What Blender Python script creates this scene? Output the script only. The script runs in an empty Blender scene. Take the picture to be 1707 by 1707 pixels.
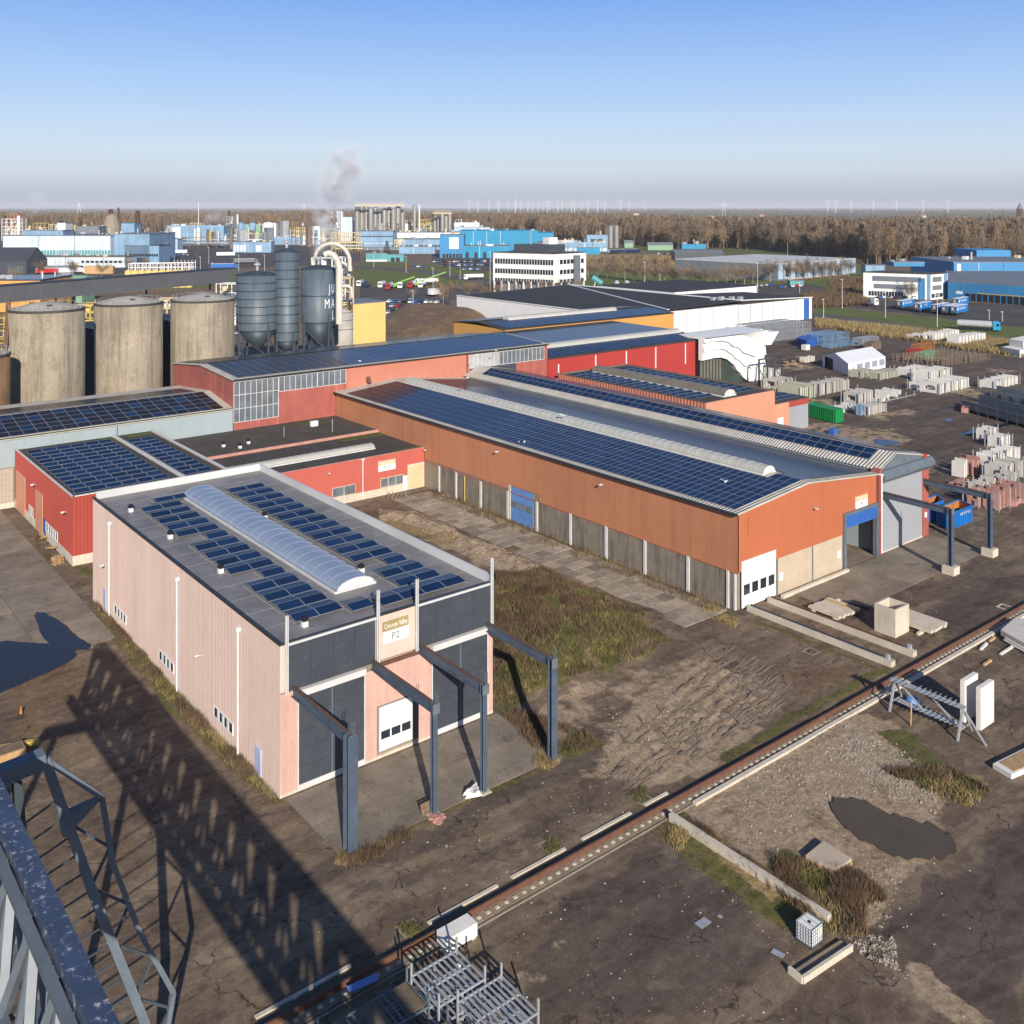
import bpy, math, random
import numpy as np
from mathutils import Vector, Matrix
rnd = random.Random(7)
sc = bpy.context.scene
COL = sc.collection
# ------------------------------------------------------------ camera
# world axes: +X and +Y run along the halls; the camera hangs 45 m above the yard
F_PX, CX, HY, CAMH = 1640.0, 853.5, 345.0, 45.0
A = math.radians(38.7); CA, SA = math.cos(A), math.sin(A)
cam_d = bpy.data.cameras.new("camera"); cam = bpy.data.objects.new("camera", cam_d); COL.objects.link(cam)
cam.location = (0, 0, CAMH); cam.rotation_euler = (math.radians(90), 0, -A)
cam_d.sensor_width = 36; cam_d.lens = F_PX/1707*36; cam_d.shift_y = (HY-853.5)/1707
cam_d.clip_start = 0.5; cam_d.clip_end = 90000
sc.camera = cam
# ------------------------------------------------------------ sky, sun, exposure
SUN_EL = math.radians(23.0)
SHX, SHY = 0.426, 0.904                     # direction in which shadows fall
W = bpy.data.worlds.new("World"); sc.world = W; W.use_nodes = True
wn = W.node_tree.nodes; wl = W.node_tree.links
bg = wn["Background"]
sky = wn.new("ShaderNodeTexSky"); sky.sky_type = 'NISHITA'; sky.sun_disc = False
sky.sun_elevation = SUN_EL; sky.sun_rotation = math.atan2(-SHX, -SHY)
sky.altitude = 0; sky.air_density = 1.0; sky.dust_density = 0.6; sky.ozone_density = 2.2
# clear winter sky: the physical sky blended with a height gradient, darkened overhead to cut the fill light, equal in every direction
tc = wn.new("ShaderNodeTexCoord"); sz = wn.new("ShaderNodeSeparateXYZ"); wl.new(tc.outputs["Generated"], sz.inputs[0])
rp = wn.new("ShaderNodeValToRGB"); wl.new(sz.outputs[2], rp.inputs[0]); cr = rp.color_ramp; cr.elements[0].position = 0.0; cr.elements[0].color = (.36, .43, .60, 1)
cr.elements[1].position = 1.0; cr.elements[1].color = (.03, .085, .24, 1)
for p_, c_ in ((.012, (.46, .54, .72)), (.035, (.66, .76, .90)), (.06, (.66, .80, 1.0)), (.12, (.44, .66, 1.04)), (.21, (.20, .43, .98)), (.34, (.09, .23, .58)), (.6, (.045, .12, .32))):
    e_ = cr.elements.new(p_); e_.color = (*c_, 1)
sx_ = wn.new("ShaderNodeVectorMath"); sx_.operation = 'SCALE'; sx_.inputs["Scale"].default_value = 6.9; wl.new(rp.outputs[0], sx_.inputs[0])
mw = wn.new("ShaderNodeMix"); mw.data_type = 'RGBA'; mw.inputs[0].default_value = .85; wl.new(sky.outputs[0], mw.inputs[6]); wl.new(sx_.outputs[0], mw.inputs[7])
wl.new(mw.outputs[2], bg.inputs[0]); bg.inputs[1].default_value = 0.10
sun_d = bpy.data.lights.new("sun", 'SUN'); sun_d.energy = 5.0; sun_d.angle = math.radians(0.42); sun_d.color = (1.0, 0.92, 0.80)
sun = bpy.data.objects.new("sun", sun_d); COL.objects.link(sun)
sun.rotation_euler = Vector((SHX*math.cos(SUN_EL), SHY*math.cos(SUN_EL), -math.sin(SUN_EL))).to_track_quat('-Z', 'Y').to_euler()
sun.location = (-60, -120, 90)
sc.view_settings.view_transform = 'Standard'; sc.view_settings.look = 'None'
sc.view_settings.exposure = 0.38; sc.view_settings.gamma = 1; sc.view_settings.use_curve_mapping = False
sc.render.engine = 'CYCLES'
sc.cycles.max_bounces = 6; sc.cycles.volume_bounces = 1; sc.cycles.transparent_max_bounces = 12
sc.cycles.use_denoising = True

# ------------------------------------------------------------ helpers
def G(px, py, z=0.0):
    """ground point seen at a photograph pixel, at height z"""
    d = (CAMH-z)*F_PX/(py-HY); X = (px-CX)/F_PX*d
    return (CA*X+SA*d, -SA*X+CA*d)
def PX(x, y, z=0.0):
    X = CA*x-SA*y; Y = SA*x+CA*y
    return (CX+F_PX*X/Y, HY+(CAMH-z)*F_PX/Y)
ORG = {}
def thing(name, label, cat, loc=(0, 0, 0), rz=0, group=None, kind=None):
    o = bpy.data.objects.new(name, None); COL.objects.link(o); o.empty_display_size = 0.5
    o.location = loc; o.rotation_euler = (0, 0, rz)
    o['label'] = label; o['category'] = cat
    if group: o['group'] = group
    if kind: o['kind'] = kind
    ORG[o.name] = Vector(loc)
    return o
def tag(o, label, cat, group=None):
    o['label'] = label; o['category'] = cat
    if group: o['group'] = group
    return o
class MB:
    def __init__(s): s.v = []; s.f = []; s.m = []
    def quad(s, a, b, c, d, m=0):
        n = len(s.v); s.v += [a, b, c, d]; s.f.append((n, n+1, n+2, n+3)); s.m.append(m); return s
    def poly(s, pts, m=0):
        n = len(s.v); s.v += list(pts); s.f.append(tuple(range(n, n+len(pts)))); s.m.append(m); return s
    def hexa(s, p, m=0):
        n = len(s.v); s.v += list(p)
        for f in ((3, 2, 1, 0), (4, 5, 6, 7), (0, 1, 5, 4), (1, 2, 6, 5), (2, 3, 7, 6), (3, 0, 4, 7)):
            s.f.append(tuple(n+i for i in f)); s.m.append(m)
        return s
    def box(s, x0, x1, y0, y1, z0, z1, m=0):
        if x0 > x1: x0, x1 = x1, x0
        if y0 > y1: y0, y1 = y1, y0
        if z0 > z1: z0, z1 = z1, z0
        return s.hexa([(x0, y0, z0), (x1, y0, z0), (x1, y1, z0), (x0, y1, z0), (x0, y0, z1), (x1, y0, z1), (x1, y1, z1), (x0, y1, z1)], m)
    def beam(s, p, q, w, h, m=0, up=(0, 0, 1)):
        p = Vector(p); q = Vector(q); d = (q-p)
        if d.length < 1e-6: return s
        d.normalize(); up = Vector(up)
        if abs(d.dot(up)) > .98: up = Vector((0, 1, 0))
        r = d.cross(up).normalized()*(w/2); u = r.cross(d).normalized()*(h/2)
        return s.hexa([p-r-u, q-r-u, q+r-u, p+r-u, p-r+u, q-r+u, q+r+u, p+r+u], m)
    def ibeam(s, p, q, w, h, t=.03, m=0):
        p = Vector(p); q = Vector(q); d = (q-p).normalized(); up = Vector((0, 0, 1))
        if abs(d.dot(up)) > .98: up = Vector((0, 1, 0))
        r = d.cross(up).normalized(); u = r.cross(d).normalized()
        s.beam(p+u*(h/2-t/2), q+u*(h/2-t/2), w, t, m, up); s.beam(p-u*(h/2-t/2), q-u*(h/2-t/2), w, t, m, up)
        return s.beam(p, q, t, h-2*t, m, up)
    def tube(s, pts, r, n=6, m=0, cap=True):
        pts = [Vector(p) for p in pts]; k0 = len(s.v)
        rr = r if isinstance(r, (list, tuple)) else [r]*len(pts)
        for i, p in enumerate(pts):
            d = (pts[min(i+1, len(pts)-1)]-pts[max(i-1, 0)])
            if d.length < 1e-9: d = Vector((0, 0, 1))
            d.normalize()
            up = Vector((0, 0, 1)) if abs(d.z) < .95 else Vector((1, 0, 0))
            a = d.cross(up).normalized(); b = d.cross(a).normalized()
            for j in range(n):
                t = 2*math.pi*j/n
                s.v.append(p+a*(rr[i]*math.cos(t))+b*(rr[i]*math.sin(t)))
        for i in range(len(pts)-1):
            for j in range(n):
                a0 = k0+i*n+j; a1 = k0+i*n+(j+1) % n
                s.f.append((a0, a1, a1+n, a0+n)); s.m.append(m)
        if cap:
            s.f.append(tuple(k0+j for j in range(n))); s.m.append(m)
            s.f.append(tuple(k0+(len(pts)-1)*n+n-1-j for j in range(n))); s.m.append(m)
        return s
    def lathe(s, prof, cx, cy, n=24, m=0):
        k0 = len(s.v)
        for r, z in prof:
            for j in range(n):
                t = 2*math.pi*j/n; s.v.append((cx+r*math.cos(t), cy+r*math.sin(t), z))
        for i in range(len(prof)-1):
            for j in range(n):
                a0 = k0+i*n+j; a1 = k0+i*n+(j+1) % n
                s.f.append((a0, a1, a1+n, a0+n)); s.m.append(m)
        if prof[-1][0] > 0.01: s.f.append(tuple(k0+(len(prof)-1)*n+j for j in range(n))); s.m.append(m)
        return s
    def prism(s, pts, z0, z1, m=0, mt=None):
        n = len(pts); k = len(s.v)
        zz = z1 if isinstance(z1, (list, tuple)) else [z1]*n
        s.v += [(p[0], p[1], z0) for p in pts]+[(p[0], p[1], zz[i]) for i, p in enumerate(pts)]
        s.f.append(tuple(k+n+i for i in range(n))); s.m.append(m if mt is None else mt)
        s.f.append(tuple(k+n-1-i for i in range(n))); s.m.append(m)
        for i in range(n):
            j = (i+1) % n; s.f.append((k+i, k+j, k+n+j, k+n+i)); s.m.append(m)
        return s
    def xprism(s, prof, x0, x1, m=0):
        """profile [(y,z)] extruded along x"""
        n = len(prof); k = len(s.v)
        s.v += [(x0, a, b) for a, b in prof]+[(x1, a, b) for a, b in prof]
        s.f.append(tuple(k+i for i in range(n))); s.f.append(tuple(k+n+n-1-i for i in range(n))); s.m += [m, m]
        for i in range(n):
            j = (i+1) % n; s.f.append((k+i, k+n+i, k+n+j, k+j)); s.m.append(m)
        return s
    def yprism(s, prof, y0, y1, m=0):
        n = len(prof); k = len(s.v)
        s.v += [(a, y0, b) for a, b in prof]+[(a, y1, b) for a, b in prof]
        s.f.append(tuple(k+n-1-i for i in range(n))); s.f.append(tuple(k+n+i for i in range(n))); s.m += [m, m]
        for i in range(n):
            j = (i+1) % n; s.f.append((k+i, k+j, k+n+j, k+n+i)); s.m.append(m)
        return s
    def corr(s, p0, p1, z0, z1, nrm, pitch=.3, depth=.04, m=0):
        """trapezoid-ribbed sheet between two plan points, ribs standing out along nrm"""
        p0 = Vector((p0[0], p0[1], 0)); p1 = Vector((p1[0], p1[1], 0)); L = (p1-p0).length; d = (p1-p0)/L
        nrm = Vector((nrm[0], nrm[1], 0)); n = max(1, round(L/pitch)); w = L/n; k = len(s.v); c = 0
        za = z1 if isinstance(z1, (list, tuple)) else (z1, z1)
        for i in range(n):
            for t, h in ((0, 0), (.45, 0), (.55, 1), (.9, 1)):
                q = p0+d*(w*(i+t))+nrm*(depth*h); f = (i+t)/n
                s.v += [(q.x, q.y, z0), (q.x, q.y, za[0]+(za[1]-za[0])*f)]; c += 1
        s.v += [(p1.x, p1.y, z0), (p1.x, p1.y, za[1])]; c += 1
        for i in range(c-1):
            s.f.append((k+2*i, k+2*i+2, k+2*i+3, k+2*i+1)); s.m.append(m)
        return s
    def mesh(s, name, mats, off=None, smooth=False):
        me = bpy.data.meshes.new(name)
        v = s.v if off is None else [(a[0]-off[0], a[1]-off[1], a[2]-off[2]) for a in s.v]
        me.from_pydata([tuple(a) for a in v], [], s.f)
        mats = mats if isinstance(mats, (list, tuple)) else [mats]
        for mm in mats: me.materials.append(mm)
        if len(mats) > 1: me.polygons.foreach_set("material_index", s.m)
        if smooth: me.polygons.foreach_set("use_smooth", [True]*len(s.f))
        me.update()
        return me
    def build(s, name, mats, parent=None, smooth=False, kind=None, loc=None):
        off = ORG.get(parent.name, Vector((0, 0, 0))) if parent else (Vector(loc) if loc else None)
        o = bpy.data.objects.new(name, s.mesh(name, mats, off, smooth)); COL.objects.link(o)
        if parent: o.parent = parent; ORG[o.name] = off
        elif loc: o.location = loc; ORG[o.name] = Vector(loc)
        if kind: o['kind'] = kind
        return o
def piece(name, me, loc, parent, rz=0, rot=None, scale=None):
    o = bpy.data.objects.new(name, me); COL.objects.link(o); o.parent = parent
    o.location = Vector(loc)-ORG.get(parent.name, Vector((0, 0, 0)))
    o.rotation_euler = rot if rot else (0, 0, rz)
    if scale: o.scale = scale
    return o
def dup(root, loc, rz=0, label=None, scale=None):
    r = root.copy(); COL.objects.link(r); r.location = loc; r.rotation_euler = (0, 0, rz)
    if label: r['label'] = label
    if scale: r.scale = (scale,)*3 if not isinstance(scale, tuple) else scale
    for ch in root.children:
        c = ch.copy(); COL.objects.link(c); c.parent = r
        for g in ch.children:
            d = g.copy(); COL.objects.link(d); d.parent = c
    return r

# ------------------------------------------------------------ materials
def _n(nt, t, **kw):
    n = nt.nodes.new(t)
    for k, v in kw.items(): setattr(n, k, v)
    return n
def mat(name, col, rough=.7, var=.12, vs=.4, metal=0, rib=None, ribd=.03, streak=0, ss=1.2, rand=0, spec=.4, bump=0, bs=8, spots=0, spotcol=(.1, .08, .06), spotscale=1.5, fine=0, rust=0, ribax=(1, 1)):
    m = bpy.data.materials.new(name); m.use_nodes = True; nt = m.node_tree; L = nt.links
    p = nt.nodes["Principled BSDF"]; p.inputs["Roughness"].default_value = rough; p.inputs["Metallic"].default_value = metal
    p.inputs["Specular IOR Level"].default_value = spec
    geo = _n(nt, "ShaderNodeNewGeometry"); pos = geo.outputs["Position"]
    rgb = _n(nt, "ShaderNodeRGB"); rgb.outputs[0].default_value = (*col, 1); cur = rgb.outputs[0]
    def mul(sock, vec=None):
        nonlocal cur
        mx = _n(nt, "ShaderNodeVectorMath", operation='SCALE'); L.new(cur, mx.inputs[0]); L.new(sock, mx.inputs["Scale"]); cur = mx.outputs[0]
    def noise(scale, det=3, vec=None, r=.6):
        t = _n(nt, "ShaderNodeTexNoise"); t.inputs["Scale"].default_value = scale; t.inputs["Detail"].default_value = det; t.inputs["Roughness"].default_value = r
        L.new(vec or pos, t.inputs["Vector"]); return t.outputs[0]
    def rng(sock, a, b, c=0., d=1., smooth=False):
        t = _n(nt, "ShaderNodeMapRange"); t.inputs[1].default_value = a; t.inputs[2].default_value = b; t.inputs[3].default_value = c; t.inputs[4].default_value = d
        if smooth: t.interpolation_type = 'SMOOTHSTEP'
        L.new(sock, t.inputs[0]); return t.outputs[0]
    if var: mul(rng(noise(vs), .3, .7, 1-var, 1+var))
    if fine: mul(rng(noise(vs*14, 2), .3, .7, 1-fine, 1+fine))
    if streak:
        mp = _n(nt, "ShaderNodeMapping"); mp.inputs["Scale"].default_value = (ss, ss, ss*.07); L.new(pos, mp.inputs[0])
        mul(rng(noise(1, 5, mp.outputs[0], .75), .46, .68, 1, 1-streak))
    if rust:
        mp = _n(nt, "ShaderNodeMapping"); mp.inputs["Scale"].default_value = (.8, .8, .1); L.new(pos, mp.inputs[0])
        mx = _n(nt, "ShaderNodeMix", data_type='RGBA'); L.new(rng(noise(1, 4, mp.outputs[0], .7), .52, .7, 0, rust), mx.inputs[0])
        L.new(cur, mx.inputs[6]); mx.inputs[7].default_value = (*spotcol, 1); cur = mx.outputs[2]
    if spots:
        mx = _n(nt, "ShaderNodeMix", data_type='RGBA'); L.new(rng(noise(spotscale, 5, None, .75), .56, .68, 0, spots), mx.inputs[0])
        L.new(cur, mx.inputs[6]); mx.inputs[7].default_value = (*spotcol, 1); cur = mx.outputs[2]
    if rand:
        oi = _n(nt, "ShaderNodeObjectInfo"); mul(rng(oi.outputs["Random"], 0, 1, 1-rand, 1+rand))
    L.new(cur, p.inputs["Base Color"])
    h = None
    if rib:
        sx = _n(nt, "ShaderNodeSeparateXYZ"); L.new(pos, sx.inputs[0])
        ad = _n(nt, "ShaderNodeMath", operation='ADD')
        if ribax[0]: L.new(sx.outputs[0], ad.inputs[0])
        else: ad.inputs[0].default_value = 0
        L.new(sx.outputs[1], ad.inputs[1])
        mu = _n(nt, "ShaderNodeMath", operation='MULTIPLY'); L.new(ad.outputs[0], mu.inputs[0]); mu.inputs[1].default_value = 2*math.pi/rib
        si = _n(nt, "ShaderNodeMath", operation='SINE'); L.new(mu.outputs[0], si.inputs[0]); h = si.outputs[0]
        bp = _n(nt, "ShaderNodeBump"); bp.inputs["Distance"].default_value = ribd; bp.inputs["Strength"].default_value = .7
        L.new(h, bp.inputs["Height"]); L.new(bp.outputs[0], p.inputs["Normal"])
    elif bump:
        bp = _n(nt, "ShaderNodeBump"); bp.inputs["Distance"].default_value = bump; bp.inputs["Strength"].default_value = 1
        L.new(noise(bs, 4), bp.inputs["Height"]); L.new(bp.outputs[0], p.inputs["Normal"])
    return m
M = {}
def mk(k, *a, **kw): M[k] = mat(k, *a, **kw)
mk('pink', (.62, .47, .40), .65, .04, .2, streak=.06, ss=1.0, fine=.03, rust=.16, spotcol=(.42, .18, .13))
mk('pink_pale', (.65, .48, .41), .65, .05, .2, streak=.08, fine=.03)
mk('pink_front', (.54, .345, .29), .6, .08, .4, streak=.15, fine=.04)
mk('slate', (.048, .056, .07), .5, .12, .5, spots=.12, spotcol=(.3, .3, .3), spotscale=2.5)
mk('orange', (.46, .195, .10), .55, .08, .1, rib=.25, ribd=.006, streak=.06)
mk('orange_front', (.43, .13, .06), .55, .05, .1, rib=.25, ribd=.015, streak=.06)
mk('orange_old', (.47, .18, .12), .6, .05, .15, streak=.1)
mk('salmon', (.55, .26, .165), .6, .05, .15, streak=.05)
mk('red', (.34, .058, .042), .55, .06, .2, streak=.06)
mk('red_p10', (.45, .105, .08), .55, .06, .2, streak=.06)
mk('red_long', (.38, .04, .035), .55, .06, .2, rib=.3, ribd=.02)
mk('red_old', (.34, .095, .075), .65, .12, .3, rib=.3, ribd=.02, rust=.55, spotcol=(.5, .2, .14), streak=.15)
mk('ochre', (.56, .29, .08), .6, .05, .2, rib=.3, ribd=.02)
mk('yellow_wall', (.68, .48, .17), .65, .05, .2)
mk('white', (.72, .72, .71), .5, .04, .3)
mk('white_rib', (.74, .74, .73), .5, .04, .3, rib=.4, ribd=.02)
mk('white_metal', (.72, .72, .72), .4, .08, .6)
mk('greyblue_wall', (.30, .355, .375), .6, .06, .2, rib=.3, ribd=.015, streak=.06)
mk('grey_door', (.30, .31, .34), .5, .04, .2, rib=.12, ribd=.008)
mk('steel_dark', (.05, .066, .082), .5, .15, .8, streak=.2)
mk('steel_mid', (.12, .145, .17), .45, .15, .8)
mk('steel_blue', (.075, .10, .14), .45, .18, .8, metal=.1)
mk('galv', (.40, .42, .44), .45, .12, 1.2, metal=.3)
mk('rust', (.12, .06, .04), .85, .25, 1.5)
mk('concrete', (.24, .205, .16), .9, .15, .5, fine=.12, spots=.25, spotcol=(.14, .12, .09))
mk('concrete_pale', (.54, .48, .39), .9, .12, .6, fine=.1, streak=.15)
mk('concrete_wall', (.21, .18, .145), .9, .15, .6, fine=.15, streak=.55, ss=1.4)
mk('concrete_cream', (.46, .37, .28), .9, .08, .5, fine=.06)
mk('plinth', (.55, .49, .40), .9, .1, .5, streak=.2, fine=.1)
mk('white_block', (.68, .65, .60), .85, .08, .6, fine=.08, rand=.08)
mk('slab', (.27, .225, .175), .9, .22, .45, fine=.2, spots=.75, spotcol=(.07, .055, .04), rand=.35, bump=.01, bs=6)
mk('apron', (.21, .175, .135), .9, .25, .3, fine=.15, spots=.85, spotcol=(.10, .078, .058), rand=.12, spotscale=.45)
mk('roof_grey', (.20, .19, .19), .5, .22, .35, fine=.1, spots=.55, spotcol=(.12, .11, .10), spotscale=.8)
mk('roof_dark', (.055, .05, .045), .85, .2, .3, fine=.12, spots=.3, spotcol=(.1, .085, .07))
mk('roof_black', (.030, .030, .033), .8, .15, .05)
mk('roof_cream', (.50, .465, .40), .6, .12, .5, rib=.5, ribd=.07, ribax=(0, 1))
mk('roof_palegrey', (.5, .5, .5), .7, .15, .1)
mk('moss', (.075, .085, .02), .95, .35, 1.5)
mk('frame_alu', (.45, .47, .50), .4, .05, 1)
mk('trim_dark', (.025, .03, .035), .5, .1, 1)
mk('trim_light', (.55, .55, .55), .5, .08, .8)
mk('blue_door', (.11, .24, .52), .5, .12, .8, spots=.2, spotcol=(.2, .3, .5))
mk('blue_deep', (.03, .11, .38), .5, .08, .8)
mk('blue_cont', (.01, .15, .45), .5, .12, .5, streak=.15)
mk('green_cont', (.01, .23, .06), .5, .1, .5, streak=.1)
mk('skyblue', (.19, .31, .45), .6, .18, .08, rib=1.2, ribd=.03, streak=.3, ss=.25)
mk('paleblue', (.50, .57, .62), .6, .1, .06, rib=1.2, ribd=.03, streak=.15, ss=.25)
mk('brightblue', (.01, .22, .40), .6, .08, .05, rib=1.2, ribd=.04)
mk('midblue', (.035, .20, .42), .6, .08, .05, rib=1.2, ribd=.04)
mk('teal', (.08, .27, .30), .6, .1, .1, rib=1., ribd=.04)
mk('shed_grey', (.15, .17, .20), .6, .1, .1, rib=1., ribd=.04)
mk('shed_blue', (.33, .45, .58), .6, .1, .1, rib=1., ribd=.04)
mk('green_pale', (.20, .33, .22), .7, .1, .1, rib=.8, ribd=.05)
mk('silo_concrete', (.29, .245, .185), .92, .16, .12, streak=.55, ss=.5, fine=.10, spots=.55, spotcol=(.1, .085, .04), spotscale=.22)
mk('silo_top', (.36, .34, .31), .8, .2, .3, spots=.4)
mk('silo_rust', (.22, .13, .07), .9, .25, .3, streak=.5, ss=.6)
mk('silo_dark', (.02, .035, .05), .6, .2, .3)
mk('silo_steel', (.085, .115, .145), .5, .12, .4, streak=.3, ss=.8)
mk('silo_band', (.035, .05, .065), .5, .1, .4)
mk('duct', (.52, .48, .42), .45, .1, .5)
mk('gallery', (.085, .09, .10), .6, .08, .3, rib=.5, ribd=.03)
mk('beige', (.55, .45, .28), .7, .1, .4)
mk('yellow_steel', (.45, .34, .10), .6, .1, .5)
mk('stack_brown', (.07, .028, .025), .8, .15, .2)
mk('inox', (.38, .37, .35), .35, .12, .3, metal=.5, streak=.3)
mk('brownsteel', (.16, .12, .09), .7, .2, .3)
mk('wood', (.42, .27, .13), .85, .2, 2, rand=.15)
mk('wood_dark', (.20, .14, .09), .9, .2, 2, rand=.15)
mk('ply', (.15, .115, .075), .8, .2, 1)
mk('bark', (.20, .16, .11), .95, .2, 1)
mk('bark_pale', (.30, .26, .19), .95, .2, 1)
mk('twig', (.20, .15, .105), .95, .2, .1, rand=.2)
mk('twig_warm', (.27, .185, .115), .95, .2, .1, rand=.2)
mk('evergreen', (.02, .035, .015), .95, .3, .3, rand=.2)
mk('grassblade', (.115, .11, .036), .95, .5, .6)
mk('strawblade', (.27, .20, .09), .95, .4, .6)
mk('brownblade', (.13, .085, .05), .95, .4, .6)
mk('rubble', (.42, .37, .31), .95, .3, 2, rand=.4)
mk('litter', (.55, .55, .55), .8, .1, 2)
mk('black', (.012, .012, .014), .6, .1, 1)
mk('rubber', (.018, .018, .018), .85, .1, 1)
mk('dark_glass', (.02, .028, .04), .08, .1, .5, spec=.8)
mk('green_glass', (.05, .07, .06), .1, .2, .2, spec=.8)
mk('pane_grey', (.13, .15, .17), .15, .25, .6, spec=.7)
mk('pane_pale', (.35, .36, .37), .35, .15, .4)
mk('skylight', (.42, .41, .36), .3, .08, .4)
mk('skylight_blue', (.22, .27, .36), .22, .1, .3, spec=.8)
mk('skylight_dirty', (.17, .155, .12), .4, .15, .6)
mk('tent', (.72, .73, .75), .6, .04, .3)
mk('tent_window', (.28, .31, .38), .3, .1, 1)
mk('sand', (.26, .20, .14), .95, .2, .4, fine=.2, bump=.05, bs=2)
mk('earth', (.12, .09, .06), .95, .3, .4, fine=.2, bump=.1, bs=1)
mk('red_paint', (.45, .03, .02), .4, .05, 1)
mk('orange_paint', (.42, .16, .045), .6, .15, 1)
mk('lime_paint', (.20, .42, .06), .5, .05, 1)
mk('stake', (.20, .155, .115), .85, .15, 1, rand=.2)
mk('pinkish', (.42, .22, .18), .85, .15, 1, rand=.15)
mk('panel_grey', (.50, .47, .42), .85, .1, .6, rand=.12)
mk('panel_green', (.42, .43, .33), .85, .1, .6, rand=.12)
mk('asphalt_road', (.085, .075, .068), .9, .25, .1, fine=.2)
mk('asphalt_lot', (.062, .056, .052), .9, .35, .04, fine=.25, spots=.6, spotcol=(.13, .11, .085), spotscale=.06)
mk('grass_field', (.085, .115, .02), .95, .25, .05, fine=.15)
mk('line_white', (.55, .55, .53), .8, .2, 1)
# solar glass
def solarmat(name, col, rough):
    m = mat(name, col, rough, .12, .25, spec=.5, rand=.22)
    m.node_tree.nodes['Principled BSDF'].inputs['IOR'].default_value = 1.17
    return m
M['solar'] = solarmat('solar', (.010, .028, .078), .2)
M['solar_brown'] = solarmat('solar_brown', (.045, .022, .026), .3)
M['solar_dark'] = solarmat('solar_dark', (.014, .014, .02), .25)
M['solar_frame'] = mat('solar_frame', (.20, .22, .26), .4, .05, 1)
def water(name, col, rough=.06):
    m = mat(name, col, rough, .1, .5, spec=.3, bump=.004, bs=1.2); return m
M['puddle_brown'] = mat('puddle_brown', (.09, .07, .05), .25, .1, .5, spec=.15)
M['puddle_dark'] = water('puddle_dark', (.02, .02, .022), .05)
def volmat(name, col, dens, noise=None, aniso=0., puff=False):
    m = bpy.data.materials.new(name); m.use_nodes = True; nt = m.node_tree
    for n in list(nt.nodes):
        if n.type != 'OUTPUT_MATERIAL': nt.nodes.remove(n)
    v = _n(nt, "ShaderNodeVolumePrincipled"); v.inputs["Color"].default_value = (*col, 1); v.inputs["Density"].default_value = dens
    v.inputs["Anisotropy"].default_value = aniso
    nt.links.new(v.outputs[0], nt.nodes["Material Output"].inputs["Volume"])
    if noise:
        geo = _n(nt, "ShaderNodeNewGeometry"); t = _n(nt, "ShaderNodeTexNoise"); t.inputs["Scale"].default_value = noise; t.inputs["Detail"].default_value = 4
        nt.links.new(geo.outputs["Position"], t.inputs["Vector"])
        r = _n(nt, "ShaderNodeMapRange"); r.inputs[1].default_value = .42; r.inputs[2].default_value = .68; r.inputs[3].default_value = 0; r.inputs[4].default_value = dens*3
        nt.links.new(t.outputs[0], r.inputs[0]); out = r.outputs[0]
        if puff:
            tc_ = _n(nt, "ShaderNodeTexCoord"); ln = _n(nt, "ShaderNodeVectorMath", operation='LENGTH'); nt.links.new(tc_.outputs["Object"], ln.inputs[0])
            f_ = _n(nt, "ShaderNodeMapRange"); f_.interpolation_type = 'SMOOTHSTEP'; f_.inputs[1].default_value = 1.0; f_.inputs[2].default_value = .1; nt.links.new(ln.outputs["Value"], f_.inputs[0])
            mu_ = _n(nt, "ShaderNodeMath", operation='MULTIPLY'); nt.links.new(out, mu_.inputs[0]); nt.links.new(f_.outputs[0], mu_.inputs[1]); out = mu_.outputs[0]
        nt.links.new(out, v.inputs["Density"])
    return m

def text_part(txt, h, center, parent, matl, rot=(math.pi/2, 0, 0), depth=.01, name='lettering', font_scale_x=1.0):
    cu = bpy.data.curves.new(name, 'FONT'); cu.body = txt; cu.size = h*1.35; cu.extrude = depth; cu.align_x = 'CENTER'; cu.align_y = 'CENTER'
    cu.resolution_u = 2
    tmp = bpy.data.objects.new(name+'_src', cu); COL.objects.link(tmp)
    dg = bpy.context.evaluated_depsgraph_get(); me = bpy.data.meshes.new_from_object(tmp.evaluated_get(dg))
    bpy.data.objects.remove(tmp); me.materials.clear(); me.materials.append(matl)
    o = bpy.data.objects.new(name, me); COL.objects.link(o)
    o.rotation_euler = rot; o.scale = (font_scale_x, 1, 1)
    if parent: o.parent = parent; o.location = Vector(center)-ORG.get(parent.name, Vector((0, 0, 0)))
    else: o.location = center
    return o
# ============================================================ GROUND
def axis(segs):
    out = []
    for a, b, st in segs:
        n = max(1, int(round((b-a)/st))); out += [a+(b-a)*i/n for i in range(n)]
    out.append(segs[-1][1]); return out
def geo_out(start, end, first, g=1.25):
    out = [start]; st = first; sgn = 1 if end > start else -1
    while (end-out[-1])*sgn > 0: out.append(out[-1]+sgn*st); st *= g
    out[-1] = end; return out
xs = geo_out(-60, -34000, 8)[::-1][:-1]+axis([(-60, 14, 3), (14, 136, .42), (136, 345, 1.7), (345, 800, 6)])[:-1]+geo_out(800, 34000, 10, 1.12)
ys = geo_out(0, -400, 10)[::-1][:-1]+axis([(0, 20, 2), (20, 165, .42), (165, 350, 2), (350, 1100, 7)])[:-1]+geo_out(1100, 36000, 10, 1.12)
xs = np.array(xs); ys = np.array(ys); nx, ny = len(xs), len(ys)
XX, YY = np.meshgrid(xs, ys); XF, YF = XX.ravel(), YY.ravel()
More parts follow.
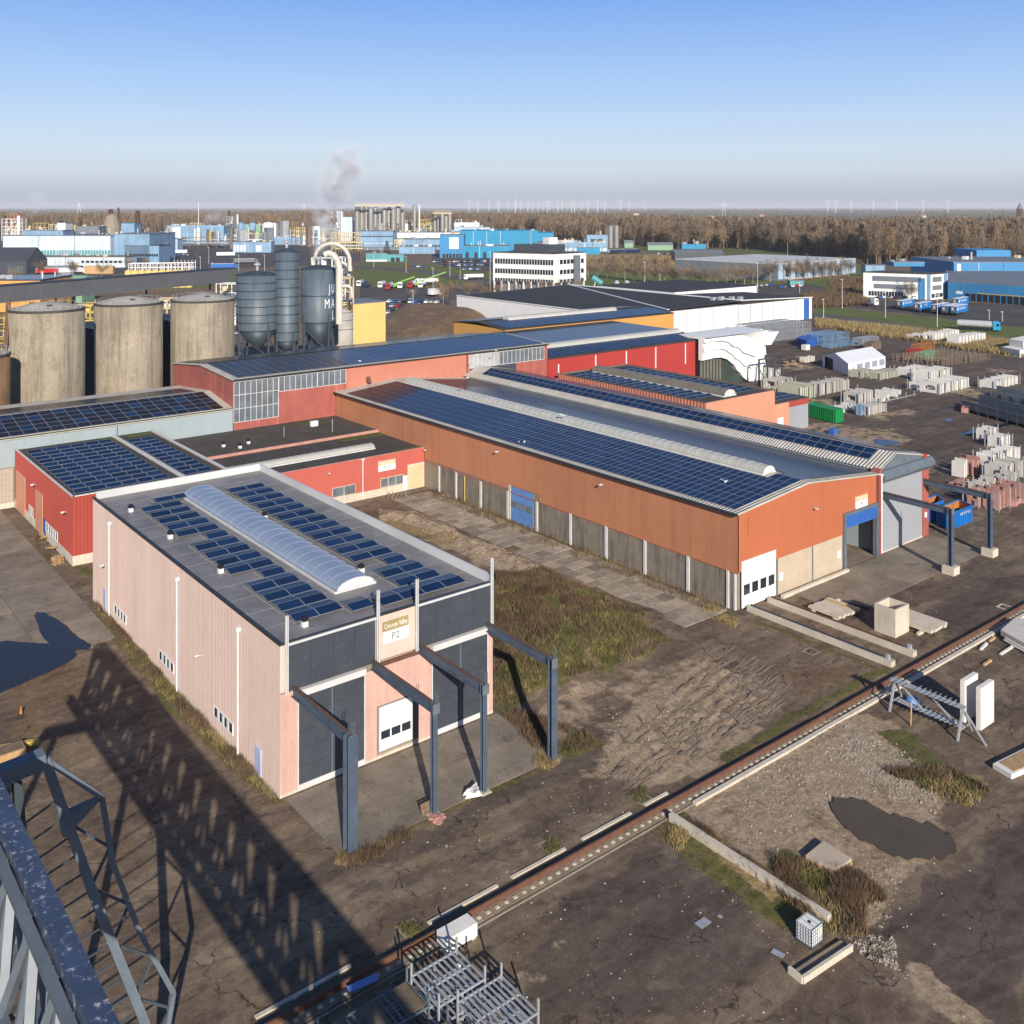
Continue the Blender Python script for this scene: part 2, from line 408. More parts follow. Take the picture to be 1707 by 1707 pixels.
def vnoise(x, y, scale, seed=0):
    x = x*scale+seed*17.3; y = y*scale-seed*9.1
    xi = np.floor(x).astype(np.int64); yi = np.floor(y).astype(np.int64); fx = x-xi; fy = y-yi
    fx = fx*fx*(3-2*fx); fy = fy*fy*(3-2*fy)
    def h(a, b):
        v = np.sin((a % 9973)*12.9898+(b % 9967)*78.233+seed)*43758.5453; return v-np.floor(v)
    return (h(xi, yi)*(1-fx)+h(xi+1, yi)*fx)*(1-fy)+(h(xi, yi+1)*(1-fx)+h(xi+1, yi+1)*fx)*fy
def fbm(x, y, s, seed=0, o=3):
    t = 0; a = .5
    for i in range(o): t = t+a*vnoise(x, y, s*2**i, seed+i); a *= .5
    return t/(1-.5**o)
def soft(px, s=2., jit=1., world=False):
    P = np.array([p if world else G(*p) for p in px]); s = float(s)
    mar = s*2+3
    idx = np.where((XF > P[:, 0].min()-mar) & (XF < P[:, 0].max()+mar) & (YF > P[:, 1].min()-mar) & (YF < P[:, 1].max()+mar))[0]
    x = XF[idx]; y = YF[idx]
    if jit:
        jx = (fbm(x, y, .35/max(s, .5), 3)-.5)*s*2.5*jit; jy = (fbm(x, y, .35/max(s, .5), 8)-.5)*s*2.5*jit; x = x+jx; y = y+jy
    ins = np.zeros(len(x), bool); d2 = np.full(len(x), 1e18); n = len(P)
    for i in range(n):
        ax, ay = P[i]; bx, by = P[(i+1) % n]
        if ay != by:
            c = ((ay > y) != (by > y)) & (x < (bx-ax)*(y-ay)/(by-ay)+ax); ins ^= c
        ex, ey = bx-ax, by-ay; t = np.clip(((x-ax)*ex+(y-ay)*ey)/(ex*ex+ey*ey+1e-9), 0, 1)
        d2 = np.minimum(d2, (x-ax-t*ex)**2+(y-ay-t*ey)**2)
    sd = np.sqrt(d2)*np.where(ins, 1, -1); m = np.clip(.5+sd/(2*s), 0, 1)
    out = np.zeros(len(XF)); out[idx] = m*m*(3-2*m); return out
def line(px, w, s=1., jit=.5, world=False):
    P = [p if world else G(*p) for p in px]; L = []; R = []
    for i, p in enumerate(P):
        a = P[max(i-1, 0)]; b = P[min(i+1, len(P)-1)]; dx, dy = b[0]-a[0], b[1]-a[1]; l = math.hypot(dx, dy)
        L.append((p[0]-dy/l*w, p[1]+dx/l*w)); R.append((p[0]+dy/l*w, p[1]-dx/l*w))
    return soft(L+R[::-1], s, jit, True)
mx_ = np.maximum
Z = np.zeros(len(XF))
yard = soft([(-25, 20), (132, 20), (250, 40), (330, 128), (355, 235), (200, 250), (190, 200), (30, 200), (-25, 190)], 2, 0, True)
# pale sand and rubble
sand = soft([(1115, 1345), (1300, 1230), (1400, 1185), (1480, 1200), (1600, 1300), (1575, 1370), (1560, 1400), (1470, 1500), (1455, 1560), (1395, 1545), (1250, 1450)], 1.2)
sand = mx_(sand, .8*soft([(985, 1290), (1000, 1200), (1080, 1160), (1165, 1085), (1290, 1150), (1330, 1190), (1210, 1260), (1070, 1325)], 2))
sand = mx_(sand, .9*soft([(625, 848), (700, 850), (780, 900), (880, 935), (1000, 985), (940, 1000), (820, 950), (740, 910), (640, 870)], 1.2))
sand = mx_(sand, .55*soft([(860, 1200), (960, 1130), (1150, 1090), (1160, 1130), (1000, 1210), (900, 1250)], 2))
sand = mx_(sand, .7*soft([(1440, 1560), (1480, 1570), (1600, 1650), (1690, 1707), (1600, 1720), (1460, 1600)], .8))
sand = mx_(sand, .45*soft([(860, 1500), (960, 1480), (1010, 1500), (980, 1620), (900, 1660), (830, 1600)], 2.5, 2))
sand = mx_(sand, .35*soft([(600, 1230), (720, 1260), (700, 1330), (590, 1300)], 1))
sand = mx_(sand, .4*soft([(1430, 900), (1530, 890), (1560, 950), (1480, 960), (1405, 985)], 2))
sand = mx_(sand, .4*soft([(1540, 900), (1610, 880), (1600, 940), (1550, 990), (1530, 960)], 1.5))
sand = sand*np.clip(.35+1.15*fbm(XF, YF, .22, 41), 0, 1)
sand = mx_(sand, .55*np.clip((fbm(XF, YF, .05, 44)-.60)*9, 0, 1)*soft([(140, 66), (250, 60), (330, 130), (350, 225), (215, 240), (185, 150)], 4, 1, True))
# green grass
sand = mx_(sand, 1.0*line([(640, 858), (700, 868), (780, 903), (870, 940), (980, 985)], 1.3, .7))
grass = soft([(826, 960), (900, 955), (990, 990), (1070, 1030), (1120, 1070), (1080, 1100), (975, 1130), (900, 1150), (845, 1190), (826, 1180)], 2.2, 1.4)
grass = grass*np.clip(.15+1.5*fbm(XF, YF, .28, 31), 0, 1)
for p, w in (([(150, 1010), (230, 1110), (300, 1190), (390, 1280), (462, 1345)], .45), ([(730, 815), (850, 870), (1000, 930), (1225, 1030)], .7), ([(1110, 1370), (1240, 1460), (1385, 1560)], 1.8),
             ([(830, 1180), (930, 1275)], 1.0), ([(940, 1260), (1000, 1230)], 1.2), ([(1255, 1035), (1490, 1125)], .5), ([(560, 1440), (710, 1370), (900, 1280)], .4), ([(1300, 990), (1400, 960)], .6),
             ([(1480, 1215), (1560, 1290), (1650, 1320)], 1.6), ([(100, 930), (160, 960)], .8), ([(1200, 1270), (1480, 1110)], .6), ([(1280, 1430), (1440, 1500)], 1.6)):
    grass = mx_(grass, .85*line(p, w, 1.0))
gfar = soft([(890, 452), (1000, 448), (1130, 458), (1300, 470), (1420, 462), (1440, 502), (1345, 478), (1210, 477), (1000, 482), (890, 472)], 4, .3)
for pp in ([(1360, 506), (1440, 518), (1560, 531), (1707, 548), (1707, 567), (1560, 552), (1360, 524)],
           [(590, 449), (700, 455), (790, 466), (780, 474), (700, 478), (590, 477)], [(0, 472), (150, 467), (395, 455), (395, 478), (0, 490)], [(285, 408), (560, 417), (560, 430), (285, 425)],
           [(600, 436), (700, 440), (880, 462), (800, 466), (690, 447), (600, 443)], [(1150, 415), (1420, 420), (1420, 428), (1150, 424)], [(1420, 435), (1445, 435), (1440, 500), (1400, 470)]):
    gfar = mx_(gfar, soft(pp, 3, .3))
grass = mx_(grass, gfar)
straw = mx_(soft([(1360, 533), (1500, 545), (1707, 570), (1707, 598), (1600, 580), (1420, 553), (1360, 543)], 2, 1), .9*soft([(905, 424), (1100, 424), (1200, 432), (1150, 448), (1000, 445), (905, 440)], 6, .5))
for p, w in (([(730, 820), (900, 895), (1100, 975), (1230, 1035)], .5), ([(180, 1010), (260, 1110), (400, 1270)], .5), ([(1500, 1290), (1640, 1300)], .8), ([(640, 870), (760, 905)], 1.5), ([(570, 1425), (640, 1400)], .4), ([(1170, 1390), (1300, 1500)], 1.0)):
    straw = mx_(straw, .8*line(p, w, .8))
# dark damp asphalt, and the smooth lower road
dark = soft([(1707, 1340), (1600, 1430), (1470, 1555), (1540, 1640), (1620, 1720), (1720, 1720)], 1.5)
dark = mx_(dark, .8*soft([(1100, 1400), (1290, 1500), (1350, 1620), (1250, 1720), (900, 1720), (880, 1640), (1000, 1480)], 3))
dark = mx_(dark, .8*line([(1600, 1060), (1707, 960)], 5, 3)); dark = mx_(dark, .7*line([(1420, 1010), (1560, 985), (1680, 930)], 2.5, 2))
dark = mx_(dark, .7*line([(420, 1500), (700, 1400), (960, 1270), (1120, 1220)], 1.6, 1.5)); dark = mx_(dark, .6*line([(560, 1500), (800, 1430), (1000, 1330)], 1.2, 1.5))
dark = mx_(dark, .8*soft([(1330, 690), (1560, 620), (1707, 660), (1707, 760), (1560, 800), (1450, 740)], 8, 1.5)*.6)
dark = mx_(dark, .62*soft([(150, 60), (250, 55), (335, 130), (350, 230), (215, 245), (200, 175), (175, 130), (150, 115), (132, 80)], 6, 1.5, True))
# rust-brown mud
mud = .7*soft([(1130, 1100), (1240, 1110), (1440, 1110), (1480, 1140), (1380, 1190), (1300, 1150), (1200, 1085)], 1.5)
mud = mx_(mud, .7*soft([(0, 1090), (130, 1080), (170, 1120), (60, 1230), (0, 1260)], 2)); mud = mx_(mud, .5*soft([(80, 1350), (260, 1380), (250, 1600), (100, 1600)], 2.5))
mud = mx_(mud, .5*soft([(840, 1550), (980, 1540), (960, 1640), (830, 1660)], 2))
ruts = soft([(990, 1300), (1010, 1260), (1140, 1140), (1160, 1080), (1240, 1100), (1330, 1180), (1280, 1200), (1210, 1250), (1060, 1325)], 1.5)
conc = yard*0
hillm = soft([(640, 552), (655, 522), (740, 514), (805, 530), (765, 560), (700, 566)], 3, .4); mud = mx_(mud, hillm*.9); straw = mx_(straw, hillm*.35)
conc = mx_(conc, .8*soft([(0, 980), (150, 1000), (165, 1085), (90, 1070), (0, 1075)], 1.5, 1))
# heights: weedy mound, rubble ridge, shallow roughness
near = np.clip(1-np.maximum(np.maximum(XF-136, 14-XF), np.maximum(YF-165, 20-YF))/10, 0, 1)
Z += soft([(840, 965), (930, 975), (1060, 1030), (1050, 1080), (940, 1130), (850, 1140)], 4.5, .3)*(1.3+.9*fbm(XF, YF, .35, 2))
rid = line([(640, 858), (700, 870), (780, 905), (860, 940), (940, 975)], .7, 1.4, .8); Z += rid*(.3+1.3*fbm(XF, YF, .9, 5)**1.5)
Z += soft([(1440, 1560), (1490, 1560), (1490, 1610), (1450, 1600)], 1)*fbm(XF, YF, 1.5, 6)*.5
Z += soft([(1345, 1150), (1600, 1290), (1560, 1350), (1340, 1230)], 1.5)*.2*fbm(XF, YF, 1.5, 9)
# wheel ruts: long furrows running along the track direction
rd = Vector(G(1240, 1115))-Vector(G(1010, 1300)); rd.normalize()
across = (XF*(-rd.y)+YF*rd.x); along = XF*rd.x+YF*rd.y
Z += ruts*(.09*np.sin(across*4.6+1.6*fbm(XF, YF, .15, 4)*6)+.05*np.sin(across*9+3*fbm(along, across, .2, 7)))*(.4+fbm(XF, YF, .3, 11))
Z += near*(np.clip(grass*.12*fbm(XF, YF, 1.2, 12)+sand*.09*(fbm(XF, YF, 1.0, 13)-.4), -.05, .3))
Z += (grass*0+1)*0
hill = soft([(643, 548), (660, 525), (740, 517), (800, 530), (760, 556), (700, 564)], 7, .4); Z += hill*4.5*(.7+.6*fbm(XF, YF, .1, 3))
clear = soft([(30, 64), (56, 64), (56, 120), (30, 120)], 1.5, 0, True); Z *= np.where((XF > 32.5) & (XF < 53.6) & (YF > 58) & (YF < 120), 0, 1)
me = bpy.data.meshes.new("ground"); nv = nx*ny; nf = (nx-1)*(ny-1)
me.vertices.add(nv); me.vertices.foreach_set("co", np.stack([XF, YF, Z], 1).ravel())
I0 = (np.arange(ny-1)[:, None]*nx+np.arange(nx-1)[None, :]).ravel()
quads = np.stack([I0, I0+1, I0+1+nx, I0+nx], 1).ravel()
me.loops.add(nf*4); me.loops.foreach_set("vertex_index", quads); me.polygons.add(nf)
me.polygons.foreach_set("loop_start", np.arange(nf)*4); me.polygons.foreach_set("loop_total", np.full(nf, 4)); me.polygons.foreach_set("use_smooth", np.ones(nf, bool))
me.update()
def attr(name, a, b, c, d):
    at = me.color_attributes.new(name, 'FLOAT_COLOR', 'POINT'); at.data.foreach_set("color", np.stack([a, b, c, d], 1).ravel().astype(np.float32))
attr("za", sand, grass, dark, np.clip(straw, 0, 1)); attr("zb", mud, conc, yard, np.clip(ruts+hill, 0, 1))
gm = bpy.data.materials.new("ground_surface"); gm.use_nodes = True; nt = gm.node_tree; L = nt.links; pb = nt.nodes["Principled BSDF"]
pos = _n(nt, "ShaderNodeNewGeometry").outputs["Position"]
def nz(s, d=4, r=.6, sc3=None):
    t = _n(nt, "ShaderNodeTexNoise"); t.inputs["Scale"].default_value = s; t.inputs["Detail"].default_value = d; t.inputs["Roughness"].default_value = r
    if sc3:
        mp = _n(nt, "ShaderNodeMapping"); mp.inputs["Scale"].default_value = sc3; mp.inputs["Rotation"].default_value = (0, 0, .25); L.new(pos, mp.inputs[0]); L.new(mp.outputs[0], t.inputs["Vector"])
    else: L.new(pos, t.inputs["Vector"])
    return t.outputs[0]
def rg(s, a, b, c=0., d=1.):
    t = _n(nt, "ShaderNodeMapRange"); t.interpolation_type = 'SMOOTHSTEP'
    for i, v in enumerate((a, b, c, d)): t.inputs[i+1].default_value = v
    L.new(s, t.inputs[0]); return t.outputs[0]
def mixc(f, a, b):
    t = _n(nt, "ShaderNodeMix", data_type='RGBA')
    L.new(f, t.inputs[0]) if not isinstance(f, float) else setattr(t.inputs[0], 'default_value', f)
    for i, v in ((6, a), (7, b)):
        if isinstance(v, tuple): t.inputs[i].default_value = (*v, 1)
        else: L.new(v, t.inputs[i])
    return t.outputs[2]
def mth(op, a, b):
    t = _n(nt, "ShaderNodeMath", operation=op)
    for i, v in ((0, a), (1, b)):
        if isinstance(v, (int, float)): t.inputs[i].default_value = v
        else: L.new(v, t.inputs[i])
    return t.outputs[0]
def at(name):
    a = _n(nt, "ShaderNodeAttribute"); a.attribute_name = name; s = _n(nt, "ShaderNodeSeparateColor"); L.new(a.outputs["Color"], s.inputs[0]); return s.outputs[0], s.outputs[1], s.outputs[2], a.outputs["Alpha"]
zs, zg, zd, zw = at("za"); zm, zc, zy, zr = at("zb")
n1 = nz(.08, 5); n2 = nz(.5, 6, .7); n3 = nz(2.3, 8, .8); n4 = nz(14, 3, .7); ns = nz(1, 5, .65, (.04, .35, 1))
def edge(mask, n, w=.5): return rg(mth('ADD', mask, mth('MULTIPLY', mth('SUBTRACT', n, .5), w*2.6)), .42, .58)
c = mixc(rg(n1, .35, .65), (.098, .072, .054), (.15, .115, .084))
c = mixc(rg(ns, .48, .62, 0, .6), c, (.21, .165, .115))
c = mixc(rg(n2, .57, .63, 0, .5), c, (.20, .16, .115))
c = mixc(rg(n2, .38, .43, .5, 0), c, (.062, .045, .036))
c = mixc(edge(zm, n2), c, mixc(rg(n3, .3, .7), (.115, .075, .048), (.16, .11, .07)))
c = mixc(edge(zc, n2, .4), c, mixc(rg(n2, .35, .6), (.17, .135, .10), (.25, .21, .165)))
c = mixc(edge(zd, n2, .3), c, mixc(rg(ns, .35, .65), (.070, .053, .045), (.105, .082, .068)))
c = mixc(edge(zs, n2, .45), c, mixc(rg(n3, .35, .65), mixc(rg(n2, .38, .62), (.15, .105, .066), (.25, .19, .13)), (.38, .30, .215)))
gcol = mixc(rg(n3, .35, .62), (.065, .06, .022), mixc(rg(n2, .4, .62), (.10, .115, .022), (.16, .125, .055)))
gfarc = mixc(rg(n2, .35, .65), (.075, .105, .020), (.115, .14, .030))
gcol = mixc(rg(zy, .3, .7), gfarc, gcol)
c = mixc(edge(zg, n2, .35), c, gcol)
c = mixc(edge(zw, n3, .4), c, mixc(rg(n3, .35, .65), (.17, .12, .06), (.32, .24, .12)))
# far country: fields and brown woods-floor beyond the works
vo = _n(nt, "ShaderNodeTexVoronoi"); vo.inputs["Scale"].default_value = .0022; L.new(pos, vo.inputs["Vector"])
svo = _n(nt, "ShaderNodeSeparateColor"); L.new(vo.outputs["Color"], svo.inputs[0])
fields = mixc(rg(svo.outputs[0], .45, .55), (.095, .075, .050), mixc(rg(svo.outputs[1], .4, .6), (.08, .10, .03), (.12, .10, .065)))
sep = _n(nt, "ShaderNodeSeparateXYZ"); L.new(pos, sep.inputs[0])
dist = mth('ADD', mth('MULTIPLY', sep.outputs[0], SA), mth('MULTIPLY', sep.outputs[1], CA))
c = mixc(rg(dist, 850, 1100), c, fields)
# light grit and litter specks
spk = mth('MULTIPLY', rg(n4, .70, .76), rg(n3, .45, .6)); spk = mth('MULTIPLY', spk, mth('ADD', .12, mth('MULTIPLY', zs, .8)))
c = mixc(mth('MULTIPLY', spk, rg(dist, 180, 120)), c, (.55, .5, .43))
def scl(c_, f): 
    t = _n(nt, "ShaderNodeVectorMath", operation='SCALE'); L.new(c_, t.inputs[0]); L.new(f, t.inputs["Scale"]); return t.outputs[0]
n5 = nz(1.1, 8, .8); n6 = nz(7, 6, .8)
n7 = nz(.22, 6, .7); dst = mth('MULTIPLY', rg(n7, .54, .64), mth('SUBTRACT', 1.0, mth('MAXIMUM', zg, mth('MULTIPLY', zd, .7)))); c = mixc(mth('MULTIPLY', dst, .55), c, (.24, .195, .145)); c = scl(c, rg(n7, .46, .38, 1, .72))
c = scl(c, rg(n5, .32, .68, .76, 1.26)); c = scl(c, rg(n6, .32, .68, .84, 1.18)); c = scl(c, rg(n4, .3, .7, .9, 1.1))
dz = _n(nt, "ShaderNodeVectorMath", operation='ADD'); nn_ = _n(nt, "ShaderNodeTexNoise"); nn_.inputs["Scale"].default_value = .7; nn_.inputs["Detail"].default_value = 5; L.new(pos, nn_.inputs["Vector"]); sc_n = _n(nt, "ShaderNodeVectorMath", operation='SCALE'); sc_n.inputs["Scale"].default_value = 2.4; L.new(nn_.outputs["Color"], sc_n.inputs[0]); L.new(pos, dz.inputs[0]); L.new(sc_n.outputs[0], dz.inputs[1])
vc = _n(nt, "ShaderNodeTexVoronoi", feature='DISTANCE_TO_EDGE'); vc.inputs["Scale"].default_value = .16; L.new(dz.outputs[0], vc.inputs["Vector"])
crk = mth('MULTIPLY', rg(vc.outputs["Distance"], .016, .0), mth('SUBTRACT', 1.0, mth('MAXIMUM', zs, zg))); c = mixc(mth('MULTIPLY', crk, mth('MULTIPLY', rg(n2, .42, .55), rg(dist, 260, 160))), c, (.035, .028, .022))
# long tyre arcs swept over the asphalt
tn = _n(nt, "ShaderNodeTexWave"); tn.wave_type = 'RINGS'; tn.inputs["Scale"].default_value = .21; tn.inputs["Distortion"].default_value = 22; tn.inputs["Detail"].default_value = 3; tn.inputs["Detail Scale"].default_value = .25; L.new(pos, tn.inputs["Vector"])
arc = mth('MULTIPLY', rg(tn.outputs["Fac"], .80, .97), mth('MULTIPLY', rg(n1, .42, .56), rg(n6, .35, .6))); c = mixc(mth('MULTIPLY', arc, .3), c, (.058, .045, .036))
arc2 = mth('MULTIPLY', rg(tn.outputs["Fac"], .2, .04), mth('MULTIPLY', rg(n1, .55, .44), rg(n6, .4, .6))); c = mixc(mth('MULTIPLY', arc2, .25), c, (.24, .20, .15))
tw = _n(nt, "ShaderNodeVectorMath", operation='MULTIPLY'); tw.inputs[1].default_value = (1.10, 1.045, .98); L.new(c, tw.inputs[0]); L.new(tw.outputs[0], pb.inputs["Base Color"])
wet = mth('MULTIPLY', mth('MAXIMUM', rg(nz(.12, 4), .6, .66), mth('MULTIPLY', zd, .3)), mth('SUBTRACT', 1.0, mth('MAXIMUM', zg, zs)))
L.new(rg(wet, 0, 1, .93, .72), pb.inputs["Roughness"]); pb.inputs["Specular IOR Level"].default_value = .3
hh = mth('ADD', mth('MULTIPLY', n3, mth('ADD', .25, mth('ADD', zs, zg))), mth('MULTIPLY', n4, .25))
bp = _n(nt, "ShaderNodeBump"); bp.inputs["Distance"].default_value = .07; bp.inputs["Strength"].default_value = .7; L.new(hh, bp.inputs["Height"]); L.new(bp.outputs[0], pb.inputs["Normal"])
me.materials.append(gm)
ground = bpy.data.objects.new("ground", me); COL.objects.link(ground); ground['kind'] = 'structure'
def zat(x, y):
    i = min(max(int(np.searchsorted(xs, x)), 1), nx-1); j = min(max(int(np.searchsorted(ys, y)), 1), ny-1); return float(Z[j*nx+i])
def struct(name, mb, m, **kw): return mb.build(name, m, kind='structure', **kw)
def sheet(name, px, z, m, world=False):
    P = [p if world else G(*p) for p in px]; mb = MB(); mb.poly([(a, b, z) for a, b in P])
    return struct(name, mb, m)
# puddles
def blob(name, px, z, m, n=5):
    P = [Vector((*G(*p), 0)) for p in px]; out = []; k = len(P)
    for i in range(k):
        a, b, c_, d = P[i-1], P[i], P[(i+1) % k], P[(i+2) % k]
        for j in range(n):
            t = j/n; q = .5*((2*b)+(c_-a)*t+(2*a-5*b+4*c_-d)*t*t+(3*b-a-3*c_+d)*t**3)
            r_ = .5*(random.Random(i*31+j).random()-.5)*(1 if len(px) > 10 else .5); out.append((q.x+r_, q.y+r_, z))
    mb = MB(); mb.poly(out); o = struct(name, mb, m); return o

blob('puddle', [(1385, 1340), (1408, 1329), (1445, 1340), (1495, 1362), (1550, 1376), (1588, 1400), (1592, 1422), (1560, 1434), (1500, 1432), (1450, 1408), (1412, 1385), (1393, 1360)], .10, M['puddle_brown'])
blob('puddle', [(-20, 1078), (60, 1072), (110, 1080), (128, 1092), (105, 1110), (60, 1130), (20, 1148), (-30, 1160)], .085, M['puddle_dark'])
blob('puddle', [(60, 1022), (100, 1035), (125, 1060), (150, 1075), (140, 1085), (95, 1082), (70, 1060)], .092, M['puddle_dark'])
blob('puddle', [(1600, 724), (1660, 708), (1700, 704), (1650, 717), (1625, 722)], .05, M['puddle_dark'])
blob('puddle', [(1460, 732), (1500, 737), (1490, 742), (1462, 740)], .05, M['puddle_dark'])
blob('puddle', [(1580, 698), (1588, 699), (1584, 703), (1576, 702)], .05, M['puddle_dark'])

# concrete paving, slab by slab
def slabs(name, x0, x1, y0, y1, sx, sy, m, z=.03, gap=.05, h=.12, drop=0., tilt=.0, edge_x=None):
    r = random.Random(name+str(x0)); base = MB(); base.poly([(x0, y0, .006), (x1, y0, .006), (x1, y1, .006), (x0, y1, .006)])
    par = base.build(name, M['earth'], kind='structure')
    nxx = max(1, round((x1-x0)/sx)); nyy = max(1, round((y1-y0)/sy)); a = (x1-x0)/nxx; b = (y1-y0)/nyy
    mb = MB(); mb.box(-a/2+gap, a/2-gap, -b/2+gap, b/2-gap, -h, 0); sm = mb.mesh('slab', m)
    for i in range(nxx):
        for j in range(nyy):
            if r.random() < drop: continue
            o = piece('slab', sm, (x0+a*(i+.5), y0+b*(j+.5), z+r.uniform(0, .02)), par, rot=(r.uniform(-tilt, tilt), r.uniform(-tilt, tilt), r.uniform(-tilt, tilt)))
    return par
slabs('concrete_path', 80.2, 87.2, 70.5, 129.5, 1.98, 1.98, M['slab'], z=.10, tilt=.010, drop=.04)
slabs('concrete_apron', 33.3, 53.6, 60.4, 69.1, 5, 4.3, M['apron'], z=.04, gap=.02)
slabs('concrete_yard', 4, 32, 106, 161.6, 7, 7, M['apron'], z=.04, gap=.035)
slabs('hall_forecourt', 97, 129, 61.5, 69.4, 4.5, 4, M['apron'], z=.04, gap=.02)
# roads and lots away from the yard
sheet('road', [(1350, 520), (1440, 531), (1560, 549), (1707, 567), (1760, 573), (1760, 585), (1707, 576), (1560, 556), (1440, 538), (1350, 527)], .05, M['asphalt_road'])
sheet('truck_yard', [(1400, 500), (1450, 500), (1580, 502), (1760, 512), (1760, 548), (1640, 540), (1500, 521), (1400, 510)], .05, M['asphalt_lot'])
sheet('car_park', [(600, 478), (800, 482), (830, 492), (750, 500), (752, 520), (640, 528), (600, 500)], .05, M['asphalt_lot'])
sheet('works_road', [(590, 443), (700, 449), (790, 462), (900, 478), (900, 484), (770, 468), (690, 453), (590, 448)], .06, M['asphalt_road'])
sheet('staff_car_park', [(720, 428), (850, 428), (850, 452), (790, 452), (720, 438)], .06, M['asphalt_lot'])
sheet('factory_yard', [(-60, 395), (600, 395), (600, 436), (560, 440), (280, 452), (-60, 468)], .04, M['asphalt_lot'])
sheet('visitor_car_park', [(1205, 474), (1350, 474), (1400, 484), (1400, 500), (1300, 492), (1205, 482)], .06, M['asphalt_lot'])
# ============================================================ HALLS OF THE SITE
def module(mname, w, l, m, t=.04):
    """framed solar module lying in its own XY plane"""
    mb = MB(); mb.box(-w/2, w/2, -l/2, l/2, 0, t, 0); f = .035
    mb.quad((-w/2+f, -l/2+f, t+.004), (w/2-f, -l/2+f, t+.004), (w/2-f, l/2-f, t+.004), (-w/2+f, l/2-f, t+.004), 1)
    return mb.mesh('solar_panel', [M['solar_frame'], m])
def slope_rot(dx, dy):
    """rotation laying XY on a roof plane with slopes dz/dx, dz/dy"""
    n = Vector((-dx, -dy, 1)).normalized(); xa = Vector((1, 0, dx)).normalized(); ya = n.cross(xa)
    return Matrix((xa, ya, n)).transposed().to_euler()
def field(par, x0, x1, y0, y1, zf, nxx, nyy, dx, dy, matf, lift=.12, limit=300, near=(88, 70)):
    """modules over a sloping roof: nearest `limit` are parts, the rest one joined part"""
    a = (x1-x0)/nxx; b = (y1-y0)/nyy; cell = {}; rest = MB(); lst = []
    for i in range(nxx):
        for j in range(nyy):
            x = x0+a*(i+.5); y = y0+b*(j+.5); lst.append((math.hypot(x-near[0], y-near[1]), x, y))
    lst.sort(); rot = slope_rot(dx, dy); R = rot.to_matrix(); n = 0
    w, l = a-.02, b-.02; rests = {}
    for k, (_, x, y) in enumerate(lst):
        m = matf(x, y); z = zf(x, y)+lift
        if k < limit:
            if m.name not in cell: cell[m.name] = module('solar_panel', w, l, m)
            piece('solar_panel', cell[m.name], (x, y, z), par, rot=rot)
        else:
            mb = rests.setdefault(m.name, MB()); f = .035
            for (ww, ll, zz, mi) in ((w/2, l/2, .04, 0), (w/2-f, l/2-f, .045, 1)):
                q = [Vector((x, y, z))+R @ Vector(p) for p in ((-ww, -ll, zz), (ww, -ll, zz), (ww, ll, zz), (-ww, ll, zz))]; mb.quad(*q, mi)
    for mn, mb in rests.items():
        mb.build('solar_field', [M['solar_frame'], bpy.data.materials[mn]], par, kind='stuff')
def vault(par, axis, c, a0, a1, zb, r_w, r_h, nseg, m, ribm, name='rooflight', curb=True):
    """barrel rooflight along an axis ('y': c = centre x; 'x': c = centre y): one curved pane per bay, ribs between"""
    K = 8; prof = [(-r_w*math.cos(math.pi*i/K), r_h*math.sin(math.pi*i/K)) for i in range(K+1)]
    mp = (lambda s, p, z: (c+p, s, z)) if axis == 'y' else (lambda s, p, z: (s, c+p, z))
    zz = zb if callable(zb) else (lambda s: zb)
    cur = MB(); e = r_w+.15
    fr = cur.build(name, M['frame_alu'], par) if False else None
    k = MB(); 
    for s in (-1, 1):
        k.beam(mp(a0, s*e, zz(a0)+.12), mp(a1, s*e, zz(a1)+.12), .18, .35)
    k.beam(mp(a0, -e, zz(a0)+.12), mp(a0, e, zz(a0)+.12), .18, .35); k.beam(mp(a1, -e, zz(a1)+.12), mp(a1, e, zz(a1)+.12), .18, .35)
    base = k.build(name, M['trim_light'], par)
    st = (a1-a0)/nseg
    pane_mesh = MB()
    for i in range(K): 
        (p0, h0), (p1, h1) = prof[i], prof[i+1]
        pane_mesh.quad(*[Vector(mp(s, p, h))-Vector(mp(0, 0, 0)) for s, p, h in ((0, p0, h0), (st*.96, p0, h0), (st*.96, p1, h1), (0, p1, h1))])
    pm = pane_mesh.mesh('pane', m, smooth=True)
    ribs = MB(); o0 = Vector(mp(0, 0, 0))
    for j in range(nseg):
        s = a0+st*j; piece('pane', pm, o0+Vector(mp(s, 0, zz(s)+.3))-Vector(mp(0, 0, 0)), base)
    for j in range(nseg+1):
        s = a0+st*j
        for i in range(K):
            (p0, h0), (p1, h1) = prof[i], prof[i+1]; ribs.beam(mp(s-.01, p0*1.01, zz(s)+.31+h0), mp(s-.01, p1*1.01, zz(s)+.31+h1), .07, .05)
    for s in (a0, a1): ribs.poly([mp(s, p, zz(s)+.3+h) for p, h in prof], 1)
    ribs.build('rib', [ribm, M['trim_light']], base, kind='stuff')
    return base
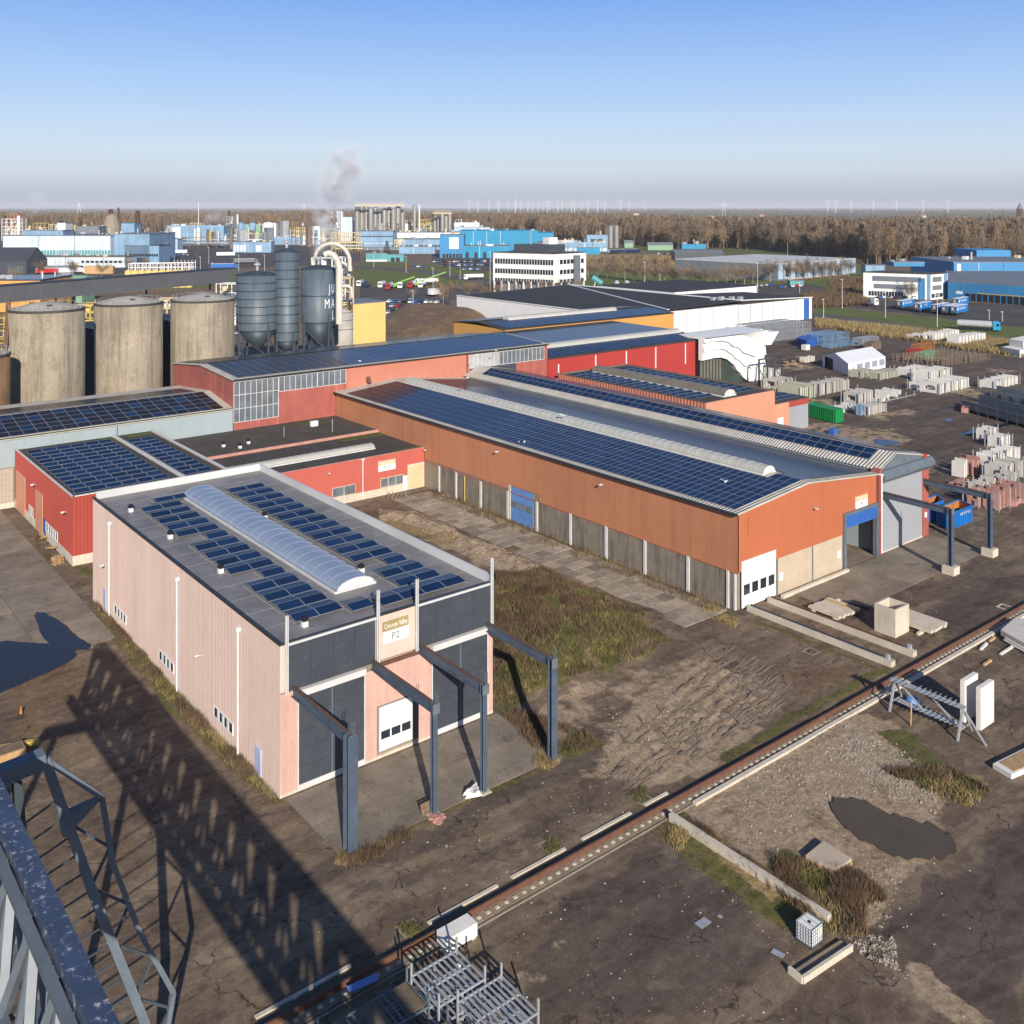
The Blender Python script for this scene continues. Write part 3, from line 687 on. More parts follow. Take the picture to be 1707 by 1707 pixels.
def gable_roof(par, name, x0, x1, y0, y1, ax, ze0, zr, ze1, rc, m, ov=.15, t=.12):
    """sloping roof sheet: ridge along ax at coordinate rc"""
    mb = MB()
    if ax == 'y':
        for a, za, b, zb in ((x0-ov, ze0, rc, zr), (rc, zr, x1+ov, ze1)):
            mb.hexa([(a, y0-ov, za-t), (b, y0-ov, zb-t), (b, y1+ov, zb-t), (a, y1+ov, za-t), (a, y0-ov, za), (b, y0-ov, zb), (b, y1+ov, zb), (a, y1+ov, za)])
    else:
        for a, za, b, zb in ((y0-ov, ze0, rc, zr), (rc, zr, y1+ov, ze1)):
            mb.hexa([(x0-ov, a, za-t), (x1+ov, a, za-t), (x1+ov, b, zb-t), (x0-ov, b, zb-t), (x0-ov, a, za), (x1+ov, a, za), (x1+ov, b, zb), (x0-ov, b, zb)])
    return mb.build(name, m, par)
def win_x(par, x, y0, y1, z0, z1, n, frame, pane, name='window', out=-1, fw=.09, mull=None):
    """window on a wall facing out*x, n panes"""
    f = MB(); d = .07*out; a = x; b = x+d
    f.box(a, b, y0, y1, z1-fw, z1); f.box(a, b, y0, y1, z0, z0+fw); w = (y1-y0)/n
    for i in range(n+1):
        mw = fw if mull is None or i in (0, n) else mull
        yc = min(max(y0+w*i, y0+mw/2), y1-mw/2); f.box(a, b, yc-mw/2, yc+mw/2, z0+fw, z1-fw)
    fo = f.build(name, frame, par)
    for i in range(n):
        p = MB(); p.box(a, x+.03*out, y0+w*i+fw/2, y0+w*(i+1)-fw/2, z0+fw, z1-fw); p.build('pane', pane, fo)
    return fo
def win_y(par, y, x0, x1, z0, z1, n, frame, pane, name='window', out=-1, fw=.09, rows=1):
    f = MB(); a = y; b = y+.07*out
    w = (x1-x0)/n; h = (z1-z0)/rows
    for j in range(rows+1):
        zc = min(max(z0+h*j, z0+fw/2), z1-fw/2); f.box(x0, x1, a, b, zc-fw/2, zc+fw/2)
    for i in range(n+1):
        xc = min(max(x0+w*i, x0+fw/2), x1-fw/2)
        for j in range(rows): f.box(xc-fw/2, xc+fw/2, a, b, z0+h*j+fw/2, z0+h*(j+1)-fw/2)
    fo = f.build(name, frame, par); pm = MB(); pm.box(-w/2+fw/2, w/2-fw/2, 0, .03*out, -h/2+fw/2, h/2-fw/2); pmm = pm.mesh('pane', pane)
    for i in range(n):
        for j in range(rows): piece('pane', pmm, (x0+w*(i+.5), y, z0+h*(j+.5)), fo)
    return fo
def downpipe(par, x, y, z0, z1, r=.07, m=None):
    mb = MB(); mb.tube([(x, y, z0), (x, y, z1)], r, 8)
    n = int((z1-z0)/1.9)
    for i in range(n+1): mb.tube([(x, y, z0+1.9*i+.3), (x, y, z0+1.9*i+.38)], r*1.35, 8)
    mb.box(x-.18, x+.18, y-.18, y+.18, z1-.1, z1+.18); return mb.build('downpipe', m or M['white_metal'], par)
def walllamp(par, p, d):
    mb = MB(); x, y, z = p; dx, dy = d
    mb.tube([(x, y, z), (x+dx*.35, y+dy*.35, z+.1)], .03, 5); mb.tube([(x+dx*.3, y+dy*.3, z+.1), (x+dx*.75, y+dy*.75, z+.05)], [.1, .14], 6)
    return mb.build('wall_lamp', M['trim_light'], par)
def vent(par, x, y, z):
    mb = MB(); mb.box(x-.22, x+.22, y-.22, y+.22, z, z+.4); o = mb.build('roof_vent', M['white_metal'], par)
    c = MB(); c.lathe([(.16, z+.4), (.30, z+.5), (.33, z+.62), (.2, z+.72), (.24, z+.78), (.05, z+.88)], x, y, 10); c.build('cowl', M['black'], o)
def door_panels(par, x0, x1, y, z0, z1, rows, m, name='sectional_door', glazed=None, npane=4, paneM=None):
    fr = MB(); fr.box(x0-.12, x0, y-.06, y+.02, z0, z1+.12); fr.box(x1, x1+.12, y-.06, y+.02, z0, z1+.12); fr.box(x0, x1, y-.06, y+.02, z1, z1+.12)
    d = fr.build(name, M['trim_light'], par); h = (z1-z0)/rows
    for j in range(rows):
        mb = MB(); mb.box(x0, x1, y-.05, y-.01, z0+h*j+.012, z0+h*(j+1)-.012); mb.build('door_panel', m, d)
    if glazed is not None:
        w = (x1-x0)/npane
        for i in range(npane):
            mb = MB(); mb.box(x0+w*i+(.08 if npane == 3 else .22), x0+w*(i+1)-(.08 if npane == 3 else .22), y-.075, y-.052, z0+h*glazed-.05, z0+h*(glazed+1)+(.1 if npane == 3 else .35)); mb.build('pane', paneM or M['dark_glass'], d)
    return d

# ---------------------------------------------------------------- P2 pink building
X0, X1, Y0, Y1, H2 = 33.0, 53.4, 69.4, 118.0, 11.65
p2 = thing('pink_clad_hall', 'pale pink metal-clad hall with tall dark front doors and a blue barrel rooflight', 'industrial hall', ((X0+X1)/2, (Y0+Y1)/2, 0))
body = MB(); body.box(X0+.1, X1-.1, Y0+.15, Y1-.1, 0, 11.35); body.build('inner_wall', M['concrete'], p2)
ycut = [69.4, 76.2, 80.5, 82.4, 90.4, 92.8, 98.2, 100.2, 105.6, 108.8, 110.6, 118.0]
for i in range(len(ycut)-1):
    mb = MB(); mb.corr((X0, ycut[i+1]), (X0, ycut[i]), .25, H2, (-1, 0), .3, .018)
    mb.build('cladding_sheet', M['pink_pale'] if i in (2, 4, 6, 8) else M['pink'], p2)
mb = MB(); mb.corr((X0, Y1), (X1, Y1), .25, H2, (0, 1), .3, .035); mb.corr((X1, Y0), (X1, Y1), .25, H2, (1, 0), .3, .035); mb.build('cladding_sheet', M['pink'], p2)
for a, b, z0, z1, m in ((33.0, 33.62, 8.0, H2, 'pink'), (33.0, 34.45, .2, 7.9, 'pink_front'), (40.25, 41.5, .2, 7.4, 'pink_front'), (41.35, 45.25, 8.0, H2, 'pink'), (41.5, 45.0, 4.3, 7.9, 'pink_front'), (45.0, 46.8, .2, 7.6, 'pink_front'), (52.75, 53.4, .2, 7.6, 'pink_front'), (53.05, 53.4, 7.6, H2, 'pink')):
    mb = MB(); mb.corr((a, Y0), (b, Y0), z0, z1, (0, -1), .3, .05); mb.build('cladding_sheet', M[m], p2)
# upper dark leaves and lower dark sliding doors with pale rails
for a, b in ((33.62, 41.3), (45.3, 53.05)):
    n = 4; w = (b-a)/n
    for i in range(n):
        mb = MB(); mb.box(a+w*i+.01, a+w*(i+1)-.01, Y0-.12, Y0+.1, 8.0, H2-.15); mb.build('upper_leaf', M['slate'], p2)
    mb = MB(); mb.box(a-.05, b+.05, Y0-.18, Y0-.02, H2-.15, H2+.02); mb.build('flashing', M['trim_light'], p2)
for a, b in ((34.5, 40.25), (46.9, 52.7)):
    d = MB(); d.box(a-.1, a, Y0-.14, Y0+.1, .1, 7.3); d.box(b, b+.1, Y0-.14, Y0+.1, .1, 7.3); d.box(a-.1, b+.1, Y0-.3, Y0+.1, 7.35, 7.85)
    d.box(a, b, Y0-.16, Y0-.02, .12, .55); dd = d.build('sliding_door', M['trim_light'], p2)
    n = 5; hh_ = (7.3-.55)/n
    for j in range(n):
        mb = MB(); mb.box(a, b, Y0-.12, Y0, .55+hh_*j+.01, .55+hh_*(j+1)-.01); mb.build('door_panel', M['slate'], dd)
    mb = MB(); mb.box((a+b)/2-.05, (a+b)/2+.05, Y0-.135, Y0-.12, .6, 7.2); mb.build('centre_seam', M['steel_mid'], dd)
mb = MB(); mb.box(41.2, 45.5, Y0-.25, Y0+.05, 7.55, 7.85); mb.build('lintel_beam', M['rust'], p2)
door_panels(p2, 41.75, 44.75, Y0-.06, .6, 4.1, 7, M['white'], glazed=2, npane=3)
mb = MB(); mb.box(45.05, 45.45, Y0-.16, Y0-.05, .5, 3.6); mb.build('wicket_door', M['steel_dark'], p2)
mb = MB(); mb.lathe([(.0, 0), (.26, 0), (.26, .03), (0, .03)], 0, 0, 16); so = mb.build('round_notice', M['blue_deep'], p2); so.location = Vector((46.25, Y0-.1, 2.6))-ORG[p2.name]; so.rotation_euler = (math.pi/2, 0, 0)
# sign
sg = MB(); sg.box(42.0, 44.45, Y0-.14, Y0-.07, 9.25, 10.25); so = sg.build('sign_board', M['white'], p2)
sg = MB(); sg.box(42.0, 44.45, Y0-.14, Y0-.07, 10.26, 11.05); sg.build('sign_header', mat('olive_sign', (.33, .27, .13), .6), so)
text_part('Concrete Valley', .42, (43.22, Y0-.15, 10.65), so, M['white'], font_scale_x=.6)
text_part('P2', .62, (43.2, Y0-.15, 9.72), so, mat('grey_letter', (.2, .2, .2), .7))
# roof, parapets, edge trims
mb = MB(); mb.box(X0+.1, X1-.2, Y0+.1, Y1-.1, 11.36, 11.5)
nsm = 14
for i in range(nsm): 
    yy = Y0+.4+(Y1-Y0-.8)*i/nsm; mb.box(X0+.3, X1-.5, yy, yy+.05, 11.5, 11.53)
mb.build('roof', M['roof_grey'], p2)
mb = MB(); mb.box(X0-.08, X0+.22, Y0-.1, Y1, 11.62, 11.8); mb.box(X0+.22, X1-.2, Y0-.05, Y0+.15, 11.6, 11.78); mb.build('roof_edge', M['trim_dark'], p2)
mb = MB(); mb.box(X1-.25, X1+.06, Y0+.1, Y1, 11.4, 12.25); mb.box(X0+.3, X1-.25, Y1-.3, Y1+.02, 11.4, 12.35); mb.build('parapet', M['roof_palegrey'], p2)
vault(p2, 'y', 43.3, 76.0, 112.3, 11.4, 1.85, .8, 22, M['skylight_blue'], M['skylight_blue'])
# tilted solar modules in east-west pairs
tw, tl = 2.13, 1.2
mA = module('solar_panel', tw, tl, M['solar'])
def pvrow(xa, n, yc):
    for i in range(n):
        xc = xa+tw/2+i*(tw+.03)
        piece('solar_panel', mA, (xc, yc-.6, 11.78), p2, rot=(math.radians(9), 0, 0)); piece('solar_panel', mA, (xc, yc+.62, 11.78), p2, rot=(math.radians(-7), 0, 0))
    mb_rail.beam((xa-.05, yc-1.15, 11.58), (xa-.05, yc+1.15, 11.58), .05, .06); mb_rail.beam((xa+n*(tw+.03), yc-1.15, 11.58), (xa+n*(tw+.03), yc+1.15, 11.58), .05, .06)
mb_rail = MB(); pitch = 2.60
rows = [73.6+pitch*i for i in range(16)]
for i, yc in enumerate(rows):
    if i in (4, 9): pvrow(37.9, 1, yc)
    elif i == 15: pvrow(38.0, 2, yc)
    else: pvrow(35.8, 2, yc)
for i in range(16):
    yc = 72.0+pitch*i
    if i == 3: pvrow(48.3, 1, yc); continue
    if i == 0: pvrow(42.9, 4, yc); continue
    if i in (1, 2): pvrow(46.3, 2, yc); continue
    pvrow(46.1, 2, yc)
pvrow(40.4, 1, 72.6)
mb_rail.build('mounting_rail', M['galv'], p2)
for x, y in ((34.9, 110.6), (35.2, 99.2), (35.5, 87.0), (36.2, 71.7), (45.6, 79.0), (45.3, 99)): vent(p2, x, y, 11.5)
for y in (111.4, 90.8, 76.9): downpipe(p2, X0-.16, y, 0, 10.4)
for ya, yb in ((105.9, 109.9), (91.9, 95.9), (78.1, 82.2)): win_x(p2, X0-.03, ya, yb, 1.15, 2.15, 4, M['white_metal'], M['dark_glass'], mull=.38)
mb = MB(); mb.box(X0-.09, X0, 72.7, 73.8, .1, 2.3); mb.build('side_door', mat('lilac_door', (.40, .44, .62), .6), p2)
mb = MB(); mb.box(X0-.09, X0, 112.9, 113.8, .1, 2.6); mb.build('side_door', bpy.data.materials['lilac_door'], p2)
walllamp(p2, (X0, 84.9, 5.4), (-1, 0)); walllamp(p2, (X0, 112.8, 5.4), (-1, 0))
mb = MB()
for z in (0.1,): mb.box(X0-.02, X1+.02, Y0-.02, Y1+.02, 0, .26)
mb.build('plinth', M['plinth'], p2)
# four crane-way gantries out of the front, and the pale masts above them
def cableway(x, lab, yw=69.2, yc=60.4, zb=7.95, big=.5, rusty=True, foot=False, grp='crane-way columns in front of the pink hall'):
    t = thing('crane_gantry', lab, 'crane gantry', (x, yc, 0), group=grp)
    c = MB(); c.ibeam((x, yc, .08 if not foot else .95), (x, yc, zb+.35), big, big*.9, .05); c.build('column', M['steel_blue'], t)
    b = MB(); b.ibeam((x, yw, zb), (x, yc+.1, zb), .38, .72, .045); b.build('crane_beam', M['steel_blue'], t)
    r = MB(); r.box(x-.09, x+.09, yc+.2, yw, zb+.365, zb+.44); r.build('rail', M['rust'], t)
    s = MB(); s.box(x-.06, x-.02, yc-.28, yc-.24, zb, zb+1.35); s.box(x+.14, x+.18, yc-.28, yc-.24, zb, zb+1.35); s.box(x-.3, x+.3, yc-.32, yc-.2, zb-.35, zb+.4); s.build('end_bracket', M['steel_mid'], t)
    p = MB()
    if foot: p.box(x-.75, x+.75, yc-.75, yc+.75, 0, .95)
    else: p.box(x-.45, x+.45, yc-.45, yc+.45, .03, .1)
    p.build('footing', M['concrete_pale'], t); return t
cableway(34.0, 'thick dark blue steel post and beam at the left front corner of the pink hall', big=.8)
cableway(41.0, 'slender dark blue steel post with a wooden pallet leaning at its foot', big=.42)
cableway(45.6, 'slender dark blue steel post with a crumpled white sack at its foot', big=.42)
cableway(52.6, 'dark blue steel post standing in straw by the weedy mound', big=.6)
for x, nm in ((33.42, 'leftmost pale mast on the front of the pink hall, above its corner'), (41.45, 'pale mast left of the white sign panel on the pink hall'), (45.2, 'pale mast right of the white sign panel on the pink hall'), (53.1, 'rightmost pale mast at the weedy end of the pink hall')):
    t = thing('mast', nm, 'mast', (x, Y0-.3, 7.9), group='masts on the pink hall front')
    mb = MB(); mb.box(x-.12, x-.04, Y0-.36, Y0-.2, 7.9, 13.9); mb.box(x+.04, x+.12, Y0-.36, Y0-.2, 7.9, 13.9); mb.build('upright', M['trim_light'], t)
    mb = MB()
    for z in (8.2, 10, 12, 13.6): mb.box(x-.04, x+.04, Y0-.34, Y0-.22, z, z+.12)
    mb.build('tie_plate', M['galv'], t)

# ---------------------------------------------------------------- small red building
rb = thing('red_clad_building', 'bright red ribbed building with a cream plinth and rows of blue solar panels', 'industrial building', (44, 146, 0))
zr = 8.7
mb = MB(); mb.box(34.15, 54.1, 130.6, 161.9, 0, zr-.35); mb.build('inner_wall', M['plinth'], rb)
mb = MB(); mb.corr((34.1, 161.9), (34.1, 130.5), 1.25, zr, (-1, 0), .3, .03); mb.corr((34.1, 130.5), (54.2, 130.5), 1.25, zr, (0, -1), .45, .045); mb.build('cladding_sheet', M['red'], rb)
mb = MB(); mb.corr((54.2, 130.5), (54.2, 161.9), 5, zr, (1, 0), .3, .03); mb.build('cladding_sheet', M['pink_front'], rb)
mb = MB(); mb.box(34.05, 54.2, 130.45, 161.9, 0, 1.25); mb.build('plinth', M['plinth'], rb)
mb = MB(); mb.box(34.05, 54.2, 130.4, 130.65, zr-.02, zr+.1); mb.box(34.0, 34.25, 130.4, 161.9, zr-.02, zr+.1); mb.box(54.0, 54.3, 130.4, 161.9, zr-.02, zr+.22); mb.box(48.1, 48.4, 130.7, 161.9, zr-.3, zr+.2); mb.build('roof_edge', M['trim_light'], rb)
mb = MB(); mb.box(34.2, 54.1, 130.6, 161.9, zr-.35, zr-.2); mb.build('roof', M['roof_dark'], rb)
mb = MB(); mb.box(46.2, 48, 158, 161.5, zr-.2, zr-.15); mb.box(50, 53.8, 159.5, 161.5, zr-.2, zr-.15); mb.build('moss', M['moss'], rb)
mB = module('solar_panel', 1.95, 1.15, M['solar'])
for j in range(12):
    for i in range(6): piece('solar_panel', mB, (35.6+2.0*i+.12*j*.2, 132.2+2.3*j, zr+.15), rb, rot=(math.radians(12), 0, 0))
for j in range(11):
    for i in range(2): piece('solar_panel', mB, (49.6+2.0*i, 132.2+2.3*j, zr+.15), rb, rot=(math.radians(12), 0, 0))
for ya, yb, z1 in ((155.2, 160.6, 5.8), (145.2, 149.0, 5.6)):
    mb = MB(); mb.box(34.0, 34.12, ya, yb, .1, z1); mb.build('roller_door', M['salmon'], rb)
win_x(rb, 34.02, 150.3, 152.6, 1.2, 2.6, 2, M['white_metal'], M['pane_grey'], mull=.4)
win_x(rb, 34.02, 137.2, 143.2, 1.3, 2.5, 5, M['white_metal'], M['pane_grey'], mull=.45)
mb = MB(); mb.box(33.95, 34.06, 143.5, 144.7, .1, 2.6); mb.build('blue_side_door', M['blue_deep'], rb)
walllamp(rb, (34.05, 133, 6.2), (-1, 0)); walllamp(rb, (34.05, 148.8, 6.2), (-1, 0))
mb = MB(); mb.lathe([(0, 0), (.35, 0), (.35, .05), (0, .05)], 0, 0, 16); o = mb.build('wall_clock', M['white'], rb); o.location = Vector((34.02, 140.6, 3.6))-ORG[rb.name]; o.rotation_euler = (0, -math.pi/2, 0)

# ---------------------------------------------------------------- low red building with P10 sign
pb10 = thing('low_red_building', 'low red-fronted building under a dark bitumen roof with a narrow white rooflight', 'industrial building', (71, 147, 0))
z1 = 6.3
mb = MB(); mb.box(54.5, 88.9, 132.6, 161.8, 0, z1-.3); mb.build('inner_wall', M['plinth'], pb10)
mb = MB(); mb.box(54.5, 88.0, 132.42, 132.6, 1.15, z1); mb.build('front_wall', M['red_p10'], pb10)
mb = MB(); mb.box(88.0, 88.9, 132.3, 132.6, 0, z1); mb.build('end_pier', M['red'], pb10)
mb = MB(); mb.box(54.5, 88.0, 132.4, 132.6, 0, 1.15); mb.build('plinth', M['plinth'], pb10)
mb = MB(); mb.box(54.4, 88.9, 132.6, 146.6, z1-.3, z1-.1); mb.build('roof', M['roof_dark'], pb10)
mb = MB(); mb.box(56, 88.9, 146.9, 161.9, z1-.3, z1+.25)
for i in range(20): mb.box(56.2, 88.7, 147.2+.73*i, 147.25+.73*i, z1+.25, z1+.29)
mb.build('rear_roof', M['roof_dark'], pb10)
mb = MB(); mb.box(54.4, 88.9, 132.35, 132.65, z1, z1+.08); mb.box(56, 88.9, 146.7, 146.9, z1-.1, z1+.36); mb.build('roof_edge', M['pinkish'], pb10)
mb = MB(); mb.box(79, 82.5, 158, 160.5, z1+.25, z1+.29); mb.box(80, 88, 144.5, 146.4, z1-.1, z1-.05); mb.box(83, 88.5, 132.8, 134, z1-.1, z1-.05); mb.build('moss', M['moss'], pb10)
vault(pb10, 'x', 138.0, 55.5, 81.5, z1-.2, .95, .55, 20, M['skylight'], M['frame_alu'])
for x0, x1, zz0 in ((71.4, 75.4, 1.2), (79.8, 84.0, 1.2)): win_y(pb10, 132.4, x0, x1, zz0, zz0+1.5, 3 if x1-x0 > 4.1 else 2, M['concrete_pale'], M['pane_grey'])
mb = MB(); mb.box(83.9, 84.7, 132.3, 132.4, .1, 2.4); mb.build('white_door', M['white'], pb10)
door_panels(pb10, 84.9, 87.8, 132.36, .1, 3.9, 8, M['beige'])
sg = MB(); sg.box(79.4, 82.5, 132.28, 132.4, 3.8, 5.4); so = sg.build('sign_board', M['white'], pb10)
sg = MB(); sg.box(79.4, 82.5, 132.27, 132.28, 4.75, 5.4); sg.build('sign_header', M['beige'], so)
text_part('Concrete Valley', .3, (80.95, 132.25, 5.05), so, M['white'], font_scale_x=.9); text_part('P10', .55, (80.95, 132.25, 4.25), so, bpy.data.materials['grey_letter'])
downpipe(pb10, 76.6, 132.25, .1, z1-.1); walllamp(pb10, (70.6, 132.4, 5.1), (0, -1)); walllamp(pb10, (87.6, 132.3, 6.0), (0, -1))
for x, y in ((62.5, 152), (66.5, 151.5), (64.2, 149.5)): vent(pb10, x, y, z1+.25)
mb = MB(); mb.tube([(73, 152, z1), (73, 152, z1+2)], .05, 6); mb.tube([(81.2, 150.5, z1), (81.2, 150.5, z1+2.4)], .06, 6); mb.build('roof_pole', M['galv'], pb10)
mb = MB(); mb.box(80.1, 81.4, 156, 156.6, z1+.3, z1+1.2); mb.build('roof_unit', M['white_metal'], pb10)

# ---------------------------------------------------------------- main orange hall (ridge along y)
hA = thing('orange_hall', 'long orange hall on stained concrete walls with blue solar roof and ridge rooflight', 'industrial hall', (101, 115, 0))
xa0, xa1, xr, ya0, ya1 = 88.0, 116.4, 101.0, 69.7, 161.7; ze, zrd, ze1 = 10.9, 12.1, 10.5
mb = MB(); mb.yprism([(xa0+.1, 0), (xa1, 0), (xa1, ze1-.15), (xr, zrd-.15), (xa0+.1, ze-.15)], 79, ya1-.1)
mb.build('inner_wall', M['concrete'], hA)
M['orange_sheet'] = mat('orange_sheet', (.46, .195, .10), .55, .07, .12, rib=.25, ribd=.006, streak=.14, ss=.9, rand=.035, fine=.03)
y_ = ya0
while y_ < ya1-.1:
    y2_ = min(y_+3.42, ya1); zb_ = 4.2 if y2_ < 104.6 else (5.15 if y_ < 110 else 4.5); mb = MB(); mb.box(xa0, xa0+.12, y_, y2_-.03, zb_, ze); mb.build('side_cladding', M['orange_sheet'], hA); y_ = y2_
mb = MB(); mb.box(xa0-.03, xa0+.1, ya0, ya1, 4.12, 4.2); mb.box(xa0+.13, xa0+.2, ya0, ya1, 4.2, ze-.1); mb.build('drip_flashing', M['orange_front'], hA)
mb = MB()
mb.poly([(xa0, ya0, 4.25), (95.2, ya0, 4.25), (95.2, ya0, 4.25), (108.6, ya0, 4.25), (108.6, ya0, 6.8), (116.1, ya0, 6.8), (116.1, ya0, ze1), (xr, ya0, zrd), (xa0, ya0, ze)]); mb.build('front_cladding', M['orange_front'], hA)
for i in range(8):
    if i == 2: pass
ycon = [70.0, 76.9, 83.8, 90.6, 97.4, 104.3]
for i in range(5):
    mb = MB(); mb.box(xa0+.05, xa0+.2, ycon[i]+.2, ycon[i+1]-.2, 0, 4.2); mb.build('concrete_panel', M['concrete_wall'], hA)
yc2 = [110.8, 117.3, 123.6, 128.4]
for i in range(3):
    mb = MB(); mb.box(xa0+.05, xa0+.2, yc2[i]+.2, yc2[i+1]-.2, 0, 4.5); mb.build('concrete_panel', M['concrete_wall'], hA)
for y in ycon[1:]+yc2[:3]+[128.2]:
    mb = MB(); mb.box(xa0-.1, xa0+.15, y-.2, y+.2, 0, 4.2); mb.build('pilaster', M['trim_light'], hA)
mb = MB(); mb.box(xa0-.02, xa0+.2, 70.0, 70.25, 0, 4.2); mb.box(xa0-.12, xa0+.1, 70.9, 71.2, 0, 4.2); mb.build('pilaster', M['trim_light'], hA)
# recessed blue side door
mb = MB(); mb.box(xa0+.3, xa0+1.2, 104.5, 110.6, 0, 5.1); mb.build('door_recess', M['blue_deep'], hA)
dr = MB(); dr.box(xa0-.05, xa0+.3, 110.2, 110.6, 0, 5.15); dro = dr.build('blue_sectional_door', M['plinth'], hA)
for j in range(5):
    mb = MB(); mb.box(xa0+.05, xa0+.14, 105.2, 110.2, .1+j*.98, .1+(j+1)*.98-.02); mb.build('door_panel', M['blue_door'], dro)
for i in range(3):
    mb = MB(); mb.box(xa0+.02, xa0+.05, 105.5+1.6*i, 106.85+1.6*i, 2.1, 3.0); mb.build('pane', M['pane_grey'], dro)
mb = MB(); mb.tube([(xa0-.15, 121.2, .3), (xa0-.15, 121.2, 4.1)], .09, 6); mb.build('yellow_pipe', M['yellow_steel'], hA)
walllamp(hA, (xa0, 112.8, 9.4), (-1, 0)); walllamp(hA, (xa0, 91.1, 9.4), (-1, 0))
# roof sheet and modules
gable_roof(hA, 'roof', xa0, xa1, ya0, ya1, 'y', ze+.02, zrd+.02, ze1+.02, xr, M['roof_cream'], ov=.3)
mb = MB(); mb.beam((xa0-.45, ya0-.3, ze-.05), (xa0-.45, ya1, ze-.05), .28, .22); mb.build('gutter', M['trim_dark'], hA)
s1 = (zrd-ze)/(xr-xa0); s2 = (ze1-zrd)/(xa1-xr)
fz1 = lambda x, y: ze+(x-xa0)*s1; fz2 = lambda x, y: zrd+(x-xr)*s2
brown = lambda x, y: M['solar_brown'] if (y > 146+(x-88)*.3) else M['solar']
field(hA, 88.5, 99.2, 70.4, 158.6, fz1, 6, 84, s1, 0, brown)
brown2 = lambda x, y: M['solar_brown'] if (y > 148) else M['solar']
field(hA, 102.6, 116.3, 70.4, 158.6, fz2, 8, 84, s2, 0, brown2, limit=0)
field(hA, 99.2, 101.0, 70.4, 74.0, fz1, 1, 3, s1, 0, brown, limit=3); field(hA, 101.0, 102.6, 70.4, 74.0, fz2, 1, 3, s2, 0, brown, limit=3)
vault(hA, 'y', 101.0, 75.2, 156.5, 11.9, 1.15, .75, 60, M['skylight'], M['frame_alu'])
# front: white door, cream panels, blue gate, trims
door_panels(hA, 88.75, 94.75, ya0-.02, .15, 5.3, 7, M['white'], glazed=2, npane=4)
for a, b in ((95.25, 102.0), (102.2, 108.4)):
    mb = MB(); mb.box(a, b, ya0+.0, ya0+.15, 0, 4.25); mb.build('concrete_panel', M['concrete_cream'], hA)
mb = MB(); mb.box(102.0, 102.2, ya0-.05, ya0+.1, 0, 4.2); mb.box(95.0, 95.25, ya0-.06, ya0+.1, 0, 4.3); mb.build('front_post', M['steel_mid'], hA)
for x in (95.9, 107.6): 
    mb = MB(); mb.box(x-.3, x+.3, ya0-.1, ya0, 1.6, 2.5); mb.build('switch_box', M['white_metal'], hA)
mb = MB(); mb.box(108.5, 108.9, ya0-.3, ya0+.3, 0, 6.9); mb.box(115.8, 116.15, ya0-.3, ya0+.3, 0, 6.9); mb.box(108.9, 115.8, ya0-.3, ya0+.3, 6.55, 6.9); go = mb.build('gate_frame', M['steel_mid'], hA)
for j in range(3):
    mb = MB(); mb.box(108.9, 115.8, ya0-.22-.03*j, ya0-.1, 5.0+.52*j, 5.0+.52*(j+1)-.03); mb.build('door_panel', M['blue_deep'], go)
inn = MB(); inn.box(108.6, 116.2, ya0+.1, 79, 0, .02); inn.box(108.4, 108.6, ya0+.2, 79, 0, 6.5); inn.build('gate_floor', M['apron'], hA)
inn = MB(); inn.box(108.6, 113.4, 78.6, 78.9, 0, 2.2); inn.box(108.6, 113.4, 78.6, 78.95, 2.3, 4.2); inn.build('inner_cladding', M['white_block'], hA)
inn = MB(); inn.box(115.0, 115.4, 75, 75.4, 0, 6.5); inn.box(113.6, 114.9, 77, 77.3, 0, 6.5); inn.beam((110, 78, 6), (115, 76.5, .6), .3, .3); inn.build('inner_column', M['steel_dark'], hA)
inn = MB(); inn.box(88.3, 108.4, ya0+.3, 79, 0, 10); inn.build('inner_wall', M['concrete'], hA)
sg = MB(); sg.box(111.2, 113.9, ya0-.12, ya0-.02, 6.95, 8.45); so = sg.build('sign_board', M['white'], hA)
sg = MB(); sg.box(111.2, 113.9, ya0-.14, ya0-.12, 7.85, 8.45); sg.build('sign_header', M['beige'], so)
text_part('Concrete Valley', .26, (112.55, ya0-.16, 8.15), so, M['white'], font_scale_x=.9); text_part('P1', .5, (112.55, ya0-.15, 7.4), so, bpy.data.materials['grey_letter'])
for x in (89.9, 114.7): 
    mb = MB(); mb.box(x-.12, x+.12, ya0-.1, ya0, 8.0, 10.1); mb.build('front_rib', M['orange_front'], hA)
walllamp(hA, (102.1, ya0, 8.8), (0, -1))
# ---------------------------------------------------------------- second hall
hB = thing('grey_gated_hall', 'narrow hall beside the orange one with pale ribbed roof and a tall grey door', 'industrial hall', (122.5, 115, 0))
xb0, xb1, xrb = 117.2, 129.2, 120.6; zb0, zbr, zb1 = 10.9, 12.5, 10.9; xrb = 121.0
mb = MB(); mb.yprism([(xb0, 0), (xb1-.2, 0), (xb1-.2, zb1-.15), (xrb, zbr-.2), (xb0, zb0-.15)], ya0+1.0, ya1-.1); mb.build('inner_wall', M['greyblue_wall'], hB)
gable_roof(hB, 'roof', xb0, xb1, ya0+.2, ya1, 'y', zb0, zbr, zb1, xrb, M['roof_cream'], ov=.2)
mb = MB(); mb.beam((116.9, ya0, 10.35), (116.9, ya1, 10.35), .5, .25); mb.build('valley_gutter', M['trim_dark'], hB)
s3 = (zb1-zbr)/(xb1-xrb); s4 = (zbr-zb0)/(xrb-xb0)
field(hB, 118.4, 120.8, 72.2, 157.5, lambda x, y: zb0+(x-xb0)*s4, 2, 50, s4, 0, lambda x, y: M['solar'], limit=100)
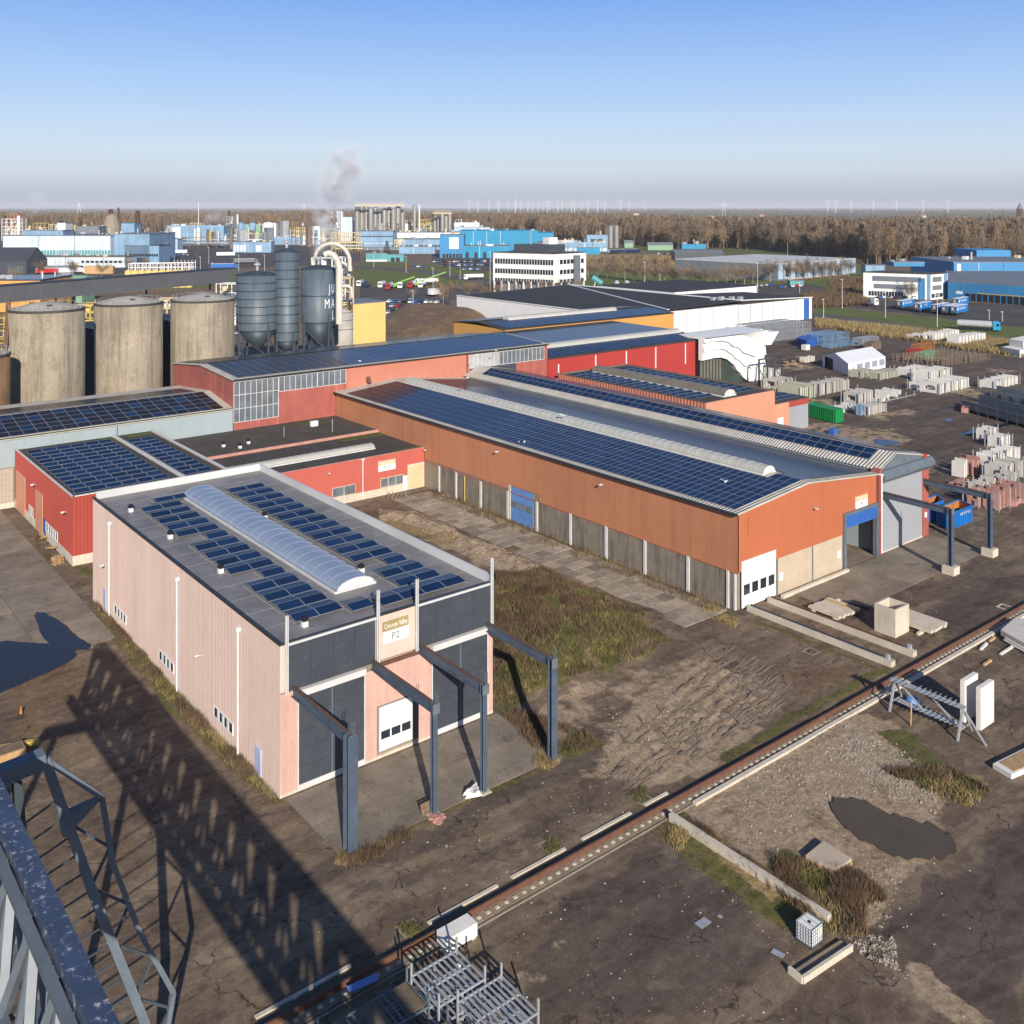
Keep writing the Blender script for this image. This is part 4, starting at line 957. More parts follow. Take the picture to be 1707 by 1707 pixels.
mb = MB(); mb.quad((121.6, 71.5, zbr+(.6)*s3+.12), (128.8, 71.5, zbr+(7.8)*s3+.12), (128.8, 158.5, zbr+7.8*s3+.12), (121.6, 158.5, zbr+.6*s3+.12)); mb.build('far_solar_field', M['solar'], hB, kind='stuff')
mb = MB(); mb.xprism([(ya0+.15, 9.1), (ya0-.35, 9.2), (ya0-.75, 9.75), (ya0-.75, 10.25), (ya0-.3, 10.7), (ya0+.2, 10.8)], 117.0, 129.6); mb.build('front_hood', M['steel_mid'], hB)
mb = MB(); mb.poly([(117.0, ya0+.15, 10.7), (129.4, ya0+.15, 10.7), (xrb, ya0+.15, zbr)]); mb.build('gable', M['steel_mid'], hB)
mb = MB(); mb.box(117.35, 127.4, ya0-.02, ya0+.1, .2, 9.2); mb.build('tall_door', M['grey_door'], hB)
mb = MB(); mb.box(117.3, 127.5, ya0-.06, ya0+.12, 0, .2); mb.build('door_track', M['concrete_pale'], hB)
mb = MB(); mb.box(116.55, 117.25, ya0-.15, ya0+1, 0, 11.0); mb.build('corner_pier', M['red_old'], hB); mb = MB(); mb.box(127.45, 129.0, ya0-.1, ya0+1, 0, 9.9); mb.build('corner_pier', M['red_old'], hB)
downpipe(hB, 116.9, ya0-.28, .2, 10.3, .09)
mb = MB(); mb.box(127.9, 128.4, ya0-.2, ya0-.1, 2.6, 3.3); mb.build('notice', M['white'], hB)
mb = MB(); mb.box(127.8, 128.6, ya0-.15, ya0+.4, 10.8, 11.2); mb.build('finial', M['red'], hB)
cableway(117.6, 'dark steel post and beam on a concrete block in front of the grey door', 69.5, 60.6, 7.6, .62, foot=True, grp='crane-way columns by the grey door')
cableway(127.6, 'dark steel post and beam on a concrete block nearest the blue skips', 69.5, 60.6, 7.6, .62, foot=True, grp='crane-way columns by the grey door')

# ---------------------------------------------------------------- tall cross hall (ridge along x)
cr = thing('tall_red_hall', 'tall weathered red and orange hall with translucent glazing across the back', 'industrial hall', (104, 176, 0))
yx0, yx1, yxr = 162.0, 191.0, 176.5; zc, zcr, zc1 = 15.3, 16.1, 14.6
mb = MB(); mb.xprism([(yx0+.15, 0), (yx1, 0), (yx1, zc1-.2), (yxr, zcr-.2), (yx0+.15, zc-.2)], 68.7, 139.5); mb.build('inner_wall', M['concrete'], cr)
mb = MB(); mb.poly([(68.4, yx0, 0), (68.4, yx1, 0), (68.4, yx1, zc1), (68.4, yxr, zcr), (68.4, yx0, zc)][::-1]); mb.build('end_cladding', M['red_old'], cr)
mb = MB(); mb.box(76.8, 90.3, yx0, yx0+.15, 0, 12.2); mb.box(68.4, 76.8, yx0, yx0+.15, 0, 7.8); mb.build('front_cladding', M['red_old'], cr)
mb = MB(); mb.box(90.3, 118.6, yx0-.03, yx0+.15, 0, zc-.1); mb.build('front_cladding', M['orange_old'], cr)
mb = MB(); mb.box(131, 139.6, yx0-.0, yx0+.15, 0, 12.0); mb.box(138.9, 139.6, yx0-.02, yx0+.15, 12, zc); mb.build('front_cladding', M['red_old'], cr)
mb = MB(); mb.box(118.6, 131, yx0, yx0+.15, 0, 12.0); mb.build('front_cladding', M['slate'], cr)
win_y(cr, yx0+.1, 68.45, 76.8, 7.8, 14.9, 8, M['trim_light'], M['pane_grey'], rows=3)
win_y(cr, yx0+.1, 76.8, 84.4, 12.2, 14.9, 7, M['trim_light'], M['pane_grey']); win_y(cr, yx0+.1, 84.4, 90.3, 12.2, 14.9, 5, M['trim_light'], M['pane_grey'])
win_y(cr, yx0+.1, 118.7, 126.2, 12.0, 14.8, 7, M['trim_light'], M['pane_pale']); win_y(cr, yx0+.1, 126.4, 138.8, 12.0, 14.8, 11, M['trim_light'], M['pane_grey'])
gable_roof(cr, 'roof', 68.4, 139.6, yx0, yx1, 'x', zc, zcr, zc1, yxr, M['roof_cream'], ov=.35)
sc1 = (zcr-zc)/(yxr-yx0)
dk = lambda x, y: M['solar_dark'] if x < 92 else M['solar']
field(cr, 69.4, 139.0, 162.5, 176.0, lambda x, y: zc+(y-yx0)*sc1, 34, 13, 0, sc1, dk, near=(70, 163), limit=200)
sc2 = (zc1-zcr)/(yx1-yxr)
field(cr, 69.4, 139.0, 177.0, 190.2, lambda x, y: zcr+(y-yxr)*sc2, 34, 12, 0, sc2, dk, limit=0)
mb = MB(); mb.box(68.2, 139.8, yx0-.55, yx0-.3, zc-.15, zc+.02); mb.build('gutter', M['trim_dark'], cr)
mb = MB(); mb.box(117.9, 118.1, yx0-.15, yx0, 8, zc-.2); mb.build('downpipe', M['trim_dark'], cr)
mb = MB(); mb.xprism([(yx0-.1, 11.9), (yx0-.8, 11.9), (yx0-.1, 13.0)], 94.5, 95.3); mb.build('wall_lamp', M['rust'], cr)

# ---------------------------------------------------------------- grey-blue hall at the left
gh = thing('grey_blue_hall', 'grey-blue clad hall with mossy eaves and dark solar roof before the concrete silos', 'industrial hall', (40, 174, 0))
zg0, zgr, zg1 = 10.3, 11.9, 10.6; ygr = 172.5
mb = MB(); mb.xprism([(162.1, 0), (188, 0), (188, zg1-.2), (ygr, zgr-.2), (162.1, zg0-.2)], -20, 68.2); mb.build('inner_wall', M['concrete'], gh)
mb = MB(); mb.box(-20, 68.3, 162.0, 162.15, 6.0, zg0); mb.build('front_cladding', M['greyblue_wall'], gh)
mb = MB(); mb.box(20, 33.9, 161.9, 162.1, .8, 5.9)
for j in range(6): mb.box(20, 33.9, 161.85, 161.9, .9+.85*j, .95+.85*j)
mb.build('shutter', mat('shutter_pale', (.36, .31, .25), .6, .06, .4, rib=.5, ribd=.01), gh)
mb = MB(); mb.box(20, 34, 161.8, 162.1, 0, .8); mb.build('plinth', M['plinth'], gh)
gable_roof(gh, 'roof', -20, 68.3, 162, 188, 'x', zg0, zgr, zg1, ygr, M['roof_cream'], ov=.25)
sg1 = (zgr-zg0)/(ygr-162)
field(gh, 16, 66.9, 162.5, 172.0, lambda x, y: zg0+(y-162)*sg1, 26, 5, 0, sg1, lambda x, y: M['solar_dark'] if (x*.37+y*.61) % 3 > .5 else M['solar'], near=(40, 160), limit=130)
sg2 = (zg1-zgr)/(188-ygr)
field(gh, 16, 66, 173.0, 181, lambda x, y: zgr+(y-ygr)*sg2, 24, 4, 0, sg2, lambda x, y: M['solar_dark'], near=(40, 160), limit=96)
mb = MB(); mb.box(-20, 68.3, 161.8, 162.2, zg0+.02, zg0+.07); mb.build('moss', M['moss'], gh)
mb = MB(); mb.tube([(49, 161.9, 8.2), (49, 161.9, zg0)], .05, 5); mb.build('downpipe', M['trim_dark'], gh)

# ---------------------------------------------------------------- small orange hall to the right
hC = thing('small_orange_hall', 'small orange hall with a dirty barrel rooflight between two fields of solar rows', 'industrial hall', (151, 140, 0))
mb = MB(); mb.box(140.9, 161, 118.9, 159.6, 0, 8.5); mb.build('inner_wall', M['concrete'], hC)
mb = MB(); mb.box(140.7, 161.2, 118.6, 118.9, 0, 9.0); mb.build('front_wall', M['salmon'], hC)
mb = MB(); mb.corr((140.7, 159.7), (140.7, 118.7), 4, 9, (-1, 0), .8, .08); mb.build('side_cladding', M['orange_old'], hC)
mb = MB(); mb.box(140.8, 161.1, 118.9, 159.6, 8.5, 8.75); mb.build('roof', M['roof_dark'], hC)
mb = MB(); mb.box(140.6, 140.9, 118.6, 159.8, 9.0, 9.08); mb.box(161, 161.3, 118.6, 159.8, 8.5, 9.05); mb.box(140.6, 161.3, 159.5, 159.8, 8.5, 9.05); mb.build('roof_edge', M['brownsteel'], hC)
vault(hC, 'y', 150.4, 121, 157.5, 8.7, 1.7, 1.1, 24, M['skylight_dirty'], M['brownsteel'])
mC = module('solar_panel', 2.0, 1.15, M['solar'])
for j in range(15):
    for i in range(3): piece('solar_panel', mC, (142.8+2.05*i, 123.5+2.35*j, 9.0), hC, rot=(math.radians(12), 0, 0))
    for i in range(3): piece('solar_panel', mC, (154.2+2.05*i, 122.5+2.35*j, 9.0), hC, rot=(math.radians(12), 0, 0))
ex = MB(); ex.box(161.3, 166.4, 119.0, 126, 0, 6.0); ex.build('extension', M['salmon'], hC)
ex = MB(); ex.box(166.4, 173, 119.0, 126, 4.9, 6.0); ex.build('lintel', M['red'], hC); ex = MB(); ex.box(166.5, 173, 119.1, 126, 0, 4.9); ex.build('grey_door', M['grey_door'], hC)
ex = MB(); ex.box(161.3, 173.1, 119, 126.1, 6.0, 6.2); ex.build('extension_roof', M['roof_dark'], hC)
for i in range(5):
    for j in range(2): piece('solar_panel', mC, (162.8+2.05*i, 121.2+2.4*j, 6.35), hC, rot=(math.radians(12), 0, 0))
ex = MB(); ex.box(162.6, 164.4, 118.9, 119, 1.4, 3.2); ex.build('window', M['white'], hC)

# ---------------------------------------------------------------- long red hall, ochre hall
lr = thing('long_red_hall', 'long dark-red hall with a white barrel rooflight behind the small orange hall', 'industrial hall', (165, 178, 0))
mb = MB(); mb.xprism([(162.2, 0), (194.8, 0), (194.8, 12.6), (170, 13.2), (162.2, 11.7)], 140, 191); mb.build('inner_wall', M['concrete'], lr)
mb = MB(); mb.box(139.8, 189.4, 162.0, 162.2, 0, 11.9); mb.build('front_cladding', M['red_long'], lr)
mb = MB(); mb.box(189.4, 191.2, 162.2, 194.8, 0, 12.4); mb.build('end_wall', M['slate'], lr)
gable_roof(lr, 'roof', 139.8, 191, 162, 194.8, 'x', 12.0, 13.4, 13.6, 171, M['roof_dark'], ov=.3)
sl = (13.4-12.0)/9
field(lr, 141, 190.5, 162.4, 168.3, lambda x, y: 12+(y-162)*sl, 24, 5, 0, sl, lambda x, y: M['solar'], limit=0)
field(lr, 141, 190.5, 171.6, 190, lambda x, y: 13.45, 24, 15, 0, 0, lambda x, y: M['solar'], limit=0)
vault(lr, 'x', 169.8, 142.5, 190, 13.0, 1.3, .7, 30, M['skylight'], M['frame_alu'])
for x in (142.8, 154, 163.8, 173.7, 184.3): 
    mb = MB(); mb.box(x-.12, x+.12, 161.85, 162, 5 if x < 170 else 6.5, 11.5 if x > 150 else 10.5); mb.build('downpipe', M['white_metal'], lr)
oc = thing('ochre_hall', 'ochre yellow hall with a dark blue solar roof and long white rooflight', 'industrial hall', (185, 206, 0))
mb = MB(); mb.box(153.8, 216.8, 194.9, 217, 0, 14.0); mb.build('wall', M['ochre'], oc)
gable_roof(oc, 'roof', 153.8, 216.8, 194.9, 217, 'x', 14.05, 15.0, 14.05, 206, M['roof_dark'], ov=.25)
so_ = (15-14.05)/11.1
field(oc, 155, 216, 195.4, 204, lambda x, y: 14.05+(y-194.9)*so_, 30, 7, 0, so_, lambda x, y: M['solar'], limit=0)
field(oc, 155, 216, 208, 216.5, lambda x, y: 15-(y-206)*so_, 30, 7, 0, -so_, lambda x, y: M['solar'], limit=0)
vault(oc, 'x', 206, 163, 203, 14.9, 1.2, .6, 24, M['skylight'], M['frame_alu'])

# ---------------------------------------------------------------- white wavy entrance
wv = thing('wavy_entrance', 'white sculpted wavy facade over curtained glass at the end of the red hall', 'entrance pavilion', (201, 160, 0))
mb = MB(); mb.box(188, 212, 160.8, 168, 0, 12.3); mb.build('inner_wall', M['black'], wv)
mb = MB(); mb.box(187.6, 213, 160.6, 168.2, 12.4, 12.96); mb.build('roof', M['white'], wv)
W0 = [(187.4, 7.2), (190, 7.3), (192.5, 7.45), (195, 7.3), (197.4, 6.6), (199.5, 5.2), (201.9, 3.0), (203.9, 1.3), (205.6, .1), (212, .1)]
W1 = [(187.4, 9.4), (190, 9.6), (193.2, 9.8), (195.8, 9.2), (197.9, 8.0), (200.3, 6.4), (203.9, 4.3), (206.3, 3.6), (212, 3.8)]
W2 = [(187.4, 10.8), (189.8, 11.0), (193.2, 11.3), (195.5, 10.8), (197.9, 9.5), (200.3, 8.1), (203.9, 6.2), (206.3, 5.4), (212, 5.5)]
W3 = [(187.4, 11.6), (192, 11.9), (195.5, 11.4), (199.5, 9.7), (203.9, 7.6), (207.5, 6.4), (212, 6.6)]
W4 = [(187.4, 12.9), (200, 12.9), (205, 11.6), (208, 10.4), (212, 10.0)]; W5 = [(187.4, 12.95), (212, 12.95)]
def wat(W_, x):
    for (p, q), (r_, s_) in zip(W_, W_[1:]):
        if p <= x <= r_: return q+(s_-q)*((1-math.cos(math.pi*(x-p)/(r_-p)))/2 if abs(s_-q) > 1.4 else (x-p)/(r_-p))
    return W_[-1][1]
for k, (lo, hi, dep, dp2) in enumerate(((W0, W1, .7, 1.0), (W1, W2, 1.5, 1.2), (W2, W3, .8, 1.1), (W3, W4, 1.7, 1.3), (W4, W5, 1.2, 2.4))):
    mb = MB(); N_ = 44
    for i in range(N_):
        xa, xb = 187.6+i*24.2/N_, 187.6+(i+1)*24.2/N_; fl, fr_, gl, gr = wat(lo, xa), wat(lo, xb), wat(hi, xa), wat(hi, xb)
        if gl-fl < .02 and gr-fr_ < .02: continue
        mb.hexa([(xa, 160.2-dep, fl), (xb, 160.2-dep, fr_), (xb, 160.6, fr_), (xa, 160.6, fl), (xa, 160.2-dp2, gl), (xb, 160.2-dp2, gr), (xb, 160.6, gr), (xa, 160.6, gl)])
    mb.build('wave_band', M['white'], wv)
mb = MB(); mb.hexa([(210.8, 158, 9.2), (212.6, 157.5, 9.2), (213.4, 168, 9.2), (210.8, 168, 9.2), (210.4, 158, 12.35), (214.6, 156.6, 12.6), (214.8, 168.5, 12.6), (210.4, 168.5, 12.35)]); mb.build('prow', M['white'], wv)
mb = MB(); mb.hexa([(207.2, 159.4, 0), (211.3, 159.4, 0), (212.2, 168, 0), (206.8, 168, 0), (207.2, 158.8, 9.2), (211.6, 158.6, 9.2), (212.6, 168, 9.2), (206.8, 168, 9.2)]); mb.build('end_pier', M['white'], wv)
for i in range(14):
    xa = 188+1.2*i; mb = MB(); mb.box(xa+.04, xa+1.14, 160.55, 160.7, 0, 7.6); mb.build('pane', M['green_glass'], wv)
    if i < 7:
        mb = MB(); mb.box(xa+.25, xa+.75, 160.45, 160.54, 0, 7.8); mb.build('curtain', M['skylight_dirty'], wv)
fr = thing('steel_portal', 'free-standing dark steel portal with raking struts beside the wavy entrance', 'steel frame', (206, 153.5, 0))
mb = MB()
for x in (202.6, 206, 209): mb.beam((x, 153.8, 0), (x, 153.8, 6.6), .35, .35)
mb.beam((202.4, 153.8, 6.7), (209.2, 153.8, 6.7), .35, .3); mb.build('frame', M['steel_dark'], fr)
mb = MB()
for x in (202.6, 209): mb.beam((x, 153.8, 4.5), (x+.3, 151, 0), .2, .2)
mb.beam((203.2, 153.8, .3), (205.8, 153.8, 3.2), .15, .15); mb.build('strut', M['steel_mid'], fr)

# ---------------------------------------------------------------- big white halls behind
wh = thing('white_dark_roof_hall', 'large white hall with a nearly flat black roof crossed by white edge strips', 'warehouse', (290, 280, 0))
mb = MB(); mb.box(236, 342.6, 234.2, 331, 0, 8.3); mb.build('wall', M['white_rib'], wh)
mb = MB(); mb.hexa([(235.9, 234.1, 8.31), (297.8, 234.1, 9.6), (297.8, 331.1, 9.6), (235.9, 331.1, 8.31), (235.9, 234.1, 8.45), (297.8, 234.1, 9.9), (297.8, 331.1, 9.9), (235.9, 331.1, 8.45)]); mb.hexa([(297.9, 234.1, 8.3), (342.7, 234.1, 8.3), (342.7, 268, 8.3), (297.9, 268, 8.3), (297.9, 234.1, 9.9), (342.7, 234.1, 8.5), (342.7, 268, 8.5), (297.9, 268, 9.9)]); mb.build('roof', M['roof_black'], wh)
mb = MB(); mb.beam((258, 234.5, 9.0), (297.8, 330.8, 9.95), .9, .3); mb.beam((297.6, 234, 10.05), (297.6, 331, 10.05), .9, .35); mb.beam((236, 234, 8.6), (236, 331, 8.6), .4, .3); mb.beam((298, 234, 10.0), (342.8, 234, 8.6), .35, .3); mb.build('roof_edge', M['white'], wh)
for i in range(11):
    x = 260+7.2*i; mb = MB(); mb.box(x-.06, x+.06, 234.05, 234.2, 0, 8.2); mb.build('panel_joint', M['shed_grey'], wh)
mb = MB(); mb.box(337.2, 340.6, 234.0, 234.2, .1, 8.2); mb.build('blue_wall_panel', M['blue_deep'], wh)
mb = MB()
for x, y in ((292, 243), (294, 241), (297, 243), (299.5, 240), (302, 238)): mb.box(x-.8, x+.8, y-.8, y+.8, 9.6, 10.9)
mb.build('roof_units', M['galv'], wh)
w2 = thing('rear_white_hall', 'second white hall with a black roof rising behind the first', 'warehouse', (325, 290, 0))
mb = MB(); mb.box(299, 352, 268.5, 312, 0, 10.6); mb.build('wall', M['white_rib'], w2); mb = MB(); mb.box(298.8, 352.2, 268.3, 312.2, 10.6, 10.9); mb.build('roof', M['roof_black'], w2)
# ============================================================ SILOS AND CONVEYOR
FW = (SA, CA); RT = (CA, -SA)          # view-forward and view-right directions on the ground
def silo(x, y, r, z, lab, m='silo_concrete', top='silo_top', cone=1.4, group='concrete silos'):
    t = thing('concrete_silo', lab, 'silo', (x, y, 0), group=group)
    mb = MB(); mb.lathe([(r, 0), (r, z)], x, y, 40); mb.build('shell', M[m], t, smooth=True)
    mb = MB(); mb.lathe([(r+.08, z-.35), (r+.08, z+.05), (r-.25, z+.1)], x, y, 40); mb.build('rim', M['roof_dark'], t)
    mb = MB(); mb.lathe([(r-.2, z+.08), (r*.45, z+cone*.75), (.4, z+cone)], x, y, 24); mb.build('roof', M[top], t)
    for a in (0.4, 2.1, 4.6):
        mb = MB(); xx, yy = x+r*.55*math.cos(a), y+r*.55*math.sin(a); mb.box(xx-.5, xx+.5, yy-.5, yy+.5, z+.4, z+1.05); mb.build('hatch', M['roof_dark'], t)
    mb = MB(); n = 26
    for i in range(n):
        a = 2*math.pi*i/n; b = 2*math.pi*(i+1)/n; p = (x+(r-.15)*math.cos(a), y+(r-.15)*math.sin(a)); q = (x+(r-.15)*math.cos(b), y+(r-.15)*math.sin(b))
        mb.tube([(*p, z), (*p, z+1.0)], .04, 3, cap=False); mb.tube([(*p, z+1.0), (*q, z+1.0)], .03, 3, cap=False)
    mb.build('railing', M['galv'], t); return t
silo(51.2, 215, 7.15, 24.4, 'leftmost tall streaked concrete silo under the conveyor gallery'); silo(70.2, 223.8, 7.15, 23.8, 'middle tall concrete silo with dark moss blotches near its rim')
silo(87.3, 224.5, 7.15, 23.5, 'rightmost tall concrete silo beside the blue steel silos'); silo(36, 206, 6.5, 17.5, 'lower rust-streaked concrete silo at the left edge of the photo', 'silo_rust')
for x, y, z, l in ((67.5, 238, 17.5, 'dark tank seen in the gap left of the middle concrete silo'), (86.5, 243, 17.5, 'dark tank seen in the gap right of the middle concrete silo')):
    t = thing('dark_tank', l, 'tank', (x, y, 0), group='dark tanks behind the silos'); mb = MB(); mb.lathe([(6.4, 0), (6.4, z), (3, z+.8), (.2, z+1)], x, y, 32); mb.build('shell', M['silo_dark'], t, smooth=True)
cg = thing('conveyor_gallery', 'long dark grey enclosed conveyor gallery running above the concrete silos', 'conveyor', (70, 230, 0))
ga = Vector((G(-60, 505, 28.2)[0], G(-60, 505, 28.2)[1], 28.2))
pts = [Vector((22, 209.5, 26.2)), Vector((40.5, 218.5, 27.4)), Vector((98.5, 236.5, 28.0))]
for i in range(2): 
    mb = MB(); mb.beam(pts[i], pts[i+1], 3.0, 3.4); mb.build('gallery_section', M['gallery'], cg)
mb = MB(); mb.beam(pts[0]+Vector((0, 0, 1.76)), pts[1]+Vector((0, 0, 1.76)), 3.4, .12); mb.beam(pts[1]+Vector((0, 0, 1.76)), pts[2]+Vector((0, 0, 1.76)), 3.4, .12); mb.build('roof', M['trim_dark'], cg)
for t_, zt in ((.15, 25), (.44, 25.8), (.72, 26), (.95, 26)):
    p = pts[0].lerp(pts[2], t_); mb = MB(); mb.tube([(p.x-.8, p.y+1.5, 17), (p.x-.8, p.y+1.5, zt)], .25, 5); mb.tube([(p.x+1.2, p.y-.5, 17), (p.x+.6, p.y-.5, zt)], .25, 5); mb.build('support_leg', M['rust'], cg)
mb = MB(); mb.beam((41, 207, 0), (44.5, 217, 26), .8, .8); mb.build('raking_leg', M['rust'], cg)
def steel_silo(px, d, r, ztop, zcyl, zcone, lab, nb, letters=None, zleg=3, plain=False):
    X = (px-CX)/F_PX*d; x, y = CA*X+SA*d, -SA*X+CA*d
    t = thing('steel_silo', lab, 'silo', (x, y, 0), group='blue-grey steel silos')
    mb = MB(); mb.lathe([(r, zcyl), (r, ztop)], x, y, 36); mb.build('shell', M['silo_steel'], t, smooth=True)
    mb = MB(); mb.lathe([(r+.05, ztop), (r*.5, ztop+.7), (.3, ztop+1.0)], x, y, 24); mb.build('roof', M['silo_band'], t)
    mb = MB(); mb.lathe([(1.0, zcone), (r, zcyl)], x, y, 32); mb.build('hopper', M['silo_band'], t, smooth=True)
    for i in range(nb+1):
        z = zcyl+(ztop-zcyl)*i/nb; mb = MB(); mb.lathe([(r, z-.12), (r+.13, z-.1), (r+.13, z+.08), (r, z+.1)], x, y, 36); mb.build('band', M['silo_band'], t)
    for i in range(4):
        a = -A-math.pi/4+i*math.pi/2; mb = MB(); px_, py_ = x+r*math.cos(a), y+r*math.sin(a); mb.beam((px_, py_, 0), (px_, py_, zcyl+2), .45, .45); mb.build('leg', M['steel_dark'], t)
        b = a+math.pi/2; mb = MB(); mb.beam((px_, py_, zcyl-1.5), (x+r*math.cos(b), y+r*math.sin(b), zcone-1.5), .14, .14); mb.build('brace', M['steel_dark'], t)
    mb = MB(); mb.lathe([(.35, ztop+.9), (.35, ztop+2.2), (.9, ztop+2.3), (.9, ztop+2.7), (.1, ztop+3)], x, y, 10); mb.build('top_vent', M['galv'], t)
    return t, x, y
sa = steel_silo(429, 250, 5.2, 27.9, 14.0, 9.2, 'wide banded steel silo left of the slim one', 7)
sb = steel_silo(478, 251, 3.0, 33.6, 11, 8.5, 'slim tallest banded steel silo between the two wide ones', 10)
sc_ = steel_silo(531, 250, 4.35, 29.4, 16.0, 10.2, 'smooth steel silo with white JUMA lettering', 2)
bt, bx, by = sc_
for (s, z, h) in (('JU', 24.3, 2.4), ('MA', 20.6, 2.5), ('L', 17.6, 2.3)):
    for k, ch in enumerate(s):
        ang = -math.pi/2-A+math.radians({'JU': 49, 'MA': 40, 'L': 66}[s]+k*{'JU': 16, 'MA': 25, 'L': 0}[s])
        text_part(ch, h, (bx+4.40*math.cos(ang), by+4.40*math.sin(ang), z), bt, M['white'], rot=(math.pi/2, 0, ang+math.pi/2), font_scale_x=.62)
# ducts: big hairpin and descending elbow by the yellow building
def camp(px, py, d):
    X = (px-CX)/F_PX*d; return (CA*X+SA*d, -SA*X+CA*d, CAMH-(py-HY)*d/F_PX)
def thing_tube(name, lab, cat, pts, r, m, n=10, group=None):
    t = thing(name, lab, cat, (pts[-1][0], pts[-1][1], 0), group=group); mb = MB(); mb.tube(pts, r, n); mb.build('tube', m, t, smooth=True)
    for i in range(1, len(pts)-1, 2):
        p = Vector(pts[i]); q = Vector(pts[i+1]); d = (q-p).normalized(); mb = MB(); mb.tube([p, p+d*.15], (r if not isinstance(r, list) else r[0])*1.12, n); mb.build('flange', M['galv'], t)
    return t
arch = [camp(523, 452, 285)]+[camp(553+30*math.cos(math.radians(a)), 436-30*math.sin(math.radians(a)), 285) for a in range(172, -9, -15)]+[camp(584, 452, 285)]
thing_tube('arched_duct', 'large pale duct bent into a high hairpin arch behind the lettered silo', 'duct', arch, .62, M['duct'])
thing_tube('arched_duct', 'smaller pale duct hoop beneath the high hairpin arch', 'duct', [camp(569+12*math.cos(math.radians(a)), 450-12*math.sin(math.radians(a)), 287) for a in range(180, -9, -20)]+[camp(582, 460, 287)], .5, M['duct'])
thing_tube('flue_duct', 'pale duct that turns over and drops in front of the lettered silo', 'duct', [camp(541, 425, 243), camp(548, 422, 243), camp(556, 425, 243), camp(562, 433, 243), camp(565, 445, 243), camp(565.5, 540, 243)], .85, M['duct'])
thing_tube('flue_duct', 'low elbow duct entering the yellow building roof', 'duct', [camp(566, 477, 262), camp(580, 477, 262), camp(586, 480, 262), camp(587, 497, 262)], .5, M['duct'])
def plan3(L, C, R, z=0):
    a, b, c = Vector(G(*L, z)), Vector(G(*C, z)), Vector(G(*R, z)); return [tuple(a), tuple(b), tuple(c), tuple(a+c-b)]
yb_ = thing('yellow_building', 'plain pale yellow box building with a dark flat roof beside the lettered silo', 'industrial building', (146, 250, 0))
pp = plan3((561, 502), (589.6, 507.5), (642.7, 503), 17.3); mb = MB(); mb.prism(pp, 0, 17.3); mb.build('wall', M['yellow_wall'], yb_)
cc = (sum(p[0] for p in pp)/4, sum(p[1] for p in pp)/4); mb = MB(); mb.prism([(cc[0]+(p[0]-cc[0])*1.01, cc[1]+(p[1]-cc[1])*1.01) for p in pp], 17.3, 17.6, mt=0); mb.build('roof', M['shed_grey'], yb_)
for px, l in ((572, 'small banded grey tank standing before the yellow building'),):
    p = camp(px, 560, 262); t = thing('grey_tank', l, 'tank', (p[0], p[1], 0)); mb = MB(); mb.lathe([(2.6, 0), (2.6, 17), (.4, 18)], p[0], p[1], 24); mb.build('shell', M['silo_top'], t, smooth=True)
    for z in (12.6, 15, 17):
        mb = MB(); mb.lathe([(2.6, z-.1), (2.72, z), (2.6, z+.1)], p[0], p[1], 24); mb.build('band', M['steel_mid'], t)
# white process frame between the lettered silo and the yellow building
def lattice(t, cx, cy, w, dp, h, lv, m, vess=None, bay=2, th=.3, seed=0, vm=None):
    r = random.Random(seed); rt = Vector((*RT, 0)); fw = Vector((*FW, 0)); o = Vector((cx, cy, 0))
    P = lambda i, j, z: o+rt*(w*(i/bay-.5))+fw*(dp*j)+Vector((0, 0, z))
    fr = MB()
    for i in range(bay+1):
        for j in (0, 1): fr.beam(P(i, j, 0), P(i, j, h), th, th)
    for k in range(1, lv+1):
        z = h*k/lv
        for j in (0, 1): fr.beam(P(0, j, z), P(bay, j, z), th, th*.8)
        for i in range(bay+1): fr.beam(P(i, 0, z), P(i, 1, z), th*.8, th*.8)
        if r.random() < .7: i = r.randrange(bay); fr.beam(P(i, 0, z-h/lv), P(i+1, 0, z), th*.6, th*.6)
    fr.build('frame', m, t)
    for k in range(lv):
        if r.random() < .75:
            mb = MB(); z = h*k/lv; u = r.uniform(.2, .8)*bay; q = P(u, .5, z); rr = min(w/bay*.3, h/lv*.4); mb.tube([q, q+Vector((0, 0, h/lv*.8))], rr, 8); mb.build('vessel', r.choice(vm or [M['inox'], M['white_metal'], M['beige']]), t)
p = camp(562, 470, 272); t = thing('process_plant', 'cream steel platform with raking braces behind the yellow building', 'steel frame', (p[0], p[1], 0)); lattice(t, p[0], p[1], 7, 6, 25.2, 7, M['beige'], seed=4)
p = camp(545, 445, 290); t = thing('filter_house', 'white filter house with pipes above the lettered silo', 'filter unit', (p[0], p[1], 0)); lattice(t, p[0], p[1], 9, 5, 30, 8, M['white_metal'], seed=9, bay=3)
for px, pt in ((372, 462), (378, 470), (386, 478)):
    pass
p = camp(379, 470, 262); t = thing('stair_tower', 'white and yellow access frame between gallery end and steel silos', 'steel frame', (p[0], p[1], 0)); lattice(t, p[0], p[1], 6, 4, 24.5, 9, M['white_metal'], seed=2, bay=2, th=.22)
for k, (px, w, top) in enumerate(((12, 5, 530), (150, 4.5, 508), (278, 5, 500))):
    p = camp(px, top, 275); t = thing('process_plant', ['yellow and white plant seen left of the first concrete silo', 'yellow and white plant seen between first and middle silo', 'yellow and white plant seen between middle and right silo'][k], 'plant', (p[0], p[1], 0), group='plant behind the silos'); lattice(t, p[0], p[1], w+3, 6, p[2], 8, M['yellow_steel'] if k < 2 else M['beige'], seed=20+k, bay=2, th=.35, vm=[M['yellow_wall'], M['white_metal'], M['galv']])
